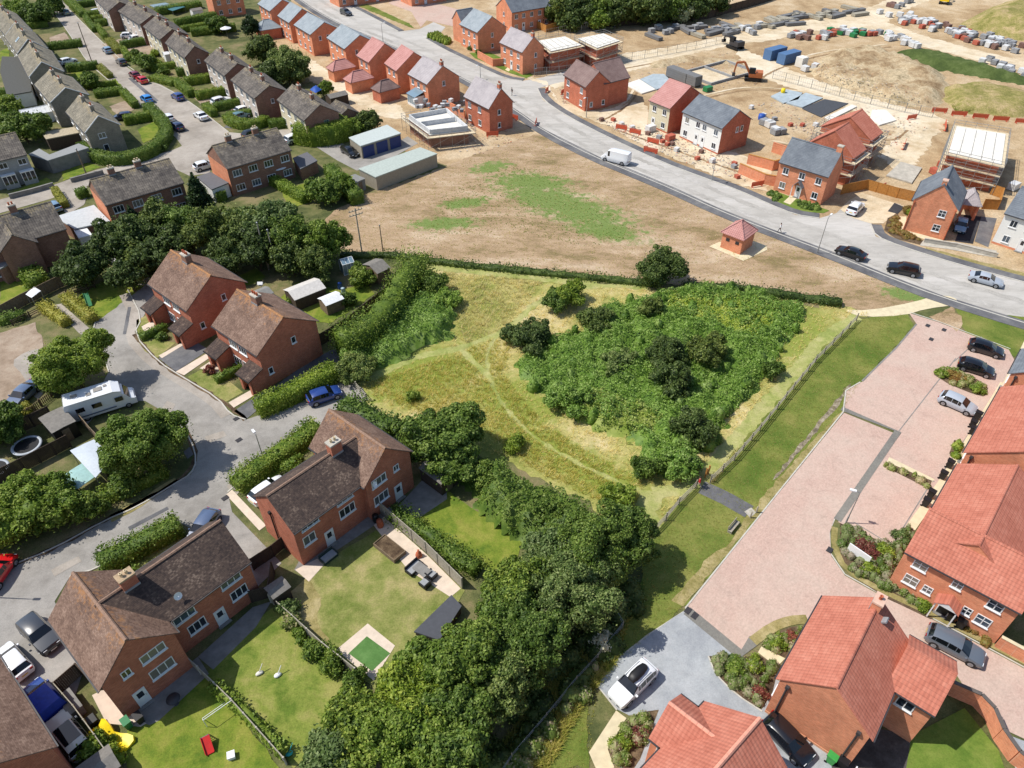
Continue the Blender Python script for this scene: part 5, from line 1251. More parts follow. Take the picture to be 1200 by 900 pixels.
leafmat_mass('bramble_patch', [(392, 452), (400, 420), (440, 385), (480, 352), (505, 345), (535, 345), (533, 395), (500, 410), (460, 430), (425, 440)], L_bramble, 1.8, 52, .13)
for lab, x, y, R, H, mt, lf in (
 ('large dark rounded bush on the field edge, alone against the dry field', 778, 313, 3.7, 6.0, L_dark, .25),
 ('upright bush at the meadow path fork, nearer the left of the touching pair', 650, 352, 2.0, 3.6, L_tree, .22),
 ('taller olive bush at the meadow path fork, right of the touching pair', 668, 345, 2.6, 3.8, L_light, .22),
 ('wide dark bush beside the looping meadow path', 622, 394, 3.6, 3.6, L_dark, .24),
 ('rounded bush at the upper left edge of the bramble patch', 700, 372, 2.6, 3.4, L_dark, .24),
 ('small dark bush between the brambles and the field hedge', 763, 360, 2.0, 3.2, L_dark, .22),
 ('tall dark bush in the middle of the brambles, left one of three', 782, 412, 3.0, 4.4, L_dark, .25),
 ('tall dark bush in the middle of the brambles, right one of three', 832, 412, 3.0, 4.6, L_dark, .25),
 ('dark bush in the brambles, nearest of the group of three', 790, 445, 3.2, 4.6, L_dark, .25),
 ('grey green bush on the left side of the brambles', 722, 425, 2.6, 3.4, L_grey, .22),
 ('leafy bush on the meadow side of the brambles, above the pale bramble flowers', 668, 465, 3.0, 3.2, L_bramble, .22),
 ('dark tree-like bush against the brambles near the timber rail fence', 812, 500, 3.0, 4.8, L_dark, .25),
 ('rounded green bush at the near tip of the brambles', 757, 548, 1.9, 3.0, L_tree, .2),
 ('bush at the near right edge of the brambles by the fence', 797, 540, 2.6, 3.4, L_bramble, .22),
 ('small bush on the open meadow left of the looping path', 604, 518, 1.3, 2.2, L_light, .18),
 ('bright bush where the meadow path meets the near hedge trees', 724, 580, 2.0, 2.8, L_light, .2),
 ('tiny dark bush on the open meadow by the field gate', 484, 464, 1.0, 1.5, L_tree, .16),
 ('bush against the bramble edge near the pale path to the road', 905, 432, 1.6, 2.4, L_tree, .2)):
 bush(lab, x, y, R * .92, H * .92, mt, lf * .62, 36, group='bushes on the meadow')
hedge('low scruffy field hedge with dead stems along the dry field', [(400, 302), (460, 300), (520, 310), (640, 322), (720, 330), (770, 335)], 1.3, .7, L_dark, .16, 20, loose=.2, rough=.35, smooth=1)
hedge('low scruffy hedge right of the large dark bush, along the dry field', [(800, 338), (860, 340), (930, 350), (985, 358)], 1.4, .9, L_dark, .16, 20, loose=.2, rough=.35, smooth=1)
hedge('tall overgrown boundary hedge, diagonal, from the dry field to the porch semis', [(492, 322), (474, 352), (455, 384), (430, 404), (402, 420)], 3.3, 3.5, L_tree, .14, 42, loose=.4, rough=.4, smooth=1)
for lab, x, y, R, H, mt in (('grey green shrub at the near foot of the boundary hedge', 412, 428, 2.4, 3.0, L_grey), ('dark rounded shrub beside the field end of the boundary hedge', 507, 332, 2.3, 3.4, L_tree), ('bright shrub at the meadow edge of the shrub belt', 522, 350, 2.1, 2.5, L_bramble)):
 bush(lab, x, y, R, H, mt, .13, 38, nl=8, group='shrub belt beside the meadow')
tree('broad leafy tree on the verge of the turning head, behind the white motorhome', 82, 424, 3.95, 7.4, L_light, at_top=True, nl=13, leaf=.135, dens=54)
tree('broad leafy tree at the road bend beside the blue tarped garden', 173, 513, 3.9, 7.4, L_light, at_top=True, nl=13, leaf=.135, dens=54)
tree('low spreading dark tree in the corner of the garden lawn by the meadow', 515, 514, 4.5, 6.0, L_tree, at_top=True, nl=12, leaf=.17, dens=38, z0=.4)
G1_ = 'row of big trees along the mown strip'
for lab, x, y, R, H, mt in (
 ('grey green tree where the tree row meets the laurel bank', 650, 644, 3.8, 7.6, L_grey), ('dark full tree at the upper end of the tree row, next to the mown strip', 692, 640, 4.3, 8.2, L_tree), ('outermost tree at the upper end of the tree row, nearest the timber bridge path', 733, 640, 3.2, 7.6, L_tree),
 ('tree of the row beside the end of the lawn with raised bed', 612, 688, 3.2, 7.6, L_tree), ('large tree of the row set toward the mown strip, third from the upper end', 665, 690, 4.2, 8.6, L_grey), ('tree of the row overhanging the dark flat shed roof', 588, 724, 2.8, 7.2, L_tree), ('tall tree of the row beside the dark scrub, middle of the row', 618, 742, 4.0, 8.6, L_tree),
 ('bright leafy tree of the row beside the artificial turf', 512, 782, 3.1, 7.0, L_light), ('broad tree in the middle of the row, right of the artificial turf', 560, 768, 3.5, 8.2, L_tree), ('tree of the row left of the dark ditch scrub', 590, 800, 3.0, 7.4, L_grey),
 ('bright tree at the lower lawn end of the row', 474, 824, 3.2, 7.0, L_light), ('tree of the row second from the bottom edge on the ditch side', 530, 835, 3.6, 8.0, L_tree), ('leafy tree at the bottom edge, beside the teal toy', 425, 856, 3.2, 7.0, L_tree), ('bright crowned tree at the bottom edge in the middle of the row', 470, 872, 3.6, 7.8, L_light), ('last tree of the row at the bottom edge on the ditch side', 520, 893, 3.4, 7.6, L_tree), ('pale flowering tree cut by the bottom edge', 388, 890, 3.0, 6.4, L_grey)):
 tree(lab, x, y, R * random.uniform(.8, .95), H * random.uniform(.85, 1.05), mt, at_top=True, nl=random.choice((9, 11, 13)), leaf=random.choice((.115, .13, .15)), dens=54, group=G1_, z0=1.2)
leafmat_mass('laurel_bank', [(536, 556), (560, 546), (600, 556), (650, 582), (700, 606), (704, 634), (660, 652), (622, 648), (600, 632), (556, 596)], L_hedge, 2.5, 62, .13, .5)
for lab, x, y, R, H, mt in (('leafy clump standing out of the laurel bank near the wooden shed', 566, 556, 1.8, 3.4, L_tree), ('leafy clump standing out of the laurel bank toward the tree row', 640, 600, 2.0, 3.6, L_tree)):
 bush(lab, x, y, R, H, mt, .12, 56, nl=8, group='laurel bank between lawn and meadow')
thicket('ditch_scrub', [(735, 690), (760, 705), (728, 745), (690, 800), (640, 850), (590, 900), (530, 905), (570, 850), (620, 790), (680, 740)], L_dark, 1.1, .9, 30, .14)
thicket('ditch_scrub', [(712, 760), (724, 768), (700, 800), (650, 855), (610, 905), (590, 900), (640, 850), (690, 795)], L_mixed, 1.0, .7, 32, .12)
bush('pale flowering shrub in the ditch scrub by the corner fence post', 705, 752, 1.1, 1.6, plain('elder_flower', srgb(206, 200, 168), .8, vary=.2), .14, 24)
for lab, x, y, R, H, mt in (('bushy garden tree over the left hedge, nearest the red car', 18, 596, 3.8, 5.0, L_light), ('bushy garden tree over the left hedge, between trampoline garden and road', 64, 590, 3.0, 4.4, L_light), ('dark shrub of the left roadside hedge', 100, 594, 1.8, 2.8, L_tree), ('round garden tree at the left edge above the trampoline', 2, 500, 2.6, 4.4, L_tree), ('low shrub under the road bend tree', 146, 566, 1.6, 2.0, L_hedge)):
 tree(lab, x, y, R, H, mt, at_top=True, nl=9, leaf=.15, dens=40, z0=.2, group='leafy garden trees by the lower road')
G2_ = 'belt of dark trees behind the porch semis'
for lab, x, y, R, H, mt in (
 ('round dark tree beside the gabled brick house and its conservatory', 94, 308, 4.6, 7.2, L_dark), ('dark tree of the belt beside the pale garden roof', 150, 278, 4.0, 8.0, L_dark), ('low dark tree of the belt beside the white garden canopy', 160, 300, 3.6, 5.6, L_dark), ('dark tree of the belt below the brick semi with flat garage', 190, 258, 4.0, 8.4, L_dark),
 ('olive tree of the belt in front of the dark conifer', 218, 268, 4.2, 8.0, L_tree), ('dark tree of the belt behind the first porch semi', 205, 285, 3.4, 6.6, L_dark), ('dark tree in the middle of the belt below the parasol garden', 252, 268, 4.2, 8.6, L_dark), ('tall grey green tree of the belt behind the telegraph poles', 285, 268, 4.4, 9.0, L_grey), ('dark tree of the belt behind the tall poles', 300, 290, 3.6, 7.0, L_dark),
 ('tall dark tree of the belt beside the field corner', 345, 272, 4.2, 9.0, L_tree), ('full tree of the belt nearest the crossed pole', 322, 262, 4.0, 9.2, L_grey), ('yellow green tree at the field end of the belt', 378, 280, 3.6, 7.6, L_light), ('dark low tree of the belt near the greenhouse', 340, 300, 3.4, 6.2, L_dark), ('low tree of the belt above the garden with washing line', 368, 305, 3.0, 5.6, L_dark),
 ('small olive tree left of the belt by the timber fence', 165, 268, 2.8, 6.0, L_tree), ('shaded tree over the end of the turning head', 150, 322, 3.2, 5.4, L_dark), ('dark shaded tree left of the first porch semi', 178, 300, 3.2, 5.6, L_dark), ('dark tree right behind the roof of the first porch semi', 265, 300, 3.2, 6.4, L_dark)):
 tree(lab, x, y, R * random.uniform(.74, .95), H * random.uniform(.8, 1.08), mt, at_top=True, nl=random.choice((8, 10, 12)), leaf=random.choice((.17, .2, .24)), dens=25, group=G2_, z0=.8)
tree('narrow dark conifer between the flat garage and the brick semi', 231, 226, 1.9, 7.0, L_con, at_top=True, nl=9, leaf=.26, dens=22, cone=True)
tree('slim dark conifer rising from the tree belt before the flat garage semi', 158, 262, 1.6, 6.0, L_con, at_top=True, nl=8, leaf=.26, dens=20, cone=True)
G3_ = 'garden trees of the old estate'
for lab, x, y, R, H, mt in (
 ('wide feathery tree between old gardens and the dirt track', 336, 76, 4.6, 7.6, L_grey), ('dark tree behind the feathery tree near the hipped slate garage', 305, 58, 4.0, 6.8, L_dark), ('small dark conifer like tree at the top of the old gardens', 293, 30, 2.4, 6.4, L_con), ('dark garden tree below the slate garage', 318, 88, 3.4, 5.6, L_dark), ('garden tree beside the far brick house', 256, 28, 3.0, 5.0, L_tree),
 ('round tree behind the white greenhouse, left edge', 24, 148, 4.4, 6.2, L_tree), ('bush tree above the grey bay fronted house', 8, 128, 3.4, 4.4, L_tree), ('tree at the far top of the old road, left side', 20, 12, 4.6, 6.0, L_light), ('dark tree at the far top of the old road nearest its kerb', 44, 16, 4.4, 5.6, L_tree), ('round clipped tree in the front garden before the third stone semi', 103, 94, 2.2, 3.4, L_tree), ('dark bush tree at the far end of the right hand gardens', 60, 5, 3.6, 5.4, L_tree),
 ('round dark tree in the front garden facing the two red cars', 169, 72, 2.6, 3.8, L_tree), ('yellow green shrub tree beside the cream fronted semi', 412, 148, 2.2, 4.0, L_light), ('dark shrub tree beside the scaffolded shell', 432, 142, 2.6, 4.2, L_dark), ('bright shrub on the dirt track beside the blue gazebo', 381, 103, 1.6, 3.6, L_light), ('leafy shrub tree in front of the green roofed garages', 378, 222, 3.0, 4.6, L_tree), ('dark shrub tree beside the cream fronted semi gable', 375, 150, 2.2, 3.4, L_tree), ('pale leafed tree at the green roofed garages end', 400, 215, 2.6, 4.0, L_light),
 ('small shrub tree behind the stone semi at the hedged corner', 48, 146, 1.8, 2.8, L_light)):
 tree(lab, x, y, R, H, mt, at_top=True, nl=8, leaf=.24, dens=20, group=G3_, z0=.3)
for i, (x, y, R, H, lab) in enumerate(((655, 12, 4.5, 8, 'dark tree at the terrace end of the far tree belt'), (678, 10, 5, 9, 'dark tree of the far tree belt above the long fence, left part'), (702, 8, 5, 9.5, 'full dark tree of the far tree belt above the taupe roofed house'), (725, 12, 4.6, 8.4, 'low dark tree of the far tree belt, over the fence bend'), (748, 6, 5.2, 10, 'tall dark tree in the middle of the far tree belt'), (770, 10, 4.6, 9, 'dark tree of the far tree belt right of the tall one'), (792, 8, 4.6, 8.6, 'tree of the far tree belt beside the pale flowering one'), (815, 4, 4.8, 9, 'dark tree near the right end of the far tree belt'), (838, 0, 4.4, 8, 'last tree at the right end of the far tree belt'), (668, 24, 3.4, 5, 'small bush tree in front of the far tree belt by the garden fences'), (700, 24, 3.2, 5, 'bright bush tree in front of the far tree belt at the fence'))):
 tree(lab, x, y, R, H, [L_dark, L_dark, L_tree, L_dark][i % 4] if i < 10 else L_light, at_top=True, nl=9, leaf=.4, dens=9, group='tree belt beyond the building site', z0=.2)
tree('pale flowering tree in the far tree belt', 800, 14, 3.0, 6, plain('pale_blossom', srgb(176, 180, 132), .8, vary=.25), at_top=True, nl=8, leaf=.34, dens=11, z0=.2)
hedge('long clipped laurel hedge between the second porch semi and the blue hatchback lane', [(304, 486), (345, 468), (396, 441)], 2.2, 2.0, L_light, .12, 58, loose=.12, rough=.1)
hedge('roadside hedge with lamp post, in front of the L-shaped house by the blue car lane', [(278, 574), (308, 552), (340, 530), (374, 505)], 2.2, 1.5, L_hedge, .12, 58, loose=.16, rough=.2)
hedge('roadside hedge in front of the L-shaped house near the lower left corner', [(122, 668), (165, 646), (213, 621)], 2.2, 1.8, L_hedge, .12, 58, loose=.14, rough=.15)
hedge('dark overgrown hedge from the field gate to the spreading tree', [(404, 482), (430, 494), (462, 510)], 2.6, 1.8, L_tree, .18, 28, loose=.2, rough=.3)
hedge('verge hedge under the road bend tree beside the blue tarped garden', [(112, 592), (150, 578), (196, 556)], 1.4, 1.2, L_hedge, .12, 58, loose=.2, rough=.3)
hedge('scruffy garden hedge behind the lower left road, along the trampoline fence', [(-20, 640), (40, 616), (100, 590)], 2.4, 2.0, L_tree, .2, 22, loose=.25, rough=.3)
hedge('narrow leafy hedge along the lawn with the yellow slide', [(252, 806), (275, 826), (300, 850), (335, 886)], .8, 1.0, L_light, .14, 34, loose=.1, rough=.2)
hedge('shrubby border along the fence beside the raised bed lawn', [(462, 606), (490, 622), (515, 640), (540, 660), (560, 672)], 1.5, 1.2, L_tree, .12, 58, loose=.25, rough=.4)
hedge('short dark clipped hedge between the first semi driveway and its porch', [(166, 399), (196, 386)], 1.0, 1.0, L_tree, .13, 34)
hedge('short dark clipped hedge in front of the second porch semi', [(254, 449), (284, 434)], 1.0, 1.0, L_tree, .13, 34)
hedge('yellowed hedge beside the green toy slide lawn', [(79, 352), (94, 364), (110, 378)], 1.5, 1.2, L_hedgey, .15, 30, loose=.14, rough=.2)
hedge('hedge beside the narrow path left of the green toy slide', [(52, 362), (66, 372), (80, 382)], 1.4, 1.2, L_hedgey, .15, 30, loose=.14, rough=.2)
hedge('thick hedge beside the conservatory garden lawn', [(20, 306), (34, 322), (48, 338)], 2.6, 1.9, L_hedge, .18, 26, loose=.15, rough=.15)
hedge('low hedge at the left edge above the gravel drive', [(0, 380), (14, 376), (30, 372)], 1.4, 1.1, L_tree, .15, 28, loose=.14, rough=.2)
for lab, x, y, R, H, mt in (('shrub beside the fence top in the middle garden border', 334, 712, 1.0, 1.6, L_grey), ('yellowish shrub in the middle garden border', 343, 728, .9, 1.3, L_mixed), ('small pale shrub in the middle garden border', 352, 742, .8, 1.2, L_light), ('shrub beside the pale surround of the artificial turf', 372, 762, 1.1, 1.5, L_tree), ('dark rounded shrub at the lower end of the middle garden border', 391, 778, 1.3, 1.8, L_tree), ('shrub under the tree row at the artificial turf corner', 415, 795, 1.3, 1.8, L_tree), ('bright bush between the roadside hedge and the L-shaped house', 345, 545, 1.5, 2.0, L_light), ('small yellow bush at the end of the lower roadside hedge', 157, 672, 1.0, 1.2, L_light), ('leafy shrub between the white 4x4 and the yellow slide', 105, 875, 1.6, 2.0, L_light), ('bright shrub by the garden fence at the bottom left', 125, 890, 1.2, 1.4, L_light),
       ('small reddish shrub on the front lawn of the second porch semi', 245, 432, .8, 1.2, L_red), ('little round shrub beside the first porch semi hedge', 190, 393, .9, 1.0, L_tree), ('bushy shrub left of the motorhome bonnet', 60, 450, 1.8, 2.2, L_light), ('rough shrub below the grey car fence', 30, 478, 1.2, 1.2, L_hedgey), ('small yellow shrub in the shady garden beside the belt of trees', 140, 288, 1.6, 2.2, L_light), ('grey shrub among the small garden sheds', 375, 325, 1.6, 2.4, L_grey), ('round shrub beside the small sheds under the boundary hedge', 425, 325, 2.2, 3.2, L_tree), ('shrub in the shed garden below the greenhouse', 405, 350, 1.6, 2.0, L_tree), ('small shrub beside the water butt garden', 345, 350, 1.3, 1.6, L_tree)):
 bush(lab, x, y, R, H, mt, .13, 40, nl=5, group='garden shrubs')
HL = [
 ([(33, 34), (57, 31)], 1.6, 1.6, L_hedge, 'hedge across the farthest left front garden of the old road'), ([(59, 58), (97, 54)], 2.2, 1.7, L_hedge, 'broad hedge left of the old road, beside the leaning pole foot'),
 ([(80, 84), (116, 80)], 2.0, 1.7, L_hedge, 'broad hedge left of the old road above the round clipped tree'), ([(112, 114), (145, 109)], 1.5, 1.5, L_hedge, 'hedge left of the old road below the small front lawns'), ([(99, 104), (137, 100)], 1.0, 1.2, L_hedge, 'low hedge left of the old road beneath the round clipped tree'), ([(117, 80), (130, 92)], 1.5, 1.1, L_hedgey, 'yellow kerbside hedge left of the old road'),
 ([(145, 111), (160, 127)], 1.6, 1.5, L_hedge, 'kerbside hedge before the gravel garden with pots'), ([(147, 146), (181, 140)], 1.8, 1.8, L_hedge, 'inner hedge of the corner garden'), ([(0, 114), (42, 108)], 1.8, 1.8, L_hedge, 'dark hedge behind the pale round greenhouse'),
 ([(79, 2), (99, 20)], 2.2, 1.6, L_hedge, 'wide kerbside hedge, top right of the old road'), ([(92, 9), (122, 5)], 1.6, 1.7, L_hedge, 'hedge beside the farthest white car'), ([(101, 21), (142, 16)], 1.8, 1.7, L_hedge, 'first of three hedges in line before the second brown semi'), ([(113, 31), (150, 26)], 1.6, 1.7, L_hedge, 'last of three hedges in line before the second brown semi'), ([(108, 25), (146, 21)], 1.2, 1.5, L_hedge, 'middle one of three hedges in line before the second brown semi'),
 ([(101, 23), (112, 38)], 1.4, 1.5, L_hedge, 'kerbside hedge, second down the right of the old road'), ([(115, 34), (125, 47)], 1.4, 1.5, L_hedge, 'kerbside hedge above the drive with white cars'), ([(129, 50), (141, 63)], 2.0, 1.4, L_hedgey, 'pale kerbside hedge in front of the white cars'), ([(143, 57), (183, 50)], 1.8, 1.8, L_hedge, 'dark hedge on the near side of the white cars'), ([(144, 60), (154, 72)], 1.4, 1.4, L_hedge, 'kerbside hedge opposite the pale blue car'),
 ([(177, 84), (211, 78)], 1.6, 1.4, L_hedge, 'hedge between the two red cars and the pale shed'), ([(180, 94), (207, 100)], 2.6, 1.3, L_hedge, 'broad low kerbside hedge beside the two red cars'), ([(208, 89), (241, 84)], 1.8, 1.8, L_hedge, 'dark hedge below the cream fronted semi'), ([(208, 100), (226, 114)], 1.9, 1.7, L_hedge, 'kerbside hedge beside the dark blue car'), ([(218, 100), (256, 94)], 2.0, 1.8, L_hedge, 'square dark hedge before the white fronted semi'),
 ([(231, 117), (276, 109)], 1.8, 1.8, L_hedge, 'hedge above the white car on its drive'), ([(242, 128), (252, 137)], 1.6, 1.5, L_hedge, 'short kerbside hedge beside the white moving car'), ([(252, 130), (291, 122)], 1.6, 1.6, L_hedge, 'hedge below the white car on its drive'), ([(267, 143), (278, 150), (300, 151), (314, 145)], 2.0, 1.8, L_hedge, 'rounded corner hedge at the road junction'), ([(268, 140), (326, 131)], 1.4, 1.5, L_hedge, 'long thin hedge behind the rounded corner hedge'), ([(316, 150), (348, 147)], 1.8, 1.7, L_hedge, 'short hedge beside the cream fronted semi'),
 ([(352, 165), (380, 168), (408, 160)], 5.0, 4.0, L_light, 'huge dense block hedge beside the blue door garages'), ([(100, 177), (117, 191), (142, 193), (167, 188), (183, 180), (195, 168), (198, 155), (183, 138), (175, 131)], 2.2, 2.0, L_hedge, 'long curving hedge round the corner garden of the stone semi'), ([(113, 115), (146, 110)], 1.4, 1.5, L_hedge, 'hedge on the far side of the gravel garden with pots') ,
 ([(207, 31), (254, 22)], 2.4, 1.9, L_hedge, 'rear garden hedge behind the third brown semi'), ([(225, 42), (277, 36)], 2.4, 1.9, L_hedge, 'rear garden hedge behind the fourth brown semi'), ([(185, 17), (236, 9)], 3.0, 1.9, L_hedge, 'rear garden hedge beside the tarpaulin covered heap'), ([(213, 38), (262, 30)], 1.4, 1.6, L_hedge, 'thin rear garden hedge between two larger ones'), ([(313, 211), (360, 238)], 1.8, 1.6, L_light, 'straight garden hedge beside the white parasol'), ([(246, 226), (262, 236)], 1.8, 1.7, L_hedge, 'short hedge right of the dark conifer'), ([(66, 226), (78, 244)], 1.2, 1.2, L_hedgey, 'yellow hedge beside the flat garage drive'), ([(92, 233), (104, 229)], 1.6, 1.6, L_tree, 'dark square hedge beside the brick semi with flat garage'), ([(388, 205), (405, 225), (420, 240)], 2.4, 2.2, L_hedge, 'loose hedge along the green roofed garages')]
for px_, wd, ht, mt, lab in HL:
 hedge(lab, px_, wd, ht, mt, .14, 32, loose=.035, group='clipped hedges of the old estate', smooth=1 if len(px_) > 2 else 0)
for lab, x, y, R, H in (('round shrub in the corner garden hedge end', 188, 172, 1.4, 1.6), ('round shrub in the front garden left of the hedge row', 120, 107, 1.3, 1.5), ('small round yellow shrub before the white shed', 184, 73, 1.3, 1.8), ('small clipped shrub beside the two red cars', 192, 83, 1.6, 1.8), ('dark shrub left of the white garden shed', 158, 62, 1.5, 1.9), ('light shrub above the white garden shed', 181, 62, 1.4, 1.6), ('shrub pair end beside the pale kerbside hedge', 150, 67, 1.3, 1.6)):
 bush(lab, x, y, R, H, L_light if 'yellow' in lab or 'light' in lab else L_tree, .2, 16, nl=5, group='small shrubs of the old front gardens')
for px_, mt, h in (([(1098, 434), (1112, 432), (1152, 451), (1152, 462), (1102, 446)], L_mixed, .7), ([(1036, 547), (1042, 545), (1090, 566), (1086, 571)], L_mixed, .6), ([(1113, 533), (1119, 518), (1128, 521), (1121, 538)], L_light, .6), ([(986, 614), (1030, 634), (1046, 642), (1062, 618), (1072, 626), (1048, 660), (1036, 690), (1000, 672), (986, 650)], L_mixed, .8), ([(1036, 690), (1044, 680), (1090, 718), (1086, 722)], L_mixed, .7),
                  ([(895, 757), (908, 745), (940, 735), (935, 758), (925, 770), (913, 766)], L_mixed, .7), ([(834, 771), (872, 772), (888, 771), (910, 784), (902, 808), (892, 828), (862, 808), (842, 790)], L_mixed, .8), ([(738, 846), (752, 838), (768, 836), (748, 886), (738, 900), (722, 892), (714, 880)], L_mixed, .8), ([(1040, 268), (1043, 258), (1052, 254), (1054, 268), (1078, 282), (1052, 279)], L_rust, .5), ([(500, 44), (512, 40), (530, 50), (524, 54)], L_light, 1.2), ([(1150, 755), (1140, 742), (1120, 735), (1165, 745), (1160, 755)], L_rust, .6), ([(900, 225), (918, 230), (910, 237), (898, 232)], L_tree, .6), ([(936, 236), (962, 242), (958, 248), (934, 244)], L_tree, .6)):
 thicket('bed_plants', px_, mt, h, .42, 60, .085)
for lab, x, y, R, H, mt in (('red leaved shrub in the corner bed beside the white sign board', 1010, 636, 1.0, 1.1, L_red), ('second smaller red leaved shrub in the corner bed', 1022, 648, .8, 1.0, L_red), ('bright green shrub in the corner bed below the bays', 1036, 644, 1.0, 1.1, L_light), ('bright green shrub at the near tip of the corner bed', 1020, 668, .9, 1.0, L_light), ('grey shrub beside the wall of the large porch house', 1058, 628, 1.0, 1.2, L_grey), ('rust coloured shrub in the island bed between the parked cars', 1122, 441, 1.3, .9, L_rust), ('green shrub at the tip of the island bed', 1102, 437, .9, .9, L_light), ('green shrub at the path end of the island bed', 1146, 455, .9, .9, L_light), ('bright shrub in the bed beside the grey court lane', 865, 781, 1.0, 1.1, L_light), ('bright shrub at the house end of the grey court bed', 885, 776, .9, 1.0, L_light), ('red brown shrub at the tip of the grey court bed', 893, 812, .8, .9, L_red), ('red brown shrub against the roof edge in the corner verge bed', 930, 748, .8, .9, L_red), ('bright green shrub in the corner verge bed', 912, 752, .9, 1.0, L_light), ('bright shrub in the L-shaped path bed', 728, 868, .9, 1.0, L_light), ('red brown shrub in the L-shaped path bed', 748, 862, .8, .9, L_red), ('small ball topiary beside the porch door', 1092, 702, .5, 1.3, L_tree), ('shrub beside the ball topiary', 1084, 708, .8, .8, L_light),
       ('pink flowering shrub at the slate gable house corner', 1063, 245, 1.0, 1.4, L_rust), ('green shrub beside the slate gable house corner', 1068, 248, 1.0, 1.6, L_light), ('shrub in the front garden of the low porch house', 560, 60, 1.0, 1.2, L_tree), ('shrub by the brick garden wall at the road mouth', 551, 56, .9, 1.1, L_tree)):
 bush(lab, x, y, R, H, mt, .09, 70, nl=5, group='shrubs in the planting beds')
blades('grass_tufts', [(1005, 374), (1062, 368), (1050, 405), (1010, 446), (985, 484), (925, 562), (800, 712), (745, 760), (700, 810), (690, 900), (600, 900), (700, 760), (770, 625), (830, 565), (905, 470), (960, 408)], L_grass, 9000, .1, .03)
blades('grass_tufts', [(800, 575), (830, 556), (905, 462), (985, 380), (1005, 372), (960, 405), (900, 480), (835, 565)], L_straw, 3000, .45, .035)
blades('dry_tufts', [(380, 262), (430, 230), (560, 182), (640, 160), (760, 214), (1000, 312), (1080, 352), (960, 350), (780, 332), (640, 318), (430, 297)], L_straw, 5000, .12, .05)
blades('field_weeds', [(520, 225), (590, 195), (650, 200), (700, 240), (760, 275), (690, 290), (600, 270), (500, 280)], L_light, 1600, .12, .05)
blades('ditch_grass', [(690, 815), (720, 780), (745, 700), (700, 740), (640, 800), (590, 870), (560, 905), (640, 905)], L_grass, 3500, .4, .04)
blades('site_weeds', [(1110, 112), (1180, 110), (1195, 130), (1120, 132)], L_grass, 1500, .5, .1)
def car_profile(kind):
 if kind == 'hatch':
  L, W, Hh = 4.15, 1.76, 1.5
  st = [(0, .78, .80, 0), (.015, .9, .98, 0), (.05, .94, 1.02, 0), (.14, .95, 1.40, 0), (.2, .95, 1.48, 0), (.36, .95, 1.5, 0), (.52, .93, 1.47, 0), (.60, .92, 1.40, 0), (.755, .9, .98, 0), (.86, .84, .88, 0), (.96, .72, .76, 0), (1, .56, .6, 0)]
  g = dict(rear=(2, 3), wind=(7, 8), sides=[(3, 4), (4, 5), (5, 6), (6, 7)], quarter=None)
 elif kind == 'estate':
  L, W, Hh = 4.65, 1.82, 1.48
  st = [(0, .78, .8, 0), (.012, .92, .99, 0), (.035, .95, 1.02, 0), (.10, .96, 1.36, 0), (.17, .96, 1.44, 0), (.38, .95, 1.48, 0), (.52, .93, 1.45, 0), (.585, .92, 1.38, 0), (.735, .9, .98, 0), (.86, .84, .88, 0), (.965, .72, .76, 0), (1, .54, .58, 0)]
  g = dict(rear=(2, 3), wind=(7, 8), sides=[(3, 4), (4, 5), (5, 6), (6, 7)])
 elif kind == 'suv':
  L, W, Hh = 4.55, 1.86, 1.66
  st = [(0, .86, .9, 0), (.012, 1.0, 1.06, 0), (.04, 1.03, 1.1, 0), (.10, 1.05, 1.52, 0), (.17, 1.05, 1.62, 0), (.38, 1.04, 1.66, 0), (.52, 1.03, 1.63, 0), (.58, 1.02, 1.56, 0), (.72, 1.0, 1.1, 0), (.85, .95, 1.02, 0), (.965, .82, .9, 0), (1, .6, .66, 0)]
  g = dict(rear=(2, 3), wind=(7, 8), sides=[(3, 4), (4, 5), (5, 6), (6, 7)])
 elif kind == 'saloon':
  L, W, Hh = 4.6, 1.8, 1.43
  st = [(0, .74, .78, 0), (.012, .9, .95, 0), (.12, .94, .99, 0), (.15, .95, 1.02, 0), (.29, .95, 1.36, 0), (.38, .95, 1.42, 0), (.52, .93, 1.42, 0), (.585, .92, 1.36, 0), (.73, .9, .96, 0), (.86, .82, .86, 0), (.965, .7, .74, 0), (1, .52, .56, 0)]
  g = dict(rear=(3, 4), wind=(7, 8), sides=[(4, 5), (5, 6), (6, 7)])
 elif kind == 'van':
  L, W, Hh = 5.6, 2.0, 2.35
  st = [(0, 1.2, 2.2, 0), (.005, 1.25, 2.3, 0), (.05, 1.25, 2.35, 0), (.2, 1.25, 2.36, 0), (.4, 1.25, 2.36, 0), (.62, 1.25, 2.35, 0), (.66, 1.25, 2.33, 0), (.74, 1.22, 2.2, 0), (.86, 1.18, 1.28, 0), (.93, 1.05, 1.12, 0), (.985, .8, .86, 0), (1, .58, .62, 0)]
  g = dict(rear=None, wind=(7, 8), sides=[(6, 7)])
 elif kind == 'cabvan':      # four wheel drive box
  L, W, Hh = 4.5, 1.9, 1.85
  st = [(0, .9, .95, 0), (.01, 1.12, 1.2, 0), (.02, 1.14, 1.24, 0), (.05, 1.15, 1.74, 0), (.1, 1.15, 1.83, 0), (.36, 1.15, 1.85, 0), (.54, 1.14, 1.82, 0), (.6, 1.13, 1.74, 0), (.68, 1.12, 1.2, 0), (.85, 1.1, 1.15, 0), (.97, 1.02, 1.06, 0), (1, .7, .76, 0)]
  g = dict(rear=(2, 3), wind=(7, 8), sides=[(3, 4), (4, 5), (5, 6), (6, 7)])
 return L, W, Hh, st, g
def car_spin(a, b, za=0.4):
 A = P(a[0], a[1], za); B = P(b[0], b[1], za); c = (A + B) / 2
 return (c.x, c.y), math.atan2(B.y - A.y, B.x - A.x)
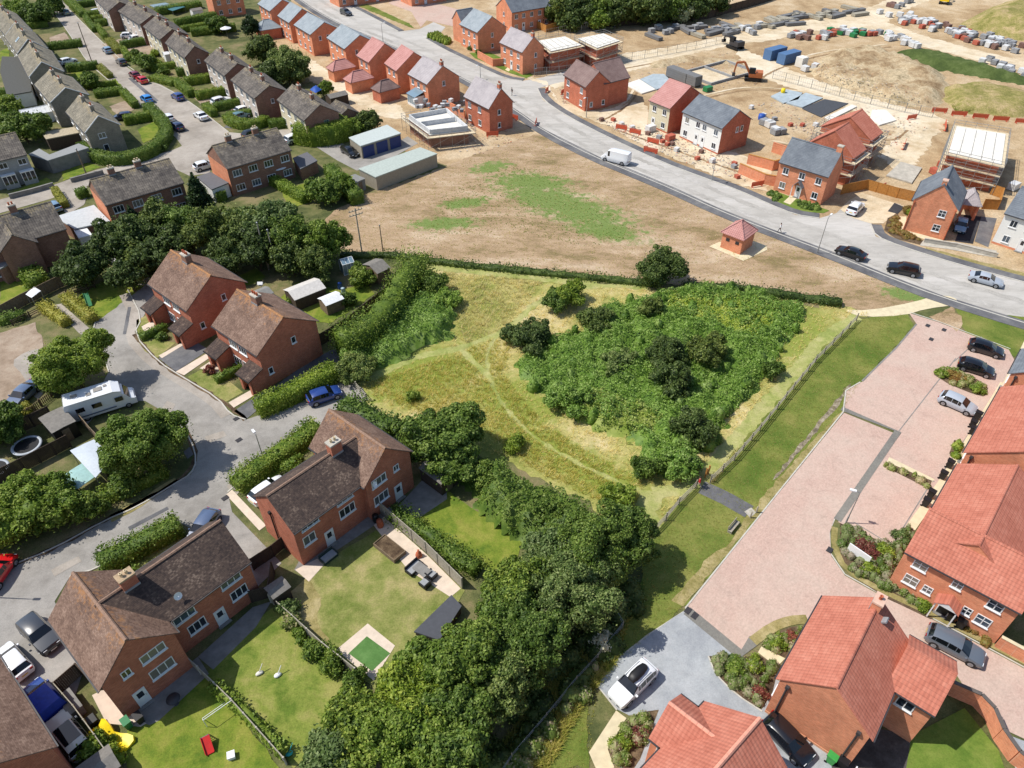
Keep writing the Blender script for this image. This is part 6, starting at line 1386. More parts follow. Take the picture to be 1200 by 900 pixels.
CARS = {}
def car(label, tail, nose, kind, col, group=None, near=False, name='parked_car', cat='car', extra=None, zref=.45):
 (cx, cy), rz = car_spin(tail, nose, zref)
 L, W, Hh, st, g = car_profile(kind)
 root = thing(name, label, cat, (cx, cy, 0.035), rz, group)
 mp = M_paints[col]
 key = (kind, col, near)
 if key in CARS:
  src = CARS[key]
  for ch in src.children:
   c = ch.copy(); COL.objects.link(c); c.parent = root
   for g2 in ch.children:
    d = g2.copy(); COL.objects.link(d); d.parent = c
  return root
 hw = W / 2
 def sec(i):
  x, zb, zt, _ = st[i]; X = (x - .5) * L
  e = min(x, 1 - x); nar = 1 - .16 * max(0, 1 - e / .09) ** 2
  zs = .22 + (.12 if e < .05 else 0)
  cab = zt - zb > .12
  tw = hw * nar * (1 - (zt - zb) * (.36 if kind != 'van' else .1) if cab else .93)
  return [(X, -hw * .9 * nar, zs), (X, -hw * nar, zs + .22), (X, -hw * .995 * nar, zb - .14), (X, -hw * .95 * nar, zb), (X, -tw, zt - (.06 if cab else .0)), (X, -tw * .82, zt + .01), (X, 0, zt + .035),
    (X, tw * .82, zt + .01), (X, tw, zt - (.06 if cab else .0)), (X, hw * .95 * nar, zb), (X, hw * .995 * nar, zb - .14), (X, hw * nar, zs + .22), (X, hw * .9 * nar, zs)]
 S = [sec(i) for i in range(len(st))]
 n = 13
 bod = MB(); wf, wr, ws = MB(), MB(), MB()
 bod.v = [p for s in S for p in s]
 rear, wind = g['rear'], g['wind']; sides = g['sides']
 def emit(mb, idx, shrink=0.0):
  mb.add([bod.v[i] for i in idx], [tuple(range(len(idx)))])
 for i in range(len(st) - 1):
  for j in range(n - 1):
   f = (i * n + j, i * n + j + 1, (i + 1) * n + j + 1, (i + 1) * n + j)
   if wind and (i, i + 1) == wind and 4 <= j <= 7: emit(wf, f); continue
   if rear and (i, i + 1) == rear and 4 <= j <= 7: emit(wr, f); continue
   if (i, i + 1) in sides and j in (3, 8):
    a, b_, c_, d_ = [Vector(bod.v[k]) for k in f]
    t = .93
    e1, e2 = a.lerp(d_, t), b_.lerp(c_, t)
    ws.add([a, b_, e2, e1], [(0, 1, 2, 3)]); bod.add([e1, e2, c_, d_], [(0, 1, 2, 3)]); continue
   if (wind and (i, i + 1) == wind and j in (3, 8)) and kind != 'van':
    bod.f.append(f); bod.m.append(0); bod.sm.append(True); continue
   bod.f.append(f); bod.m.append(0); bod.sm.append(True)
 for i0 in (0, len(st) - 1):
  f = tuple(i0 * n + j for j in range(n)); f = f if i0 else f[::-1]
  bod.f.append(f); bod.m.append(0); bod.sm.append(False)
 for i in range(len(st) - 1):
  bod.f.append((i * n, (i + 1) * n, (i + 1) * n + 12, i * n + 12)); bod.m.append(1); bod.sm.append(False)
 r = .335 if kind not in ('suv', 'van', 'cabvan') else .375
 xs = (-L * .5 + L * .19, L * .5 - L * .185)
 for x in xs:
  for s in (-1, 1):
   bod.tube((x, s * (hw * .86), r), (x, s * (hw + .006), r), r + .07, r + .065, 16, 1)
 bod.box(L * .5 - .1, -hw * .55, .36, L * .5 + .012, hw * .55, .5, 1)
 o = bod.build('body', [mp, M_black], root, angle=35)
 if wf.f: wf.build('windscreen', [M_cglass], root)
 if wr.f: wr.build('rear_window', [M_cglass], root)
 for sgn in (-1, 1):
  h = MB()
  for f in ws.f:
   q = [ws.v[i] for i in f]
   if q[0][1] * sgn > 0: h.add(q, [(0, 1, 2, 3)])
  if h.f: h.build('side_window', [M_cglass], root)
 for x in xs:
  for s in (-1, 1):
   m = MB(); y = s * hw
   if near:
    m.tube((0, -.11 * s, 0), (0, .0, 0), r, r, 18, 0); m.tube((0, 0, 0), (0, .025 * s, 0), r, r * .8, 18, 0)
    wh = m.build('wheel', [M_tyre], root, loc=(x, y - .01 * s, r))
    k = MB(); k.tube((0, .018 * s, 0), (0, .034 * s, 0), r * .68, r * .62, 16, 0)
    for q in range(5):
     a = q * 1.2566; k.bar((0, .036 * s, 0), (math.cos(a) * r * .6, .036 * s, math.sin(a) * r * .6), .02, .07, 0, up=(0, 1, 0))
    k.build('rim', [M_rim], wh)
   else:
    m.tube((0, -.1 * s, 0), (0, .02 * s, 0), r, r * .95, 12, 0); m.tube((0, .02 * s, 0), (0, .03 * s, 0), r * .64, r * .6, 10, 1)
    m.build('wheel', [M_tyre, M_rim], root, loc=(x, y - .01 * s, r))
 zh = st[-2][1] - .08
 for s in (-1, 1):
  MB().box(L * .5 - .2, s * hw * .62 - .16, zh - .1, L * .5 - .045 + (.0), s * hw * .62 + .16, zh + .06).build('headlight', [M_lamp], root)
  MB().box(-L * .5 - .012, s * hw * .72 - .12, .78, -L * .5 + .1, s * hw * .72 + .12, .98).build('taillight', [M_tail], root)
  zb = st[8][1]
  m = MB(); m.box(L * st[8][0] - L * .5 - .28, s * (hw + .02) - .03, zb, L * st[8][0] - L * .5 - .12, s * (hw + .16) + .03 * s, zb + .13); m.build('wing_mirror', [mp], root)
 MB().box(L * .5 + .013, -.26, .4, L * .5 + .025, .26, .5).build('number_plate', [M_plate], root)
 MB().box(-L * .5 - .016, -.26, .62, -L * .5 - .003, .26, .73).build('number_plate', [M_platey], root)
 CARS[key] = root
 return root
M_paints = {k: paint(k, srgb(*v)) for k, v in dict(white=(226, 228, 230), silver=(168, 176, 186), grey=(96, 104, 114), dgrey=(58, 62, 68), black=(18, 20, 26), navy=(22, 34, 72), blue=(34, 62, 128), sky=(36, 130, 206), pale=(120, 148, 172), red=(196, 24, 30), maroon=(120, 28, 42), teal=(96, 130, 136), green=(60, 80, 70), slate=(84, 100, 128), cream=(206, 204, 190)).items()}
GP = 'cars parked in the block paved bays'
car('black hatchback in the upper parking bay, next to the grassy corner', (1133, 403), (1177, 416), 'hatch', 'black', GP, True)
car('black hatchback in the second bay, beside the planted island bed', (1121, 425), (1166, 439), 'hatch', 'black', GP, True)
car('silver blue hatchback parked alone below the planted island bed', (1099, 464), (1145, 484), 'hatch', 'silver', GP, True)
car('grey estate car parked on pink paving in front of the porch house', (1084, 740), (1154, 776), 'estate', 'grey', GP, True)
r = car('white car with a black roof box, parked on the grey court', (764, 780), (718, 825), 'suv', 'white', None, True)
m = MB()
prof = [(-1.0, .1, .02), (-.95, .32, .2), (-.5, .42, .34), (.3, .4, .34), (.85, .3, .22), (1.0, .12, .08)]
vs = [];
for x, w_, h_ in prof: vs += [(x, -w_, 0), (x, -w_ * .95, h_ * .7), (x, -w_ * .5, h_), (x, w_ * .5, h_), (x, w_ * .95, h_ * .7), (x, w_, 0)]
fs = []
for i in range(5):
 for j in range(5): fs.append((i * 6 + j, i * 6 + j + 1, i * 6 + 7 + j, i * 6 + 6 + j))
fs += [tuple(range(6))[::-1], tuple(range(30, 36))]
m.add(vs, fs, 0, True)
c = r.matrix_world if False else None
box = m.build('roof_box', [M_black], None)
tag(box, 'black roof box on top of the white car on the grey court', 'roof box')
box.location = (r.location.x + math.cos(r.rotation_euler.z) * -.45, r.location.y + math.sin(r.rotation_euler.z) * -.45, 1.79); box.rotation_euler = (0, 0, r.rotation_euler.z + math.pi)
rb = MB()
for s in (-.62, .62): rb.bar((-.9, s, -.04), (.9, s, -.04), .04, .05)
rb.build('roof_bars', [M_galv], r, loc=(-.45, 0, 1.7))
car('dark car half hidden between the two lower right houses', (905, 850), (940, 885), 'hatch', 'black', None, True)
GO = 'cars on the near old estate'
car('dark blue grey hatchback parked by the L-shaped house near the lower left corner', (29, 725), (66, 763), 'suv', 'dgrey', GO, True)
car('white hatchback parked beside the cut off house, nose to the road', (33, 795), (0, 758), 'hatch', 'white', GO, True)
r = car('pickup under a blue tarpaulin beside the cut off house', (70, 840), (34, 800), 'hatch', 'blue', GO, True, name='parked_pickup', cat='pickup')
m = MB(); m.add([(-2.15, -.95, .5), (-2.15, .95, .5), (-2.17, .95, 1.05), (-2.17, -.95, 1.05), (-1.8, -.8, 1.62), (-1.8, .8, 1.62), (.3, .75, 1.64), (.3, -.75, 1.64), (.7, .93, 1.05), (.7, -.93, 1.05), (.6, -.97, .5), (.6, .97, .5)],
    [(0, 3, 2, 1), (3, 4, 5, 2), (4, 7, 6, 5), (7, 9, 8, 6), (9, 10, 11, 8), (0, 10, 9, 3), (3, 9, 7, 4), (1, 2, 8, 11), (2, 5, 6, 8)])
t_ = m.build('tarpaulin', [plain('blue_tarpaulin', srgb(28, 60, 170), .45, vary=.2)]); tag(t_, 'blue tarpaulin over the pickup beside the cut off house', 'tarpaulin')
t_.location = r.location; t_.rotation_euler = r.rotation_euler
r = car('cream and dark 4x4 at the bottom left, beside the garden fence', (98, 882), (68, 846), 'cabvan', 'cream', GO, True)
MB().box(-1.5, -.62, 1.862, .4, .62, 1.89).build('roof_panel', [M_cglass], r)
car('bright red car cut by the left edge on the lower road', (-14, 690), (10, 655), 'hatch', 'red', GO, True)
car('blue hatchback on the dead end lane by the long laurel hedge', (364, 470), (396, 459), 'hatch', 'blue', GO, True)
car('grey blue car half behind the brown roof at the lower road drive', (246, 609), (233, 628), 'hatch', 'slate', GO, True)
car('white car behind the roof of the L-shaped house', (304, 584), (326, 568), 'hatch', 'white', GO, True)
car('grey blue saloon on the brown gravel drive, left edge', (40, 452), (15, 475), 'saloon', 'slate', GO, True)
GM = 'cars on the spine road'
car('black saloon parked at the near kerb of the spine road', (1013, 303), (981, 292), 'saloon', 'black', GM, True)
car('black SUV driving on the spine road behind the black saloon', (1077, 321), (1040, 313), 'suv', 'black', GM, True)
car('silver saloon with a rear spoiler on the spine road, near the right edge', (1138, 324), (1172, 333), 'saloon', 'silver', GM, True)
car('white hatchback parked on the pale drive by the slate roofed house', (996, 251), (1008, 239), 'suv', 'white', GM, True)
car('pale blue car under the edge of the car port', (1127, 259), (1124, 272), 'hatch', 'pale', GM, True)
car('dark grey people carrier driving up the far spine road', (399, 13), (412, 18), 'suv', 'dgrey', GM)
car('white panel van driving on the spine road beside the field', (738, 188), (706, 180), 'van', 'white', GM, True, name='panel_van', cat='van', zref=1.0)
GR2 = 'cars along the old road'
for lab, a, b, k, c in (('dark car far up the old road at the top', (80, 17), (74, 13), 'hatch', 'teal'), ('light blue car at the right kerb of the old road below the hedges', (130, 63), (122, 56), 'hatch', 'pale'), ('dark car at the kerb of the old road, between light blue and red cars', (147, 77), (138, 70), 'hatch', 'dgrey'), ('maroon car, upper one of the red pair on the old road', (163, 92), (153, 85), 'hatch', 'maroon'), ('bright red car, lower one of the red pair on the old road', (172, 98), (161, 91), 'hatch', 'red'),
                      ('bright sky blue car on the left of the old road', (178, 121), (166, 112), 'hatch', 'sky'), ('dark blue car at the right kerb of the old road', (215, 118), (202, 110), 'hatch', 'blue'), ('white car at the left kerb near the corner hedge', (203, 144), (191, 134), 'hatch', 'white'), ('dark blue car right behind the white kerb car', (214, 153), (202, 145), 'hatch', 'navy'), ('white car at the right kerb near the junction', (242, 141), (229, 132), 'saloon', 'white'),
                      ('white car on the drive between two clipped hedges', (250, 122), (269, 117), 'suv', 'white'), ('white car on the upper part of the shared gravel drive', (144, 43), (158, 42), 'hatch', 'white'), ('silver white car in the middle of the shared gravel drive', (154, 47), (168, 44), 'hatch', 'white'), ('white car on the lower part of the shared gravel drive', (145, 53), (163, 48), 'estate', 'white'), ('white car by the second brown semi hedge, far end', (109, 16), (119, 13), 'hatch', 'white'),
                      ('dark car on the drive at the far end of the right row', (93, 4), (104, 1), 'hatch', 'green'), ('silver car on a left hand drive under the tall hedge, far end', (28, 25), (40, 22), 'hatch', 'silver'), ('white hatchback on the left hand drive by the leaning pole', (74, 74), (86, 71), 'hatch', 'white'), ('pale blue car on the left hand drive by the leaning pole', (86, 80), (103, 77), 'estate', 'pale'), ('dark blue car behind the corner house hedge', (150, 137), (139, 138), 'hatch', 'navy'),
                      ('dark car at the kerb behind the roof with two chimneys', (288, 160), (303, 155), 'hatch', 'black'), ('white car beside the flat garage of the parasol semi', (233, 197), (247, 193), 'hatch', 'white'), ('white car at the end of the cream fronted semi hedge', (341, 165), (350, 162), 'suv', 'white'), ('black car parked in front of the blue door garages', (401, 173), (419, 184), 'estate', 'black'), ('silver car beside the rounded corner hedge', (275, 139), (290, 134), 'hatch', 'teal'), ('white car tucked behind the thin hedge of the pink porch semi', (281, 131), (291, 128), 'hatch', 'white'),
                      ('pale blue car behind the roof of the conservatory house', (68, 247), (57, 239), 'hatch', 'pale')):
 car(lab, a, b, k, c, GR2)
(cx, cy), rz = car_spin((84, 484), (154, 462), 1.0)
root = thing('motorhome', 'long white motorhome with cab nose to the road, beside the broad verge tree', 'motorhome', (cx, cy, .03), rz)
L, W, H = 7.2, 2.35, 2.95
pr = [(-L / 2, .45), (-L / 2 - .02, 2.55), (-L / 2 + .15, H), (L / 2 - 2.0, H), (L / 2 - 1.2, 2.62), (L / 2 - 1.15, 2.2), (L / 2 - 1.0, 2.1), (L / 2 - .55, 1.35), (L / 2 - .1, 1.15), (L / 2, .95), (L / 2 + .02, .4)]
m = MB(); n = len(pr)
vs = [(x, -W / 2 * (1 if x < 2.3 else .9), z) for x, z in pr] + [(x, W / 2 * (1 if x < 2.3 else .9), z) for x, z in pr]
m.add(vs, [tuple(range(n)), tuple(range(n, 2 * n))[::-1]] + [(i, n + i, n + (i + 1) % n, (i + 1) % n) for i in range(n)])
b = m.build('body', [M_paints['white']], root); bm_ = bmesh.new(); bm_.from_mesh(b.data); bmesh.ops.recalc_face_normals(bm_, faces=bm_.faces); bm_.to_mesh(b.data); bm_.free()
m = MB(); m.add([(L / 2 - .97, -W * .42, 2.08), (L / 2 - .97, W * .42, 2.08), (L / 2 - .52, W * .42, 1.38), (L / 2 - .52, -W * .42, 1.38)], [(0, 3, 2, 1)]); m.build('windscreen', [M_cglass], root)
for s in (-1, 1):
 for x0, x1, z0, z1 in ((-2.6, -1.7, 1.5, 2.1), (-.9, .1, 1.5, 2.1), (1.5, 2.35, 1.4, 2.0)):
  m = MB(); y = s * (W / 2 + .012 if x1 < 2.3 else W / 2 * .95 + .05); m.box(x0, y - .01, z0, x1, y + .01, z1); m.build('window', [M_cglass], root)
for x, y, w_, d_ in ((-2.3, .2, .7, .5), (-.8, -.3, .5, .5), (.2, .1, .9, .7), (1.0, .4, .35, .35)):
 MB().box(x - w_ / 2, y - d_ / 2, H - .01, x + w_ / 2, y + d_ / 2, H + .09).build('roof_hatch', [plain('smoked_acrylic', srgb(150, 146, 140), .3)], root)
for s in (-1, 1):
 MB().box(-2.4, s * (W / 2 + .008) - .005, .75, 1.4, s * (W / 2 + .008) + .005, .9).build('side_stripe', [plain('stripe_grey', srgb(90, 100, 120), .4)], root)
 for x in (-L * .26, L * .5 - 1.0):
  m = MB(); m.tube((0, -.12 * s, 0), (0, .01 * s, 0), .34, .34, 16); m.tube((0, .01 * s, 0), (0, .025 * s, 0), .2, .18, 12, 1); m.build('wheel', [M_tyre, M_rim], root, loc=(x, s * W / 2 * .93, .34))
 MB().box(L / 2 - .12, s * .78 - .14, .85, L / 2 + .015, s * .78 + .14, 1.08).build('headlight', [M_lamp], root)
def fence(label, px, h=1.8, mat=None, kind='panel', gap=1.85, group=None, name='fence', cat='fence', postm=None, tops=None, world=None, z0=0.0):
 pts = [P(*p) for p in px]
 o = pts[0]
 mat = mat or M_wood
 root = thing(name, label, cat, (o.x, o.y, 0), 0, group)
 m = MB(); spots = []
 for a, b in zip(pts, pts[1:]):
  a = a - o; b = b - o; n = max(1, round((b - a).length / gap))
  for i in range(n): spots.append((a.lerp(b, i / n), a.lerp(b, (i + 1) / n)))
 posts = [s[0] for s in spots] + [spots[-1][1]]
 U = Vector((0, 0, 1))
 for a, b in spots:
  d = (b - a).normalized() * .055
  if kind == 'panel':
   a2, b2 = a + d, b - d; nb = max(2, int((b - a).length / .15));
   for k in range(nb):
    p, q = a2.lerp(b2, k / nb), a2.lerp(b2, (k + .96) / nb)
    hh = h * (1 + (random.random() - .5) * .02)
    m.bar(p + U * (hh / 2 + .03), q + U * (hh / 2 + .03), .03, hh)
   m.bar(a2 + U * (h + .05), b2 + U * (h + .05), .07, .035)
  elif kind == 'close':
   a2, b2 = a + d, b - d; m.bar(a2 + U * (h / 2), b2 + U * (h / 2), .04, h)
  elif kind == 'rail':
   for z in (.35, .7, 1.05): m.bar(a + U * h * z / 1.15 + d * .2, b + U * h * z / 1.15 - d * .2, .05, .1)
  elif kind == 'picket':
   for z in (.3, .8): m.bar(a + U * h * z, b + U * h * z, .03, .08)
   nb = int((b - a).length / .22)
   for k in range(nb): p = a.lerp(b, (k + .5) / nb); m.box(p.x - .04, p.y - .04, .03, p.x + .04, p.y + .04, h)
  elif kind == 'wire':
   for z in (.15, .45, .75, 1.0): m.bar(a + U * h * z, b + U * h * z, .025, .025)
   nb = int((b - a).length / .35)
   for k in range(nb): p = a.lerp(b, (k + .5) / nb); m.bar(p + U * .05, p + U * h, .012, .012)
  elif kind == 'mesh':      # site mesh panel
   for z in (.03, .5, 1.0): m.bar(a + d + U * h * z, b - d + U * h * z, .04, .04)
   nb = 6
   for k in range(nb + 1): p = (a + d).lerp(b - d, k / nb); m.bar(p, p + U * h, .025, .025)
  elif kind == 'wall':
   pass
 pm = postm or mat
 m.build({'panel': 'boards', 'close': 'boards', 'rail': 'rails', 'picket': 'pickets', 'wire': 'wires', 'mesh': 'mesh_panels'}[kind], [mat], root)
 ph = h + (.08 if kind in ('panel', 'close') else .12); pw = .06 if kind in ('panel', 'close', 'rail', 'picket') else .035
 base = None
 for p in posts:
  if base is None:
   mm = MB(); mm.box(-pw, -pw, -.1, pw, pw, ph); base = mm.mesh('post', [pm])
  link('post', base, root, loc=p)
 return root
def gwall(label, px, h, t=.22, mat=None, cap=None, name='garden_wall', cat='wall', group=None):
 pts = [P(*p) for p in px]; o = pts[0]
 root = thing(name, label, cat, (o.x, o.y, 0), 0, group)
 m, c = MB(), MB()
 for a, b in zip(pts, pts[1:]):
  a, b = a - o, b - o
  d = (b - a).normalized() * .003
  m.bar(a + d + Vector((0, 0, h / 2)), b - d + Vector((0, 0, h / 2)), t, h)
  c.bar(a + d + Vector((0, 0, h + .03)), b - d + Vector((0, 0, h + .03)), t + .08, .055)
 m.build('brickwork', [mat or B_new], root); c.build('coping', [cap or M_gslab], root)
 return root
GF = 'garden fences of the near old estate'
fence('pale timber fence with concrete posts between the two L-shape house gardens', [(432, 592), (452, 606), (500, 648), (542, 690)], 1.7, M_woodpale, group=GF)
fence('garden fence with white topped posts between raised bed lawn and middle lawn', [(318, 706), (345, 730), (380, 762), (418, 792)], 1.3, M_woodpale, group=GF, postm=M_conc)
fence('low pale fence between middle lawn and slide lawn', [(216, 772), (236, 790), (275, 828), (336, 896)], 1.3, M_woodpale, group=GF, postm=M_conc)
fence('tall fence beside the white 4x4 and the yellow slide', [(72, 812), (95, 838), (120, 872), (140, 900)], 1.7, M_woodpale, group=GF)
fence('short dark fence closing the drive beside the L-shaped house', [(72, 812), (97, 790), (114, 808)], 1.7, M_wooddark, group=GF)
fence('dark timber fence beside the drive at the gable of the long brown roof', [(298, 668), (322, 652), (334, 642)], 1.7, M_wooddark, group=GF)
fence('dark fence between patio of the long roof house and the middle lawn', [(296, 706), (318, 700), (322, 672)], 1.7, M_wooddark, group=GF)
fence('long grey timber fence along the garden of the second porch semi, in shade', [(372, 408), (410, 384), (452, 350), (468, 328)], 1.8, M_wooddark, group=GF)
fence('tall weathered fence between turning head and the tree garden, left', [(-10, 380), (30, 358), (70, 338), (100, 325)], 1.8, M_wood, group=GF)
fence('low dark timber fence behind the green toy slide', [(80, 348), (104, 340), (112, 338)], 1.1, M_wooddark, 'rail', group=GF)
fence('two rail fence under the tall weathered fence at the left', [(16, 382), (36, 372), (52, 364)], .9, M_wooddark, 'rail', group=GF)
fence('worn picket fence beside the grey saloon on the gravel', [(12, 492), (36, 486), (62, 466)], 1.0, M_wood, 'picket', group=GF)
fence('dark board fence behind the trampoline and black shed garden', [(-6, 570), (30, 552), (84, 524)], 1.8, M_wooddark, group=GF)
fence('dark board fence between the two small left gardens', [(0, 520), (20, 510), (62, 490)], 1.8, M_wooddark, group=GF)
fence('short grey fence between motorhome drive and the blue tarped garden', [(95, 494), (112, 514), (128, 530)], 1.6, M_wood, group=GF)
fence('panel fence at the roadside corner of the tarped garden', [(128, 560), (136, 540), (132, 530)], 1.7, M_wooddark, group=GF)
fence('old panel fence at the edge of the tree belt garden', [(110, 272), (122, 288), (135, 305)], 1.5, M_woodpale, group=GF)
fence('short dark board fence behind the second porch semi, shed garden edge', [(300, 372), (330, 362)], 1.5, M_wooddark, group=GF)
fence('timber rail fence between the mown strip and the meadow, upper run', [(1003, 376), (985, 395), (955, 425), (920, 468), (890, 505), (860, 540), (832, 566)], 1.15, M_woodpale, 'rail', 2.4, name='rail_fence')
fence('timber rail fence between the mown strip and the meadow, lower run to the trees', [(815, 572), (795, 592), (780, 610), (763, 628)], 1.15, M_woodpale, 'rail', 2.4, name='rail_fence')
fence('thin wire fence along the ditch scrub, running to the bottom edge', [(717, 718), (729, 738), (700, 775), (675, 802), (640, 845), (600, 892), (585, 915)], 1.3, M_galv, 'wire', 4.0, name='wire_fence', postm=M_woodpale)
fence('weathered timber field gate and side rails at the end of the dead end lane', [(404, 444), (418, 456), (430, 470)], 1.1, M_woodpale, 'rail', 1.6, name='field_gate', cat='gate')
fence('new orange timber fence along the pale drive by the slate roofed house', [(985, 228), (1014, 222), (1050, 232), (1068, 236)], 1.8, M_woodnew, group='new timber fences of the building site')
fence('new timber fence with horizontal rails behind the car port', [(1150, 245), (1168, 246), (1172, 232), (1160, 228)], 1.8, M_woodnew, group='new timber fences of the building site')
for lab, px_ in (('new timber garden fence left of the terrace gardens by the tree belt', [(622, 30), (640, 38), (668, 30)]), ('new timber garden fence in the middle of the terrace gardens', [(637, 22), (655, 32), (672, 28)]), ('new timber garden fence at the tree end of the terrace gardens', [(650, 20), (668, 27), (676, 24)])):
 fence(lab, px_, 1.8, M_woodnew, group='new timber fences of the building site')
fence('long dark timber fence in front of the far tree belt', [(690, 34), (760, 28), (830, 22), (890, 5), (905, 0)], 2.4, M_wooddark, 'close', 3.0)
def heras(lab, px_): return fence(lab, px_, 2.0, M_galv, 'mesh', 3.4, group='steel mesh site fencing', name='site_fence', cat='site fence')
heras('steel mesh fencing in front of the scaffolded pair by the tree belt', [(622, 50), (640, 44), (668, 38), (720, 32)])
heras('steel mesh fencing along the haul road toward the excavator', [(725, 74), (770, 66), (815, 58), (850, 50)])
heras('steel mesh fencing at the fork between main road and site yard', [(626, 90), (655, 88), (668, 86)])
heras('steel mesh fencing along the foot of the spoil bank', [(905, 92), (950, 104), (1000, 118), (1060, 132), (1092, 138)])
gwall('long curved brick garden wall behind the orange brick house', [(1108, 812), (1140, 826), (1155, 842), (1165, 866), (1183, 892), (1200, 905)], 1.8, .24, B_new, plain('dark_coping', srgb(92, 86, 82), .8))
gwall('low brick wall at the right edge beside the grey estate car', [(1165, 757), (1200, 776), (1230, 792)], 1.5, .24, B_new, M_slabs)
gwall('brick garden wall joining two houses at the road mouth', [(560, 68), (578, 78), (592, 77)], 1.7, .22, B_new, B_new, group='brick garden walls of the site')
gwall('brick screen wall with timber top beside the slate roofed house, lower run', [(865, 203), (895, 216), (918, 220)], 1.9, .24, B_new, M_woodnew, group='brick garden walls of the site')
gwall('brick screen wall beside the slate roofed house, upper run', [(875, 192), (905, 200), (920, 196)], 1.9, .24, B_new, M_woodnew, group='brick garden walls of the site')
gwall('short brick wall behind the slate roofed house', [(904, 178), (922, 184), (928, 176)], 1.9, .24, B_new, B_new, group='brick garden walls of the site')
gwall('short brick wall between the shell and the standalone grey roofed house', [(522, 127), (535, 134), (545, 140)], 1.8, .24, B_new, B_new, group='brick garden walls of the site')
gwall('low stone wall in front of the bay fronted house, drive side', [(84, 214), (103, 209), (122, 204)], .8, .3, M_gslab, group='low front walls of the old estate')
gwall('low stone wall in front of the bay fronted house, left edge side', [(12, 233), (40, 226), (64, 219)], .8, .3, M_gslab, group='low front walls of the old estate')
gwall('low retaining wall below the white rendered house, right edge', [(1082, 284), (1120, 290), (1168, 302)], .7, .2, M_conc, M_conc)
root, lc = flat_block('garage_block', 'long row of garages with a pale green flat roof, beside the field', 'garage', [(420, 197.5), (440, 207.5), (512.5, 180), (492.5, 172.5)], 2.6, plain('garage_concrete', srgb(150, 142, 126), .9), plain('pale_green_roof', srgb(168, 177, 169), .8, vary=.12))
root, lc = flat_block('garage_block', 'row of three garages with blue doors and a pale flat roof', 'garage', [(408.7, 161), (422.5, 171), (470, 156), (453.7, 146)], 2.6, plain('garage_concrete', None), plain('pale_blue_roof', srgb(180, 188, 184), .8, vary=.1))
A_, B_ = P(422.5, 171, 2.6), P(470, 156, 2.6); A_.z = B_.z = 0; d_ = (B_ - A_); ln = d_.length; d_.normalize()
Tm = root.matrix_basis if False else Matrix.Translation(root.location) @ Matrix.Rotation(root.rotation_euler.z, 4, 'Z')
for k in range(3):
 F = Tm.inverted() @ Matrix.Translation(A_ + d_ * (ln * (k + .12) / 3)) @ Matrix.Rotation(math.atan2(d_.y, d_.x), 4, 'Z')
 mm = MB(); mm.box(0, -.02, .03, ln * .27, .13, 2.2)
 for q in range(1, 6): mm.box(q * ln * .27 / 6 - .02, -.04, .05, q * ln * .27 / 6 + .02, -.02, 2.15)
 mm.build('garage_door', [plain('blue_door', srgb(44, 62, 116), .5)], root, mat4=F)
flat_block('flat_garage', 'double garage with a light grey flat roof between two brick semis', 'garage', [(64, 254), (87, 268), (129, 259), (110, 240)], 2.5, B_brown, plain('light_felt', srgb(184, 188, 190), .85, vary=.1))
flat_block('lean_to', 'white corrugated lean-to beside the light grey double garage', 'shed', [(86, 269), (92, 279), (108, 275), (101, 266)], 2.2, M_rend, plain('white_sheet', srgb(220, 222, 222), .6))
flat_block('flat_garage', 'garage with dark roof and white edge strip beside the parasol semi', 'garage', [(230, 207), (248, 222), (268, 214), (247, 201.5)], 2.5, M_rend, plain('dark_felt', srgb(98, 98, 102), .9, vary=.1))
flat_block('flat_garage', 'garage with grey slab roof and two dark door openings, by the stone corner semi', 'garage', [(33, 181), (56, 188), (104, 173), (92, 168), (58, 181), (46, 174)], 2.6, M_gslab, plain('grey_felt', srgb(140, 142, 142), .9, vary=.1))
flat_block('garden_shed', 'wide shed with brown and cream roof between two stone semis', 'shed', [(48, 155), (54, 163), (94, 155), (90, 148)], 2.4, M_wooddark, plain('buff_felt', srgb(170, 158, 134), .9, vary=.2))
flat_block('rear_extension', 'low dark tiled rear extension with skylight, left edge', 'extension', [(0, 84), (8, 112), (37, 107), (33, 67), (2, 66)], 3.0, M_rend, plain('dark_tile_felt', srgb(78, 78, 74), .9, vary=.2))
flat_block('flat_extension', 'flat roofed extension with a roof light below the gabled brick house, left edge', 'extension', [(-20, 300), (0, 315), (20, 304), (12, 293)], 2.8, B_brown, plain('grey_felt', None))
flat_block('garden_building', 'grey roofed low building behind the white parasol garden', 'shed', [(343, 185), (352, 198), (372, 188), (360, 178)], 2.3, B_brown, plain('dark_felt', None))
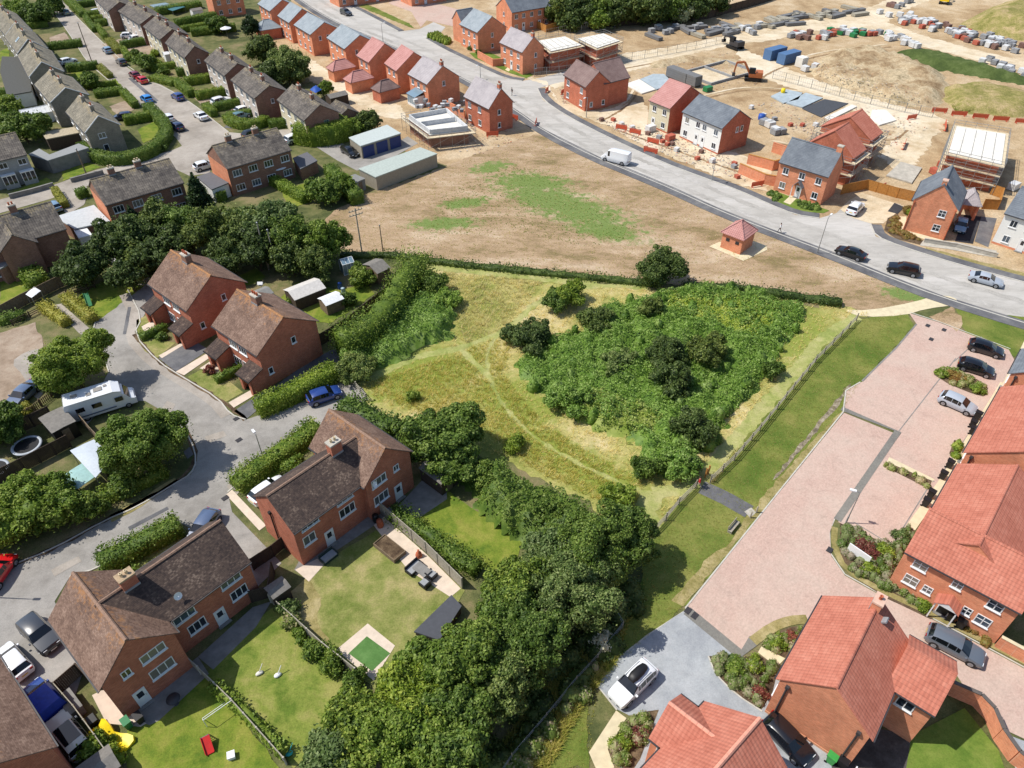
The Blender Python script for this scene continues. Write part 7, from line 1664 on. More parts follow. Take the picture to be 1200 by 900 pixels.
def shed(label, px, w, d, h, rz, wall, roof, name='garden_shed', cat='shed', group=None, pitch=.35):
 p = P(*px); root = thing(name, label, cat, (p.x, p.y, 0), R_(rz), group)
 m = MB(); k = h + d / 2 * pitch * 2 * .5
 pts = [(-d / 2, 0), (d / 2, 0), (d / 2, h), (0, h + d * pitch / 2), (-d / 2, h)]
 vs = [(-w / 2, y, z) for y, z in pts] + [(w / 2, y, z) for y, z in pts]
 m.add(vs, [(0, 1, 2, 3, 4)[::-1], (5, 6, 7, 8, 9)] + [(i, 5 + i, 5 + (i + 1) % 5, (i + 1) % 5)[::-1] for i in range(5)])
 m.build('wall', [wall], root)
 r = MB(); e = .12; zt = h + d * pitch / 2
 for s in (-1, 1): r.add([(-w / 2 - e, 0, zt + .03), (w / 2 + e, 0, zt + .03), (w / 2 + e, s * (d / 2 + e), h - e * pitch + .03), (-w / 2 - e, s * (d / 2 + e), h - e * pitch + .03), (-w / 2 - e, 0, zt + .08), (w / 2 + e, 0, zt + .08), (w / 2 + e, s * (d / 2 + e), h - e * pitch + .08), (-w / 2 - e, s * (d / 2 + e), h - e * pitch + .08)], [(0, 1, 2, 3), (7, 6, 5, 4), (0, 4, 5, 1), (2, 6, 7, 3), (1, 5, 6, 2), (3, 7, 4, 0)])
 r.build('roof', [roof], root)
 dd = MB(); dd.box(w / 2 + .004, -.4, .05, w / 2 + .03, .4, min(1.8, h)); dd.build('door', [M_wood], root)
 return root
FE = plain('shed_felt', srgb(120, 116, 110), .95, vary=.2); FEp = plain('pale_felt', srgb(196, 192, 186), .9, vary=.12)
shed('long pale roofed shed behind the second porch semi', (360, 352), 4.6, 3.2, 1.9, 40, M_wooddark, FEp)
shed('small white roofed shed beside the grey timber fence', (390, 362), 2.6, 2.2, 1.7, 40, M_wood, plain('white_sheet', None))
shed('striped roof shed under the shrub at the field corner', (443, 325), 2.2, 3.4, 1.9, 45, M_wood, FE)
shed('wooden garden shed tucked under the laurel bank', (515, 565), 3.2, 2.2, 1.9, -42, M_wooddark, FE)
shed('small shed beside the green bin, at the fence top of the middle garden', (330, 702), 1.6, 1.4, 1.8, 45, M_wooddark, FE)
shed('grey felt roofed shed at the bottom left garden edge', (122, 912), 2.6, 2.0, 1.7, 45, M_wooddark, FE)
shed('black garden shed with flat grey roof behind the motorhome', (76, 508), 3.4, 2.4, 2.1, -42, M_black, FE, pitch=.05)
shed('small white shed in front of the fourth brown semi', (200, 72), 2.2, 2.0, 2.0, 35, M_white, M_white)
shed('grey long shed at the end of the green roofed garages', (418, 222), 2.6, 2.2, 2.0, -40, plain('grey_sheet', srgb(128, 128, 124), .8), plain('grey_sheet', None), pitch=.05)
shed('dark shed with brown roof near the dirt track and blue gazebo', (396, 122), 4.2, 2.6, 2.0, 38, M_wooddark, FE)
shed('white summerhouse in the far rear gardens', (232, 20), 3.0, 2.2, 2.0, 40, M_white, FE)
shed('grey metal shed by the tree belt garden under the washing line', (310, 356), 2.2, 2.2, 1.8, 45, M_gslab, plain('grey_sheet', None))
flat_block('low_shed', 'large dark flat roofed shed half under the tree row, end of the raised bed lawn', 'shed', [(485, 740), (529, 697), (541, 710), (515, 750)], 1.1, M_wooddark, plain('charcoal_felt', srgb(74, 76, 82), .85, vary=.1))
def glasshouse(label, px, w, d, h, rz, name='greenhouse', cat='greenhouse', solid=None):
 p = P(*px); root = thing(name, label, cat, (p.x, p.y, 0), R_(rz))
 zt = h + d * .28; m, g = MB(), MB()
 n = max(3, int(w / .7))
 for i in range(n + 1):
  x = -w / 2 + w * i / n
  for s in (-1, 1):
   m.bar((x, s * d / 2, 0), (x, s * d / 2, h), .06, .06); m.bar((x, s * d / 2, h), (x, 0, zt), .06, .06)
 for s in (-1, 1):
  m.bar((-w / 2, s * d / 2, h), (w / 2, s * d / 2, h), .07, .07); m.bar((-w / 2, s * d / 2, .05), (w / 2, s * d / 2, .05), .1, .1)
  g.add([(-w / 2, s * d / 2 * .99, 0), (w / 2, s * d / 2 * .99, 0), (w / 2, s * d / 2 * .99, h), (-w / 2, s * d / 2 * .99, h)], [(0, 1, 2, 3)])
  g.add([(-w / 2, s * d / 2 * .99, h - .01), (w / 2, s * d / 2 * .99, h - .01), (w / 2, 0, zt - .02), (-w / 2, 0, zt - .02)], [(0, 1, 2, 3)])
  x = s * w / 2 * .995
  g.add([(x, -d / 2, 0), (x, d / 2, 0), (x, d / 2, h), (x, 0, zt), (x, -d / 2, h)], [(0, 1, 2, 3, 4)])
 m.bar((-w / 2, 0, zt), (w / 2, 0, zt), .08, .08)
 m.build('frame', [M_white], root); g.build('glazing', [solid or M_roofglass], root)
 return root
glasshouse('white framed conservatory with glass roof on the gabled brick house, left', (36, 300), 4.2, 3.4, 2.1, -52, 'conservatory', 'conservatory')
glasshouse('long white greenhouse behind the stone semis', (48, 142), 6.0, 3.4, 2.0, 36, solid=plain('white_sheet', None))
glasshouse('small silver greenhouse under the shrubs at the field corner', (408, 318), 1.8, 1.8, 1.8, 30)
root, L_ = hip_block('substation', 'small square brick substation with a red pyramid roof, alone on the dry field', 'substation', (844.5, 271.5), (872, 282), 4.4, 2.75, 4.6, B_new, R_pink, ov=.3, side=1)
for u in (1.0, 2.6):
 mm = MB(); mm.box(u, .26, 1.5, u + .6, .298, 2.0)
 for q in range(4): mm.box(u + .04, .235, 1.53 + q * .12, u + .56, .26, 1.58 + q * .12)
 mm.build('louvre', [M_gut], root)
sheet('concrete_apron', [(831, 289), (842, 284), (884, 283), (898, 288), (899, 293), (871, 306)], M_slabs, 6, .0)
GK = 'hipped single garages behind the new row'
hip_block('single_garage', 'hipped garage with grey slate roof behind the far slate houses', 'garage', (297, 30), (305, 36), 6.0, 2.6, 4.4, B_newd, R_bslate, 1.5, GK)
hip_block('single_garage', 'hipped red roofed garage, left one of the red pair behind the new row', 'garage', (381.7, 78.8), (390, 83.8), 6.0, 2.6, 4.3, B_new, R_pink, 2.5, GK)
hip_block('single_garage', 'hipped red roofed garage, nearer one of the red pair behind the new row', 'garage', (401.7, 92), (411, 97.3), 6.0, 2.6, 4.3, B_new, R_pink, 2.5, GK)
hip_block('single_garage', 'hipped garage with taupe roof and dark sheeted side, near the conservatory', 'garage', (434, 103), (445, 108.5), 5.4, 2.6, 4.3, B_newd, R_taupe, 2.0, GK)
root, L_ = hip_block('car_port', 'open car port with grey hipped roof beside the slate gable house', 'car port', (1127, 239), (1151, 242.5), 4.6, 2.7, 4.4, B_new, R_lgrey, 1.0, None)
for ch in list(root.children):
 if ch.name.startswith('wall'):
  mm = MB(); mm.box(.25, 4.1, 0, L_ - .5, 4.35, 2.68); mm.box(L_ - .5, 1.5, 0, L_ - .25, 4.35, 2.68)
  for xx in (.25, L_ - .6): q = MB(); q.box(xx, .25, 0, xx + .35, .6, 2.68); q.build('pillar', [B_new], root)
  ch.data = mm.mesh('wall', [B_new])
def dup(root, loc, rz, label=None, name=None):
 r = root.copy(); COL.objects.link(r); r.location = loc; r.rotation_euler = (0, 0, rz)
 if label: r['label'] = label
 for ch in root.children:
  c = ch.copy(); COL.objects.link(c); c.parent = r
 return r
def scaffold(label, px, z, lifts, out=1.1, gap=2.2, deck=.9, top=True, group='tube scaffolding'):
 pts = [P(x, y, z) for x, y in px]; c = sum(pts, Vector()) / len(pts)
 root = thing('scaffolding', label, 'scaffolding', (c.x, c.y, 0), 0, group)
 pts = [Vector((p.x - c.x, p.y - c.y, 0)) for p in pts]
 outp = [p + p.normalized() * out for p in pts]; inn = [p + p.normalized() * (out - deck - .1) for p in pts]
 n = len(pts); H = max(lifts) + 1.1; pole = None
 for i in range(n):
  a, b = outp[i], outp[(i + 1) % n]; k = max(1, round((b - a).length / gap))
  for j in range(k):
   p = a.lerp(b, j / k)
   if pole is None:
    m = MB(); m.tube((0, 0, 0), (0, 0, H), .035, n=6); pole = m.mesh('standard', [M_galv])
   link('standard', pole, root, loc=p)
 for lz in lifts:
  m = MB(); r_ = MB()
  for i in range(n):
   a, b = outp[i], outp[(i + 1) % n]; ia, ib = inn[i], inn[(i + 1) % n]
   m.add([(a.x, a.y, lz), (b.x, b.y, lz), (ib.x, ib.y, lz), (ia.x, ia.y, lz), (a.x, a.y, lz + .05), (b.x, b.y, lz + .05), (ib.x, ib.y, lz + .05), (ia.x, ia.y, lz + .05)], [(3, 2, 1, 0), (4, 5, 6, 7), (0, 1, 5, 4), (2, 3, 7, 6)])
   for dz in (.5, 1.0): r_.bar(a + Vector((0, 0, lz + dz)), b + Vector((0, 0, lz + dz)), .05, .05)
   r_.bar(a + Vector((0, 0, lz - .06)), b + Vector((0, 0, lz - .06)), .05, .05)
   k = max(1, round((b - a).length / 4.4))
   for j in range(k):
    p, q = a.lerp(b, j / k), a.lerp(b, (j + 1) / k); r_.bar(p + Vector((0, 0, max(0, lz - 2))), q + Vector((0, 0, lz)), .045, .045)
  m.build('platform', [M_board], root); r_.build('guard_rails', [M_galv], root)
 return root, outp, c
def shell(label, px, z, wall, deck, parapet=.0, name='unfinished_house', group='houses under construction', floor=None):
 root, lc = flat_block(name, label, 'house', px, z, wall, deck, group, t=.16, over=.25)
 if parapet:
  m = MB(); q = [(p.x * .94, p.y * .94) for p in lc]; k = len(q)
  for i in range(k):
   a, b = Vector((*q[i], z + parapet / 2)), Vector((*q[(i + 1) % k], z + parapet / 2)); d = (b - a).normalized() * .003
   m.bar(a + d, b - d, .25, parapet)
  a, b = Vector((*q[0], 0)).lerp(Vector((*q[1], 0)), .5), Vector((*q[2], 0)).lerp(Vector((*q[3], 0)), .5)
  m.bar(a.lerp(b, .04) + Vector((0, 0, z + parapet / 2)), a.lerp(b, .96) + Vector((0, 0, z + parapet / 2)), .15, parapet)
  m.build('blockwork', [B_pale], root)
 else:
  m = MB()
  for t in (.2, .42, .62, .82):
   a, b = Vector((lc[0].x, lc[0].y, z + .01)).lerp(Vector((lc[3].x, lc[3].y, z + .01)), t), Vector((lc[1].x, lc[1].y, z + .01)).lerp(Vector((lc[2].x, lc[2].y, z + .01)), t)
   m.bar(a.lerp(b, .03), b.lerp(a, .03), .08, .03)
  m.build('deck_joints', [M_gslab], root)
 return root, lc
W_deck = plain('white_deck', srgb(216, 212, 202), .9, vary=.12, scale=1)
sq = [(478, 139), (504, 158), (550, 153), (524, 131)]
shell('half built shell with grey blockwork walls inside scaffolding, beside the green roofed garages', sq, 2.7, B_brown, W_deck, .9)
scaffold('scaffolding with pale platform around the blockwork shell near the garages', sq, 2.7, [2.5], 1.5)
sq = [(631, 47.5), (646, 60), (681, 52.5), (662, 42.5)]
shell('brick shell with flat white temporary deck, left one of the pair by the tree belt', sq, 4.8, B_newd, W_deck); scaffold('scaffolding around the left white decked shell by the tree belt', sq, 4.8, [2.3, 4.5], .9, 2.6)
sq = [(677, 45), (700, 56), (726, 47.5), (707, 39)]
shell('brick shell with flat white temporary deck, right one of the pair by the tree belt', sq, 4.8, B_newd, W_deck); scaffold('scaffolding around the right white decked shell by the tree belt', sq, 4.8, [2.3, 4.5], .9, 2.6)
sq = [(1121, 147.7), (1111.8, 178), (1173.7, 192.5), (1178.6, 157)]
shell('large brick shell with white temporary deck behind the slate gable house', sq, 5.2, B_newd, W_deck); scaffold('tall scaffolding around the large white decked shell behind the slate gable house', sq, 5.2, [1.6, 3.3, 5.0], 1.1, 2.0)
for lab, A, B, Rp, sl in (('unfinished house with steep red roof, nearer the slate roofed house', (1000.8, 185.8), (1015.8, 175), (979, 152.5), 'scaffolding along the nearer steep red roof'), ('unfinished house with steep red roof, farther one beside the haul road', (1021.7, 165), (1035, 155), (996.7, 136.7), 'scaffolding along the farther steep red roof')):
 w = Wing(A, B, Rp)
 root, HM = house('unfinished_house', lab, [w], B_newd, R_red, group='houses under construction', ridge=R_red)
 cs = [w.mat() @ Vector(p) for p in ((0, .3, 0), (w.L, .3, 0), (w.L, w.D - .3, 0), (0, w.D - .3, 0))]
 scaffold(sl, [pix((p.x, p.y, 4.8)) for p in cs], 4.8, [2.2, 4.4], 1.2, 2.2)
def slab(label, px, mat, h=.25, group='concrete floor slabs'):
 pts = [P(*p) for p in px]; c = sum(pts, Vector()) / len(pts)
 m = MB(); m.prism([(p.x - c.x, p.y - c.y) for p in pts][::-1], 0, h)
 b = bmesh.new(); o = m.build('floor_slab', [mat], None, (c.x, c.y, .04)); b.from_mesh(o.data); bmesh.ops.recalc_face_normals(b, faces=b.faces); b.to_mesh(o.data); b.free()
 return tag(o, label, 'slab', group)
S_b = plain('blue_slab', srgb(160, 172, 178), .9, vary=.15, scale=.8)
slab('white floor slab behind the pink roofed new house', [(732, 100), (752, 111), (768, 106), (749, 94)], W_deck); slab('blue grey floor slab behind the pink roofed new house', [(750, 94), (769, 106), (790, 100), (778, 88), (765, 88)], S_b)
slab('grey floor slab nearest the yellow drum', [(903, 114), (920, 106), (940, 110), (935, 118), (918, 122)], S_b); slab('middle grey floor slab beside the black one', [(921, 122), (944, 110), (964, 116), (940, 127)], S_b); slab('black membrane floor slab', [(940, 128), (966, 117), (994, 122), (962, 138)], plain('black_membrane', srgb(70, 72, 76), .7, vary=.15), .15)
slab('white floor slab strewn with boxes beside the haul road', [(1019, 140), (1030, 148), (1050, 142), (1038, 130), (1022, 130)], W_deck); slab('pale floor slab between scaffolding and the new timber fence', [(1038, 207), (1068, 216), (1080, 198), (1055, 191)], M_conc)
slab('pale strip slab beside the black membrane slab', [(966, 139), (998, 124), (1004, 126), (972, 142)], W_deck)
p = P(842, 86); root = thing('foundation', 'low blockwork foundation walls beside the excavator', 'foundation', (p.x, p.y, 0), R_(35))
m = MB()
for x0, y0, x1, y1 in ((-8, -5, 8, -4.7), (-8, 4.7, 8, 5), (-8, -4.65, -7.7, 4.65), (7.7, -4.65, 8, 4.65), (-.15, -4.65, .15, 4.65)): m.box(x0, y0, 0, x1, y1, .6)
m.build('blockwork', [B_block], root); MB().box(-7.6, -4.6, 0, -.2, 4.6, .12).build('floor', [G_haul], root)
def container(label, px, rz, mat, L=6.0, W=2.4, H=2.5, group=None, name='container', cat='container'):
 p = P(*px); root = thing(name, label, cat, (p.x, p.y, 0), R_(rz), group)
 m = MB(); m.box(-L / 2, -W / 2, .1, L / 2, W / 2, H); n = int(L / .3)
 for i in range(n):
  x = -L / 2 + .15 + i * L / n
  for s in (-1, 1): m.box(x - .07, s * (W / 2 + .002) - (.04 if s < 0 else 0), .2, x + .07, s * (W / 2 + .002) + (.04 if s > 0 else 0), H - .1)
 m.build('body', [mat], root)
 for s in (-1, 1): MB().box(L / 2 + .003, s * W / 4 - W / 4 + .04, .2, L / 2 + .06, s * W / 4 + W / 4 - .04, H - .1).build('door', [mat], root)
 return root
C_b = plain('container_blue', srgb(78, 110, 150), .5, vary=.12)
container('blue site container, left one of the pair by the spoil bank', (907, 68), 35, C_b, group='site containers'); container('blue site container, right one of the pair by the spoil bank', (923, 73), 35, C_b, group='site containers')
container('small white site cabin in front of the blue containers', (938, 78), 35, W_deck, 2.2, 2.0, 2.3, name='site_cabin', cat='cabin')
def digger(label, px, rz, col, name='excavator', cat='excavator', arm=1.0):
 p = P(*px); root = thing(name, label, cat, (p.x, p.y, 0), R_(rz), 'site machines')
 for s in (-1, 1):
  m = MB(); m.box(-1.7, s * 1.1 - .28, .12, 1.7, s * 1.1 + .28, .78); m.tube((-1.7, s * 1.1 - .28, .45), (-1.7, s * 1.1 + .28, .45), .34, n=12); m.tube((1.7, s * 1.1 - .28, .45), (1.7, s * 1.1 + .28, .45), .34, n=12); m.build('track', [M_black], root)
 m = MB(); m.box(-2.0, -1.25, .95, 1.1, 1.25, 1.75); m.box(-2.0, -1.2, 1.75, -.4, 1.2, 2.1); m.box(-.6, -.6, .7, .6, .6, .95); m.build('body', [col, M_black], root)
 m = MB(); m.box(-.2, .3, 1.76, 1.2, 1.2, 2.95); m.build('cab', [M_black], root); MB().box(1.205, .4, 1.95, 1.225, 1.1, 2.8).build('windscreen', [M_cglass], root)
 m = MB(); m.bar((1.0, -.2, 1.5), (2.6, -.2, 3.9 * arm), .4, .5); m.bar((2.6, -.2, 3.9 * arm), (4.3, -.2, 3.6 * arm), .38, .45); m.build('boom', [col], root)
 m = MB(); m.bar((4.3, -.2, 3.7 * arm), (4.6, -.2, 1.4), .3, .36); m.build('stick', [col], root)
 m = MB(); m.add([(4.3, -.65, 1.4), (5.0, -.65, 1.2), (4.9, -.65, .5), (4.2, -.65, .6), (4.3, .25, 1.4), (5.0, .25, 1.2), (4.9, .25, .5), (4.2, .25, .6)], [(0, 1, 2, 3), (7, 6, 5, 4), (0, 4, 5, 1), (1, 5, 6, 2), (2, 6, 7, 3)]); m.build('bucket', [M_gut], root)
 return root
digger('orange armed excavator working beside the foundation walls', (882, 94), 165, plain('excavator_orange', srgb(176, 104, 62), .5)); digger('dark telehandler on the haul road between the material rows', (861, 57), 120, M_gut, 'telehandler', 'telehandler', .6); digger('yellow dumper truck beside the white decked shells', (698, 68), 20, M_yellow, 'dumper', 'dumper', .55); digger('yellow excavator far off at the top of the site', (1106, 4), 60, M_yellow)
def pack(name, size, mats, rows=4):
 m = MB(); w, d, h = size
 for y in (-d * .4, 0, d * .4): m.box(-w / 2, y - .05, 0, w / 2, y + .05, .12, 1)
 hh = (h - .14) / rows
 for k in range(rows):
  o = (random.random() - .5) * .03
  m.box(-w / 2 + o, -d / 2 + o, .14 + k * hh, w / 2 + o, d / 2 + o, .14 + (k + .94) * hh)
 return m.mesh(name, mats)
PK = {}
for key, nm, lab, size, mt in (('w', 'wrapped_pallet', 'pallet of white wrapped goods in the material rows', (1.6, 1.3, 1.3), plain('white_wrap', srgb(206, 206, 204), .5)), ('g', 'block_pallet', 'pallet of grey blocks in the material rows', (1.6, 1.3, 1.2), B_block), ('r', 'brick_pallet', 'pallet of red bricks in the material rows', (1.5, 1.2, 1.1), plain('pallet_bricks', srgb(172, 92, 72), .9, vary=.2)),
                              ('b', 'tile_pallet', 'pallet of brown tiles in the material rows', (1.4, 1.2, 1.2), plain('pallet_tiles', srgb(120, 92, 82), .9)), ('t', 'timber_stack', 'long stack of timber in the material rows', (5.5, 1.6, .9), M_woodpale), ('p', 'pipe_stack', 'long dark bundle of pipes in the material rows', (6, 1.5, .9), plain('pipe_grey', srgb(112, 112, 112), .7)), ('n', 'green_pallet', 'green wrapped pallet in the material rows', (1.6, 1.3, 1.1), M_green)):
 PK[key] = (nm, lab, pack(nm, size, [mt, M_wood]))
def put_pack(k, px_, py_, rz, z=0.0, label=None, sc_=1.0):
 nm, lab, me = PK[k]; p = P(px_, py_)
 o = link(nm, me, None, (p.x, p.y, z), rz); o.scale = (sc_,) * 3
 return tag(o, label or lab, nm.replace('_', ' '), 'material rows on the site')
def row(a, b, n, keys, spread=6.0, rz0=35):
 for i in range(n):
  t = (i + random.random() * .7) / n; q = P(a[0] + (b[0] - a[0]) * t, a[1] + (b[1] - a[1]) * t)
  q += Vector((random.random() - .5, random.random() - .5, 0)) * spread
  put_pack(random.choice(keys), *pix(q), R_(rz0 + random.choice((0, 90)) + random.uniform(-14, 14)))
for i in range(16):
 put_pack(random.choice('wwg'), 487 + i * 3.8 + random.random() * 3, 136 + random.random() * 14 - abs(i - 8) * .5, R_(random.random() * 90), 2.72, 'small pallet of materials on the deck of the blockwork shell', .55)['group'] = 'pallets on the shell deck'
row((700, 138), (880, 208), 16, 'rwbrg', 4)
row((880, 130), (1010, 165), 9, 'rwg', 4)
for o in list(bpy.data.objects):
 if o.get('group') == 'material rows on the site' and o.scale.x > .9 and 690 < pix(o.location)[0] < 1012 and pix(o.location)[1] > 118 and o.location.z < 1: o.scale = (.6,) * 3; o['label'] = 'small pallet left among the new plots and red roofs'; o['group'] = 'pallets among the new plots'
row((1044, 20), (1130, 42), 48, 'wwgrbgw', 9); row((1130, 42), (1200, 62), 46, 'wgrbggw', 9); row((1150, 72), (1200, 90), 14, 'wgg', 4)
row((930, 46), (985, 40), 24, 'rrbgwn', 6); row((985, 38), (1045, 44), 24, 'nrgwwg', 6); row((1040, 46), (1080, 56), 10, 'ww', 3)
row((905, 28), (1012, 14), 18, 'tttpp', 7, 25); row((772, 40), (900, 34), 34, 'ppggtgw', 9, 25); row((905, 28), (930, 24), 4, 'pt', 5); row((1040, 10), (1066, 4), 7, 'gb', 4); row((900, 158), (912, 148), 5, 'wg', 3); row((948, 84), (990, 80), 6, 'w', 5); row((1090, 206), (1100, 190), 2, 'r', 2)
for i, (x, y, k, lab) in enumerate(((790, 92, 'p', 'leftmost of the tall grey wrapped stacks beside the slab'), (800, 96, 'p', 'middle of the tall grey wrapped stacks beside the slab'), (811, 100, 'p', 'rightmost of the tall grey wrapped stacks beside the slab'))):
 o = put_pack(k, x, y, R_(125), 0, lab); o.scale = (.6, 1.5, 2.8)
for x, y, k, lab in ((895, 146, 'g', 'long grey block stack beside the white semi'), (829, 107, 'n', 'green netted stack behind the pink roofed new house'), (762, 154, 'w', 'big white bag of sand on the new front plots'), (785, 164, 'r', 'small red skip of bricks before the white semi'), (1186, 222, 'w', 'pallet beside the large scaffold')):
 o = put_pack(k, x, y, R_(35), 0, lab); o.scale = (1.2, 1, 1)
m = MB(); m.lathe([(.45, 0), (.5, .3), (.45, .9), (0, .92)], 10); p = P(917, 110); tag(m.build('drum', [M_yellow], None, (p.x, p.y, .3)), 'yellow drum on the grey floor slab', 'drum')
p = P(892, 140); m = MB(); m.lathe([(.7, 0), (.75, .4), (.7, 1.1), (0, 1.15)], 12); tag(m.build('water_tank', [M_blue], None, (p.x, p.y, 0)), 'blue water tank behind the white semi', 'tank')
def barrier():
 m = MB(); m.bar((-1, 0, .95), (1, 0, .95), .06, .12); m.bar((-1, 0, .5), (1, 0, .5), .04, .7); m.bar((-1, 0, 0.05), (-1, 0, 1), .07, .07); m.bar((1, 0, 0.05), (1, 0, 1), .07, .07)
 for x in (-.8, .8): m.bar((x, -.3, .04), (x, .3, .04), .14, .07)
 return m.mesh('safety_barrier', [M_orange])
bar_ = barrier()
for x, y, r, s, lab in ((1100, 132, -12, 1.5, 'orange barrier at the left end of the row along the haul road'), (1123, 136, -12, 1.5, 'second orange barrier of the haul road row'), (1148, 139, -12, 1.5, 'orange barrier behind the middle of the large scaffold'), (1172, 142, -12, 1.5, 'orange barrier behind the right part of the large scaffold'), (1198, 145, -12, 1.5, 'orange barrier of the haul road row at the picture edge'), (1107, 150, 66, 2.2, 'long red orange barrier beside the large scaffold'), (1059, 172, 60, 2.0, 'orange barrier across the site yard beside the red roofs'), (1068, 140, 20, 1.2, 'small orange barrier on the wide haul road bend'),
      (728, 152, -30, 1.2, 'orange barrier on the new plots, nearest the taupe roofed house'), (744, 157, -30, 1.2, 'orange barrier in the middle of the new plots'), (765, 168, -30, 1.2, 'orange barrier on the new plots above the white van'), (762, 179, -30, 1.4, 'orange barrier at the kerb above the white van'), (660, 110, 60, 1, 'orange barrier at the corner before the taupe roofed house'), (641, 108, 70, 1, 'orange barrier on the bend of the new kerb'), (628, 146, 80, 1.2, 'orange barrier at the road side behind the standalone house'), (600, 139, -40, 1.6, 'red barrier against the standalone house wall'), (577, 160, 10, 1.2, 'orange barrier on the apron below the scaffolded shell'), (887, 219, 20, 1.2, 'red and white barrier beside the brick screen walls'), (1032, 222, 30, 1.0, 'red barrier behind the new timber fence')):
 p = P(x, y); o = link('safety_barrier', bar_, None, (p.x, p.y, .05), R_(r)); o.scale = (s, 1, 1); tag(o, lab, 'barrier', 'orange safety barriers')
def heap(name, px, h, mat, res=1.6, amp=.5, kind='structure'):
 poly = [P(*p) for p in px]; x0, x1 = min(p.x for p in poly), max(p.x for p in poly); y0, y1 = min(p.y for p in poly), max(p.y for p in poly)
 nx, ny = int((x1 - x0) / res) + 2, int((y1 - y0) / res) + 2; P2 = [(p.x, p.y) for p in poly]
 vs, fs = [], []
 for j in range(ny):
  for i in range(nx):
   x, y = x0 + i * res, y0 + j * res
   if in_poly((x, y), P2):
    d = min(abs((b[0] - a[0]) * (a[1] - y) - (a[0] - x) * (b[1] - a[1])) / max(.01, math.hypot(b[0] - a[0], b[1] - a[1])) for a, b in zip(P2, P2[1:] + P2[:1]))
    z = h * min(1, d / (h * 1.7)) ** .8 + (random.random() - .5) * amp * min(1, d / 2)
   else: z = -.06
   vs.append((x, y, z))
 for j in range(ny - 1):
  for i in range(nx - 1): fs.append((j * nx + i, j * nx + i + 1, (j + 1) * nx + i + 1, (j + 1) * nx + i))
 m = MB(); m.add(vs, fs, 0, True); return tag(m.build(name, [mat]), kind=kind)
G_spoil = ground_mat('spoil_soil', [srgb(140, 116, 86), srgb(168, 146, 114), srgb(190, 172, 140), srgb(150, 134, 104)], .12, .6, 3, .4)
heap('spoil_heap', [(950, 76), (985, 58), (1020, 55), (1050, 66), (1100, 84), (1112, 104), (1098, 126), (1050, 122), (1000, 108), (955, 92)], 1.8, G_spoil, amp=1.1)
heap('spoil_heap', [(1100, 104), (1140, 98), (1200, 108), (1230, 128), (1190, 138), (1120, 130)], 1.6, ground_mat('weedy_soil', [srgb(120, 118, 62), srgb(146, 136, 84), srgb(172, 152, 112)], .3, 1.0, 4, .4))
heap('grass_bank', [(1046, 62), (1075, 60), (1115, 66), (1160, 80), (1230, 98), (1230, 106), (1150, 90), (1100, 82)], 1.6, ground_mat('bank_grass', [srgb(64, 78, 40), srgb(76, 90, 46), srgb(92, 104, 60)], .3, 1.4, 5, .3))
heap('spoil_heap', [(1125, 30), (1160, 10), (1230, 2), (1260, 40), (1200, 48)], 4, ground_mat('weedy_soil', []))
heap('spoil_heap', [(760, 74), (800, 66), (866, 72), (868, 76), (800, 72), (770, 80)], .9, G_spoil)
L = Leaves()
for x, y in scatter_poly([(950, 78), (1000, 84), (1085, 124), (1050, 122), (955, 94)], 500): L.put(np.array([[x, y, .5 + random.random() * 1.7]]), np.array([[0, 0, 1.]]), np.array([.22]))
for pp, n in (([(700, 140), (760, 150), (850, 180), (880, 215), (800, 190), (740, 165)], 900), ([(655, 104), (664, 100), (672, 120), (660, 122)], 200), ([(500, 110), (560, 120), (545, 128), (500, 118)], 200), ([(880, 120), (960, 165), (1040, 190), (1090, 150), (1000, 118)], 700), ([(700, 90), (860, 60), (900, 100), (780, 110)], 600), ([(560, 135), (625, 160), (560, 182), (500, 172)], 250), ([(935, 140), (975, 150), (960, 160), (925, 155)], 100)):
 for x, y in scatter_poly(pp, n): L.put(np.array([[x, y, .1]]), np.array([[0, 0, 1.]]), np.array([.1 + .22 * random.random() ** 2]))
tag(link('rubble', L.mesh('rubble', leaf_mat('rubble_stone', [srgb(120, 104, 90), srgb(170, 150, 130), srgb(206, 198, 186), srgb(190, 110, 80)], trans=0.0))), kind='stuff')
def height_to(base, top):
 g = P(*base); best = min(range(10, 140), key=lambda k: abs(pix((g.x, g.y, k / 10))[1] - top[1])); return g, best / 10
def pole(label, base, top, arms=0, r=.12, mat=None, rz=35, name='telegraph_pole', group='telegraph poles'):
 g, h = height_to(base, top); root = thing(name, label, 'pole', (g.x, g.y, 0), R_(rz), group)
 MB().tube((0, 0, -.1), (0, 0, h), r, r * .75, 9).build('pole', [mat or M_wood], root)
 for k in range(arms):
  m = MB(); z = h - .4 - k * .7; m.bar((-1.1, 0, z), (1.1, 0, z), .1, .12)
  for x in (-1, -.5, .5, 1): m.tube((x, 0, z + .06), (x, 0, z + .26), .05, n=6)
  m.build('crossarm', [M_woodpale], root)
 if not arms: MB().lathe([(r * .8, 0), (r * 1.3, .05), (r, .18), (0, .22)], 8, (0, 0, h)).build('cap', [M_galv], root)
 return root
pole('dark telegraph pole leaning over the old road at the left kerb', (109, 76), (91, 27)); pole('telegraph pole on the lawn before the flat grey garage', (102, 206), (91, 175)); pole('telegraph pole with white crossarms at the dry field corner', (424, 295), (417, 244), 2, mat=M_woodpale); pole('thin plain pole right of the crossarmed pole', (449, 296), (446, 265), r=.09)
pole('tall pale pole in the dark tree belt, left one', (315, 316), (303, 262), mat=M_woodpale); pole('pale pole in the dark tree belt, right one', (325, 317), (315, 270), mat=M_woodpale)
pole('short post at the near end of the grey timber shed garden fence', (372, 405), (367, 385), r=.07, name='post', group=None)
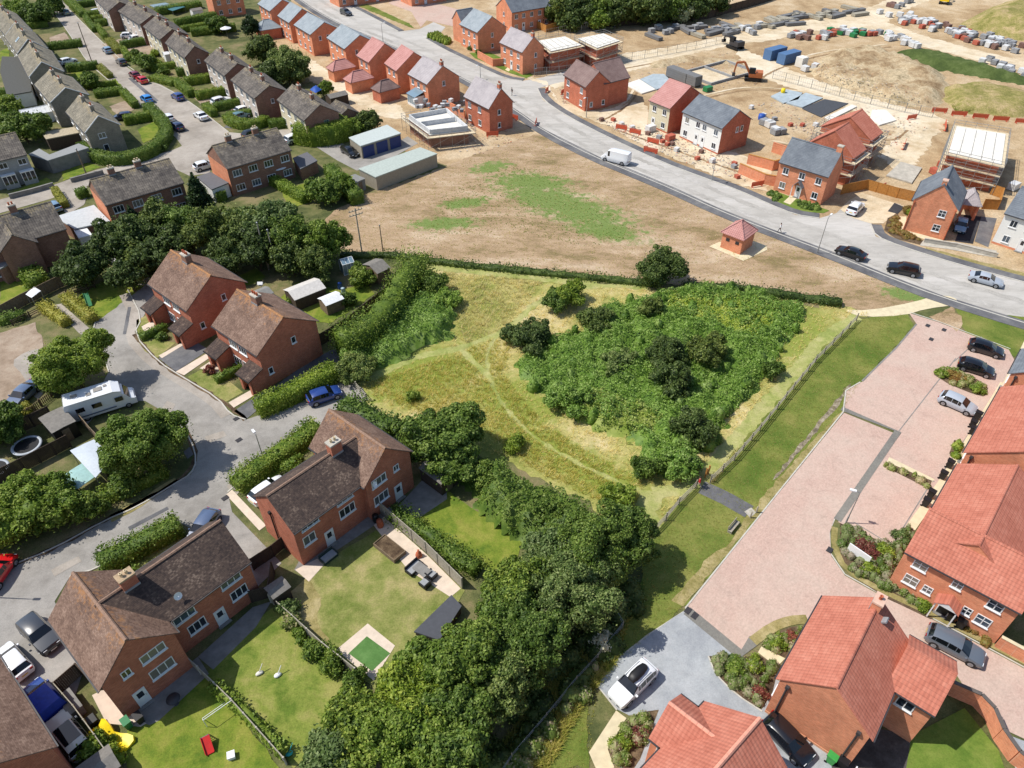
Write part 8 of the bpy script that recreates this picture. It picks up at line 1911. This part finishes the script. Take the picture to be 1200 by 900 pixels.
def lamp(label, base, top=None, h=None, rz=0, arm=.9):
 g = P(*base)
 if top: g, h = height_to(base, top)
 root = thing('street_lamp', label, 'street lamp', (g.x, g.y, 0), R_(rz), 'street lamps')
 m = MB(); m.tube((0, 0, 0), (0, 0, 1.1), .09, .08, 9); m.tube((0, 0, 1.1), (0, 0, h), .06, .045, 9); m.tube((0, 0, h), (arm, 0, h + .12), .035, n=7); m.build('column', [M_galv], root)
 m = MB(); m.box(arm - .15, -.13, h + .06, arm + .45, .13, h + .19); m.box(arm - .1, -.1, h + .035, arm + .4, .1, h + .058, 1); m.build('lantern', [M_white, M_lamp], root)
for lab, b, t, h, rz, arm in (('street lamp in the roadside hedge of the L-shaped house', (310, 541), (299, 509), None, 130, .3), ('tall street lamp on the near kerb beside the walking person', (957.5, 297), (968, 255), None, 50, .9), ('street lamp far up the spine road by the pink roofs', (449, 49), (447, 28), None, 50, .9), ('street lamp across from the standalone grey roofed house', (563, 92), (561, 76), None, 230, .9), ('street lamp before the taupe roofed corner house', (687, 138), (686, 114), None, 230, .9), ('slim street lamp at the curved verge of the pink car park', (991, 613), None, 4.6, 160, .5), ('street lamp on the verge by the new plots', (834, 212), (834, 184), None, 230, .9), ('street lamp by the lower road at the left edge', (-14, 700), None, 5.5, 0, .5)):
 lamp(lab, b, t, h, rz, arm)
def trampoline(label, px, r):
 p = P(*px); root = thing('trampoline', label, 'trampoline', (p.x, p.y, 0)); m = MB()
 m.lathe([(r, .78), (r, .86), (r * .82, .88), (r * .82, .8)], 28); m.build('rim_pad', [plain('pad_grey', srgb(168, 174, 180), .6)], root); MB().lathe([(0, .8), (r * .82, .8)], 28).build('mat', [M_black], root)
 for k in range(6):
  a = k * 1.047; MB().tube((r * .9 * math.cos(a), r * .9 * math.sin(a), 0), (r * .9 * math.cos(a), r * .9 * math.sin(a), .78), .03, n=6).build('leg', [M_galv], root)
trampoline('round trampoline with pale rim in the dark little garden', (35, 528), 1.55); trampoline('trampoline cut by the left picture edge', (-3, 556), 1.5)
def canopy(label, px, z, mat, name='garden_canopy', cat='canopy', sag=.15):
 pts = [P(x, y, z) for x, y in px]; c = sum(pts, Vector()) / 4; root = thing(name, label, cat, (c.x, c.y, 0))
 l = [p - Vector((c.x, c.y, 0)) for p in pts]; n = 6; vs, fs = [], []
 for j in range(n + 1):
  for i in range(n + 1):
   u, v = i / n, j / n; q = l[0].lerp(l[1], u).lerp(l[3].lerp(l[2], u), v); vs.append((q.x, q.y, z + sag * math.sin(math.pi * u) * math.sin(math.pi * v) + random.random() * .05))
 for j in range(n):
  for i in range(n): fs.append((j * n + j + i, j * n + j + i + 1, (j + 1) * (n + 1) + i + 1, (j + 1) * (n + 1) + i))
 m = MB(); m.add(vs, fs, 0, True); m.add([(x, y, zz - .04) for x, y, zz in vs], [f[::-1] for f in fs], 0, True); m.build('cover', [mat], root)
 for q in l: MB().tube((q.x * .95, q.y * .95, 0), (q.x * .95, q.y * .95, z), .04, n=6).build('post', [M_galv], root)
canopy('large white tarpaulin roof over the small roadside garden', [(82, 528), (110, 515), (133, 536), (112, 560)], 2.2, plain('white_tarp', srgb(184, 192, 200), .5, vary=.08)); canopy('pale aqua tarpaulin roof joined below the white one', [(60, 566), (96, 543), (112, 558), (90, 574)], 1.9, plain('teal_tarp', srgb(150, 184, 180), .5, vary=.12)); canopy('white fabric canopy beside the tree belt', [(125, 307), (134, 313), (143, 307), (132, 302)], 1.8, M_white); canopy('blue pop-up gazebo by the dirt track', [(363, 105), (370, 109), (377, 105), (370, 100)], 2.2, M_blue, 'gazebo', 'gazebo', .6); canopy('small white covered arbour at the tall weathered fence', [(30, 345), (37, 349), (48, 341), (40, 336)], 1.8, M_white)
canopy('pale blue grey tarpaulin over a heap at the top of the old gardens', [(175, 6), (188, 12), (206, 8), (194, 3)], 1.2, plain('grey_tarp', srgb(120, 140, 150), .6)); canopy('teal tarpaulin over a heap at the top of the old gardens', [(190, 8), (202, 13), (217, 8), (206, 4)], 1.4, plain('dteal_tarp', srgb(62, 110, 116), .6))
def parasol(label, px, r, z=2.4, mat=None):
 p = P(*px); root = thing('parasol', label, 'parasol', (p.x, p.y, 0)); MB().tube((0, 0, 0), (0, 0, z + .4), .04, n=7).build('pole', [M_woodpale], root); MB().lathe([(r, z - .1), (r * .98, z), (.05, z + .5), (r * .97, z - .05)], 10, sm=False).build('shade', [mat or M_white], root)
parasol('big white parasol behind the brick semi with dark chimneys', (328, 209), 1.9); parasol('white parasol in the far rear gardens', (267, 44), 1.5)
def place(name, label, cat, px, m, mats, rz=0, z=0.0, group=None, angle=None):
 p = P(*px); return tag(m.build(name, mats, None, (p.x, p.y, z), R_(rz), angle=angle), label, cat, group)
m = MB(); prof = [(-2.0, .75, 1.1), (-1.6, .95, 1.25), (-.9, .8, .95), (-.3, .5, .55), (.3, .62, .42), (1.0, .85, .45), (1.6, .95, .5), (2.0, .7, .42)]
n = 9; vs = []
for x, w, h in prof:
 for i in range(n):
  t = math.pi * i / (n - 1); y = -w * math.cos(t); vs.append((x * .8, (y + .25 * math.sin(x)) * .8, h * .85 * (.55 + .45 * abs(math.cos(t))) * (1 if i not in (0, n - 1) else 0) + .02))
fs = [(i * n + j, (i + 1) * n + j, (i + 1) * n + j + 1, i * n + j + 1) for i in range(len(prof) - 1) for j in range(n - 1)] + [tuple(range(n)), tuple(range((len(prof) - 1) * n, len(prof) * n))[::-1]]
m.add(vs, fs, 0, True); place('play_slide', 'big yellow plastic slide on the grass by the side fence', 'slide', (134, 866), m, [M_yellow], -32, angle=60)
def toy_slide(label, px, rz, c1, c2, s=1.0):
 p = P(*px); root = thing('toy_slide', label, 'slide', (p.x, p.y, 0), R_(rz)); m = MB(); m.add([(0, -.3, 1.1 * s), (1.7 * s, -.3, .15), (1.7 * s, .3, .15), (0, .3, 1.1 * s), (0, -.3, 1.0 * s), (1.7 * s, -.3, .05), (1.7 * s, .3, .05), (0, .3, 1.0 * s)], [(0, 1, 2, 3), (7, 6, 5, 4), (0, 4, 5, 1), (2, 6, 7, 3), (1, 5, 6, 2)])
 for y in (-.32, .32): m.bar((0, y, 1.18 * s), (1.7 * s, y, .24), .05, .14)
 m.build('chute', [c1], root); m = MB()
 for y in (-.28, .28): m.bar((-.5 * s, y, 0), (0, y, 1.1 * s), .06, .06)
 for k in (.3, .55, .8): m.bar((-.5 * s + .5 * s * k, -.28, 1.1 * s * k), (-.5 * s + .5 * s * k, .28, 1.1 * s * k), .05, .05)
 m.build('ladder', [c2], root)
toy_slide('green toy slide on the shaded lawn by the turning head', (104, 352), -60, M_green, M_wooddark, 1.1); toy_slide('small red and blue toy slide on the slide lawn', (243, 868), -60, M_red, M_blue, .7)
m = MB()
for a, b in (((0, 0, 0), (0, 0, 1.2)), ((2.4, 0, 0), (2.4, 0, 1.2)), ((0, 0, 1.2), (2.4, 0, 1.2)), ((0, .9, .03), (2.4, .9, .03)), ((0, .9, .03), (0, 0, 1.2)), ((2.4, .9, .03), (2.4, 0, 1.2))): m.tube(a, b, .03, n=6)
place('play_goal', 'thin white goal frame on the slide lawn', 'goal', (243, 852), m, [M_white], 42)
m = MB(); m.box(-.25, -.25, 0, .25, .25, .4); m.box(-.29, -.29, .4, .29, .29, .46); place('storage_cube', 'small white box on the slide lawn', 'box', (272, 887), m, [M_white], 20)
for lab, px_, c in (('turquoise paddling toys under the tree row at the bottom', (339, 884), plain('aqua_plastic', srgb(60, 190, 190), .5)), ('pale toy lying on the middle lawn, left one', (304, 790), W_deck), ('white garden toy with dark base on the middle lawn', (326, 792), M_white)):
 m = MB(); m.blob((0, 0, .14), (.34, .2, .15), 0, 10, 6, .3); m.tube((0, 0, .2), (.5, .3, .8), .035, n=6); place('garden_toy', lab, 'toy', px_, m, [c], 30)
p = P(457, 645); root = thing('raised_bed', 'timber raised bed with bare soil on the dry lawn', 'planter', (p.x, p.y, 0), R_(-41)); m = MB()
for x0, y0, x1, y1 in ((-1.5, -.75, 1.5, -.68), (-1.5, .68, 1.5, .75), (-1.5, -.675, -1.43, .675), (1.43, -.675, 1.5, .675)): m.box(x0, y0, 0, x1, y1, .55)
m.build('boards', [M_wood], root); MB().box(-1.42, -.67, 0, 1.42, .67, .45).build('soil', [G_bed], root)
def sofa(label, px, rz, w=1.6, mat=None, name='garden_sofa'):
 p = P(*px); root = thing(name, label, 'seat', (p.x, p.y, 0), R_(rz), 'garden seats'); mat = mat or M_black
 m = MB(); m.box(-w / 2, -.4, .1, w / 2, .4, .36); m.box(-w / 2, .4, .1, w / 2, .5, .8)
 for s in (-1, 1): m.box(s * w / 2 - .06, -.4, .36, s * w / 2 + .06, .39, .6)
 m.build('frame', [mat], root); MB().box(-w / 2 + .07, -.38, .362, w / 2 - .07, .38, .5).build('cushion', [plain('cushion_grey', srgb(150, 152, 154), .9)], root)
sofa('black garden sofa with grey cushion beside the pale fence', (486, 668), 50); sofa('black garden chair facing the grey table on the dry lawn', (506, 676), 140, .8); sofa('second black garden chair at the grey table end', (498, 686), -130, .8); sofa('dark green garden bench on the patio of the L-shaped house', (386, 655), 48, 1.6, plain('dark_green', srgb(44, 60, 58), .6), 'garden_bench')
m = MB(); m.box(-.8, -.5, .62, .8, .5, .68); [m.box(x - .04, y - .04, 0, x + .04, y + .04, .62) for x in (-.7, .7) for y in (-.42, .42)]
place('garden_table', 'grey slatted garden table among the black chairs', 'table', (495, 672), m, [M_gslab], -41)
m = MB(); m.lathe([(.28, 0), (.34, .2), (.26, .55), (.1, .7), (.1, 1.0), (0, 1.0)], 12); place('chiminea', 'round terracotta chiminea beside the pale slab path', 'chiminea', (491, 652), m, [MATS['terracotta']])
m = MB(); m.box(-.85, -.2, .42, .85, .2, .48); m.box(-.85, .2, .6, .85, .25, .9); [m.box(x - .05, -.2, 0, x + .05, .25, .42) for x in (-.7, .7)]; [m.box(x - .05, .2, .42, x + .05, .25, .6) for x in (-.7, .7)]
place('park_bench', 'timber bench on the mown strip beside the car park edge', 'bench', (859, 620), m, [M_woodpale], -130 + 180 - 2)
m = MB(); m.box(-.5, -.45, 0, .5, .45, 1.1); m.box(-.55, -.5, 1.1, .55, .5, 1.18); m.box(-.45, .5, 0, .5, 1.9, .9); m.box(-.5, .48, .9, .55, 1.95, .97)
place('storage_chest', 'grey lidded storage chests beside the cut off garden fence', 'storage box', (92, 836), m, [M_gslab], 50)
m = MB(); m.box(-.03, -.03, 0, .03, .03, 1.3); m.box(-.3, -.25, 1.3, .3, .25, 1.36); m.add([(-.38, -.32, 1.55), (.38, -.32, 1.55), (.38, 0, 1.85), (-.38, 0, 1.85), (.38, .32, 1.55), (-.38, .32, 1.55)], [(0, 1, 2, 3), (3, 2, 4, 5), (1, 4, 2), (5, 0, 3)]); [m.box(x - .02, y - .02, 1.36, x + .02, y + .02, 1.56) for x in (-.28, .28) for y in (-.22, .22)]
place('bird_table', 'white bird table on a post in the shed garden', 'bird table', (308, 343), m, [M_white])
for lab, px_, mt in (('blue water butt among the small sheds', (399, 338), M_blue), ('pale water butt beside the blue one', (403, 344), plain('pale_butt', srgb(160, 180, 190), .5)), ('dark compost bin beside the pale timber fence', (441, 611), M_black), ('terracotta tub at the fence top beside the patio', (446, 617), MATS['terracotta'])):
 m = MB(); m.lathe([(.3, 0), (.36, .4), (.3, .9), (.32, .92), (0, .96)], 12); place('garden_tub', lab, 'tub', px_, m, [mt], group='garden tubs')
def bin_(label, px, rz, col):
 p = P(*px); root = thing('wheelie_bin', label, 'bin', (p.x, p.y, 0.07), R_(rz), 'wheelie bins'); m = MB(); m.add([(-.22, -.25, .06), (.22, -.25, .06), (.22, .25, .06), (-.22, .25, .06), (-.28, -.33, .95), (.28, -.33, .95), (.28, .35, .95), (-.28, .35, .95)], [(3, 2, 1, 0), (4, 5, 6, 7), (0, 1, 5, 4), (1, 2, 6, 5), (2, 3, 7, 6), (3, 0, 4, 7)]); m.build('body', [col], root)
 m = MB(); m.add([(-.3, -.36, .96), (.3, -.36, .96), (.3, .4, 1.02), (-.3, .4, 1.02), (-.3, -.36, 1.0), (.3, -.36, 1.0), (.3, .4, 1.07), (-.3, .4, 1.07)], [(3, 2, 1, 0), (4, 5, 6, 7), (0, 1, 5, 4), (1, 2, 6, 5), (2, 3, 7, 6), (3, 0, 4, 7)]); m.build('lid', [col], root)
 for s in (-.26, .26): MB().tube((s - .03, .28, .1), (s + .03, .28, .1), .1, n=10).build('wheel', [M_tyre], root)
for lab, px_, c in (('black wheelie bin at the foot of the silver blue car bay', (1144, 491), M_black), ('black wheelie bin on the pale path, second below the silver blue car', (1138, 501), M_black), ('black wheelie bin on the pale path just above the small green bed', (1138, 509), M_black), ('black wheelie bin on the pale path beneath the small green bed', (1111, 548), M_black), ('black wheelie bin on the pale path at the planted divider', (1103, 561), M_black), ('black wheelie bin on the pale path by the lower bay, upper one', (1089, 583), M_black), ('black wheelie bin on the pale path by the lower bay, lower one', (1083, 593), M_black), ('dark wheelie bin beside the porch steps, nearer the door', (1112, 727), M_black), ('dark wheelie bin beside the porch steps, nearer the grey car', (1123, 735), M_black),
                     ('bright green wheelie bin at the gable foot of the rear wing house', (972, 893), plain('bright_green', srgb(60, 150, 70), .5)), ('black wheelie bin next to the bright green one', (985, 898), M_black), ('dark bin on the patio by the yellow slide', (166, 846), M_black), ('green bin on the patio by the yellow slide', (152, 852), M_green), ('black bin at the fence of the cut off house garden', (113, 850), M_black)):
 bin_(lab, px_, 48, c)
m = MB(); m.box(-1.1, -.05, .5, 1.1, .05, 1.5); m.box(-.9, -.04, 0, -.8, .04, .5); m.box(.8, -.04, 0, .9, .04, .5); place('sign_board', 'blank white sign board in the corner planting bed', 'sign', (1003, 656), m, [M_white], -50)
for lab, px_ in (('dark drain grate at the lower corner of the pink car park, left one', (806, 716)), ('dark drain grate at the lower corner of the pink car park, right one', (814, 722)), ('drain grate at the curved car park kerb', (972, 645)), ('manhole cover in the upper car park, left one', (1087, 382)), ('manhole cover in the upper car park, right one', (1106, 387)), ('manhole cover in the upper car park below the other two', (1091, 398)), ('drain cover at the old road bend by the small lawn', (277, 491)), ('drain cover at the drive of the lower road hedge', (264, 584)), ('manhole cover in the old road junction', (280, 516))):
 m = MB(); m.box(-.35, -.25, 0, .35, .25, .012)
 for k in range(5): m.box(-.3, -.2 + k * .085, .012, .3, -.16 + k * .085, .02)
 place('drain_cover', lab, 'drain cover', px_, m, [M_gut], 48, .085, 'drain covers')
for lab, px_, rz in (('orange timber notice board at the gap in the rail fence', (826, 560), 48),):
 m = MB(); m.box(-.06, -.06, 0, .06, .06, 1.5); m.box(.5, -.06, 0, .62, .06, 1.5); m.box(-.1, -.09, .7, .7, -.062, 1.3); place('notice_board', lab, 'notice board', px_, m, [M_woodnew], rz)
for lab, px_ in (('timber bollard at the path end, car park side', (886, 601)), ('timber bollard at the path end, bench side', (879, 607))):
 m = MB(); m.lathe([(.08, 0), (.08, .9), (.05, .98), (0, 1.0)], 8); place('bollard', lab, 'bollard', px_, m, [M_woodpale], group='timber bollards')
m = MB(); m.lathe([(0, .72), (.55, .72), (.55, .75), (0, .75)], 16); m.tube((0, 0, 0), (0, 0, .72), .05, n=8); m.lathe([(.3, 0), (.3, .04), (0, .05)], 12); place('patio_table', 'round patio table in the shade behind the slide lawn house', 'table', (206, 824), m, [M_gut])
def person(label, px, rz, top, legs, skin=srgb(190, 140, 115), hair=srgb(60, 44, 34), h=1.72, step=.28, bag=None):
 p = P(*px); root = thing('person', label, 'person', (p.x, p.y, .05), R_(rz)); k = h / 1.72
 J = dict(pel=(0, 0, .95), ch=(0, 0, 1.2), sh=(.02, 0, 1.42), nk=(.03, 0, 1.5), hd=(.05, 0, 1.58), tp=(.05, 0, 1.7), lh=(0, .1, .9), lk=(step * .6, .1, .5), la=(step * .9, .1, .09), lt=(step * .9 + .17, .11, .04), rh=(0, -.1, .9), rk=(-step * .2, -.1, .5), ra=(-step * 1.1, -.1, .12), rt=(-step * 1.1 + .16, -.11, .04), ls=(.01, .19, 1.4), le=(-.12, .25, 1.14), lw=(-.08, .27, .9), lf=(-.05, .27, .8), rs=(.01, -.19, 1.4), re=(.05, -.25, 1.14), rw=(.2, -.25, .95), rf=(.27, -.25, .87))
 rad = dict(pel=.13, ch=.135, sh=.11, nk=.055, hd=.095, tp=.06, lh=.09, lk=.06, la=.042, lt=.035, rh=.09, rk=.06, ra=.042, rt=.035, ls=.06, le=.045, lw=.032, lf=.03, rs=.06, re=.045, rw=.032, rf=.03)
 E = ['pel ch', 'ch sh', 'sh nk', 'nk hd', 'hd tp', 'pel lh', 'lh lk', 'lk la', 'la lt', 'pel rh', 'rh rk', 'rk ra', 'ra rt', 'sh ls', 'ls le', 'le lw', 'lw lf', 'sh rs', 'rs re', 're rw', 'rw rf']
 ks = list(J); me = bpy.data.meshes.new('body'); me.from_pydata([tuple(c * k for c in J[q]) for q in ks], [tuple(ks.index(a) for a in e.split()) for e in E], [])
 tmp = bpy.data.objects.new('body', me); COL.objects.link(tmp); md = tmp.modifiers.new('s', 'SKIN'); tmp.modifiers.new('d', 'SUBSURF').levels = 1
 for i, q in enumerate(ks): me.skin_vertices[0].data[i].radius = (rad[q] * k,) * 2
 me.skin_vertices[0].data[0].use_root = True
 dg = bpy.context.evaluated_depsgraph_get(); dg.update(); me2 = bpy.data.meshes.new_from_object(tmp.evaluated_get(dg)); bpy.data.objects.remove(tmp)
 me2.name = 'body'; me2.materials.clear()
 for q in (plain('skin', skin, .6, vary=.05), top, legs, M_black): me2.materials.append(q)
 for f in me2.polygons:
  c = f.center / k; arm = abs(c.y) > .2
  f.material_index = 3 if c.z < .1 else 2 if c.z < .94 and not (arm and c.z > .7) else 1 if c.z < 1.46 and not (arm and c.z < 1.1) else 0
  f.use_smooth = True
 link('body', me2, root)
 m = MB(); m.blob((.03 * k, 0, 1.66 * k), (.105, .1, .1), 0, 10, 6); m.build('hair', [plain('hair', hair, .8)], root)
 m = MB(); [m.blob((.145 * k, s, 1.63 * k), (.012, .016, .01), 0, 6, 4) for s in (-.035, .035)]; m.build('eyes', [M_black], root)
 if bag: MB().box(-.28, -.16, 1.0, -.12, .16, 1.45).build('rucksack', [bag], root)
person('person in red top and pale trousers on the dark path by the rail fence', (818, 572), 150, plain('red_top', srgb(190, 40, 48), .9), plain('pale_trousers', srgb(196, 190, 180), .9)); person('person in a white top and dark trousers walking along the spine road kerb', (913, 273), 140, plain('white_top', srgb(220, 220, 218), .9), plain('dark_trousers', srgb(40, 42, 50), .9)); person('person in dark clothes standing on the spine road bend', (600, 112), 200, plain('dark_top', srgb(40, 44, 48), .9), plain('dark_trousers', None), step=.1)
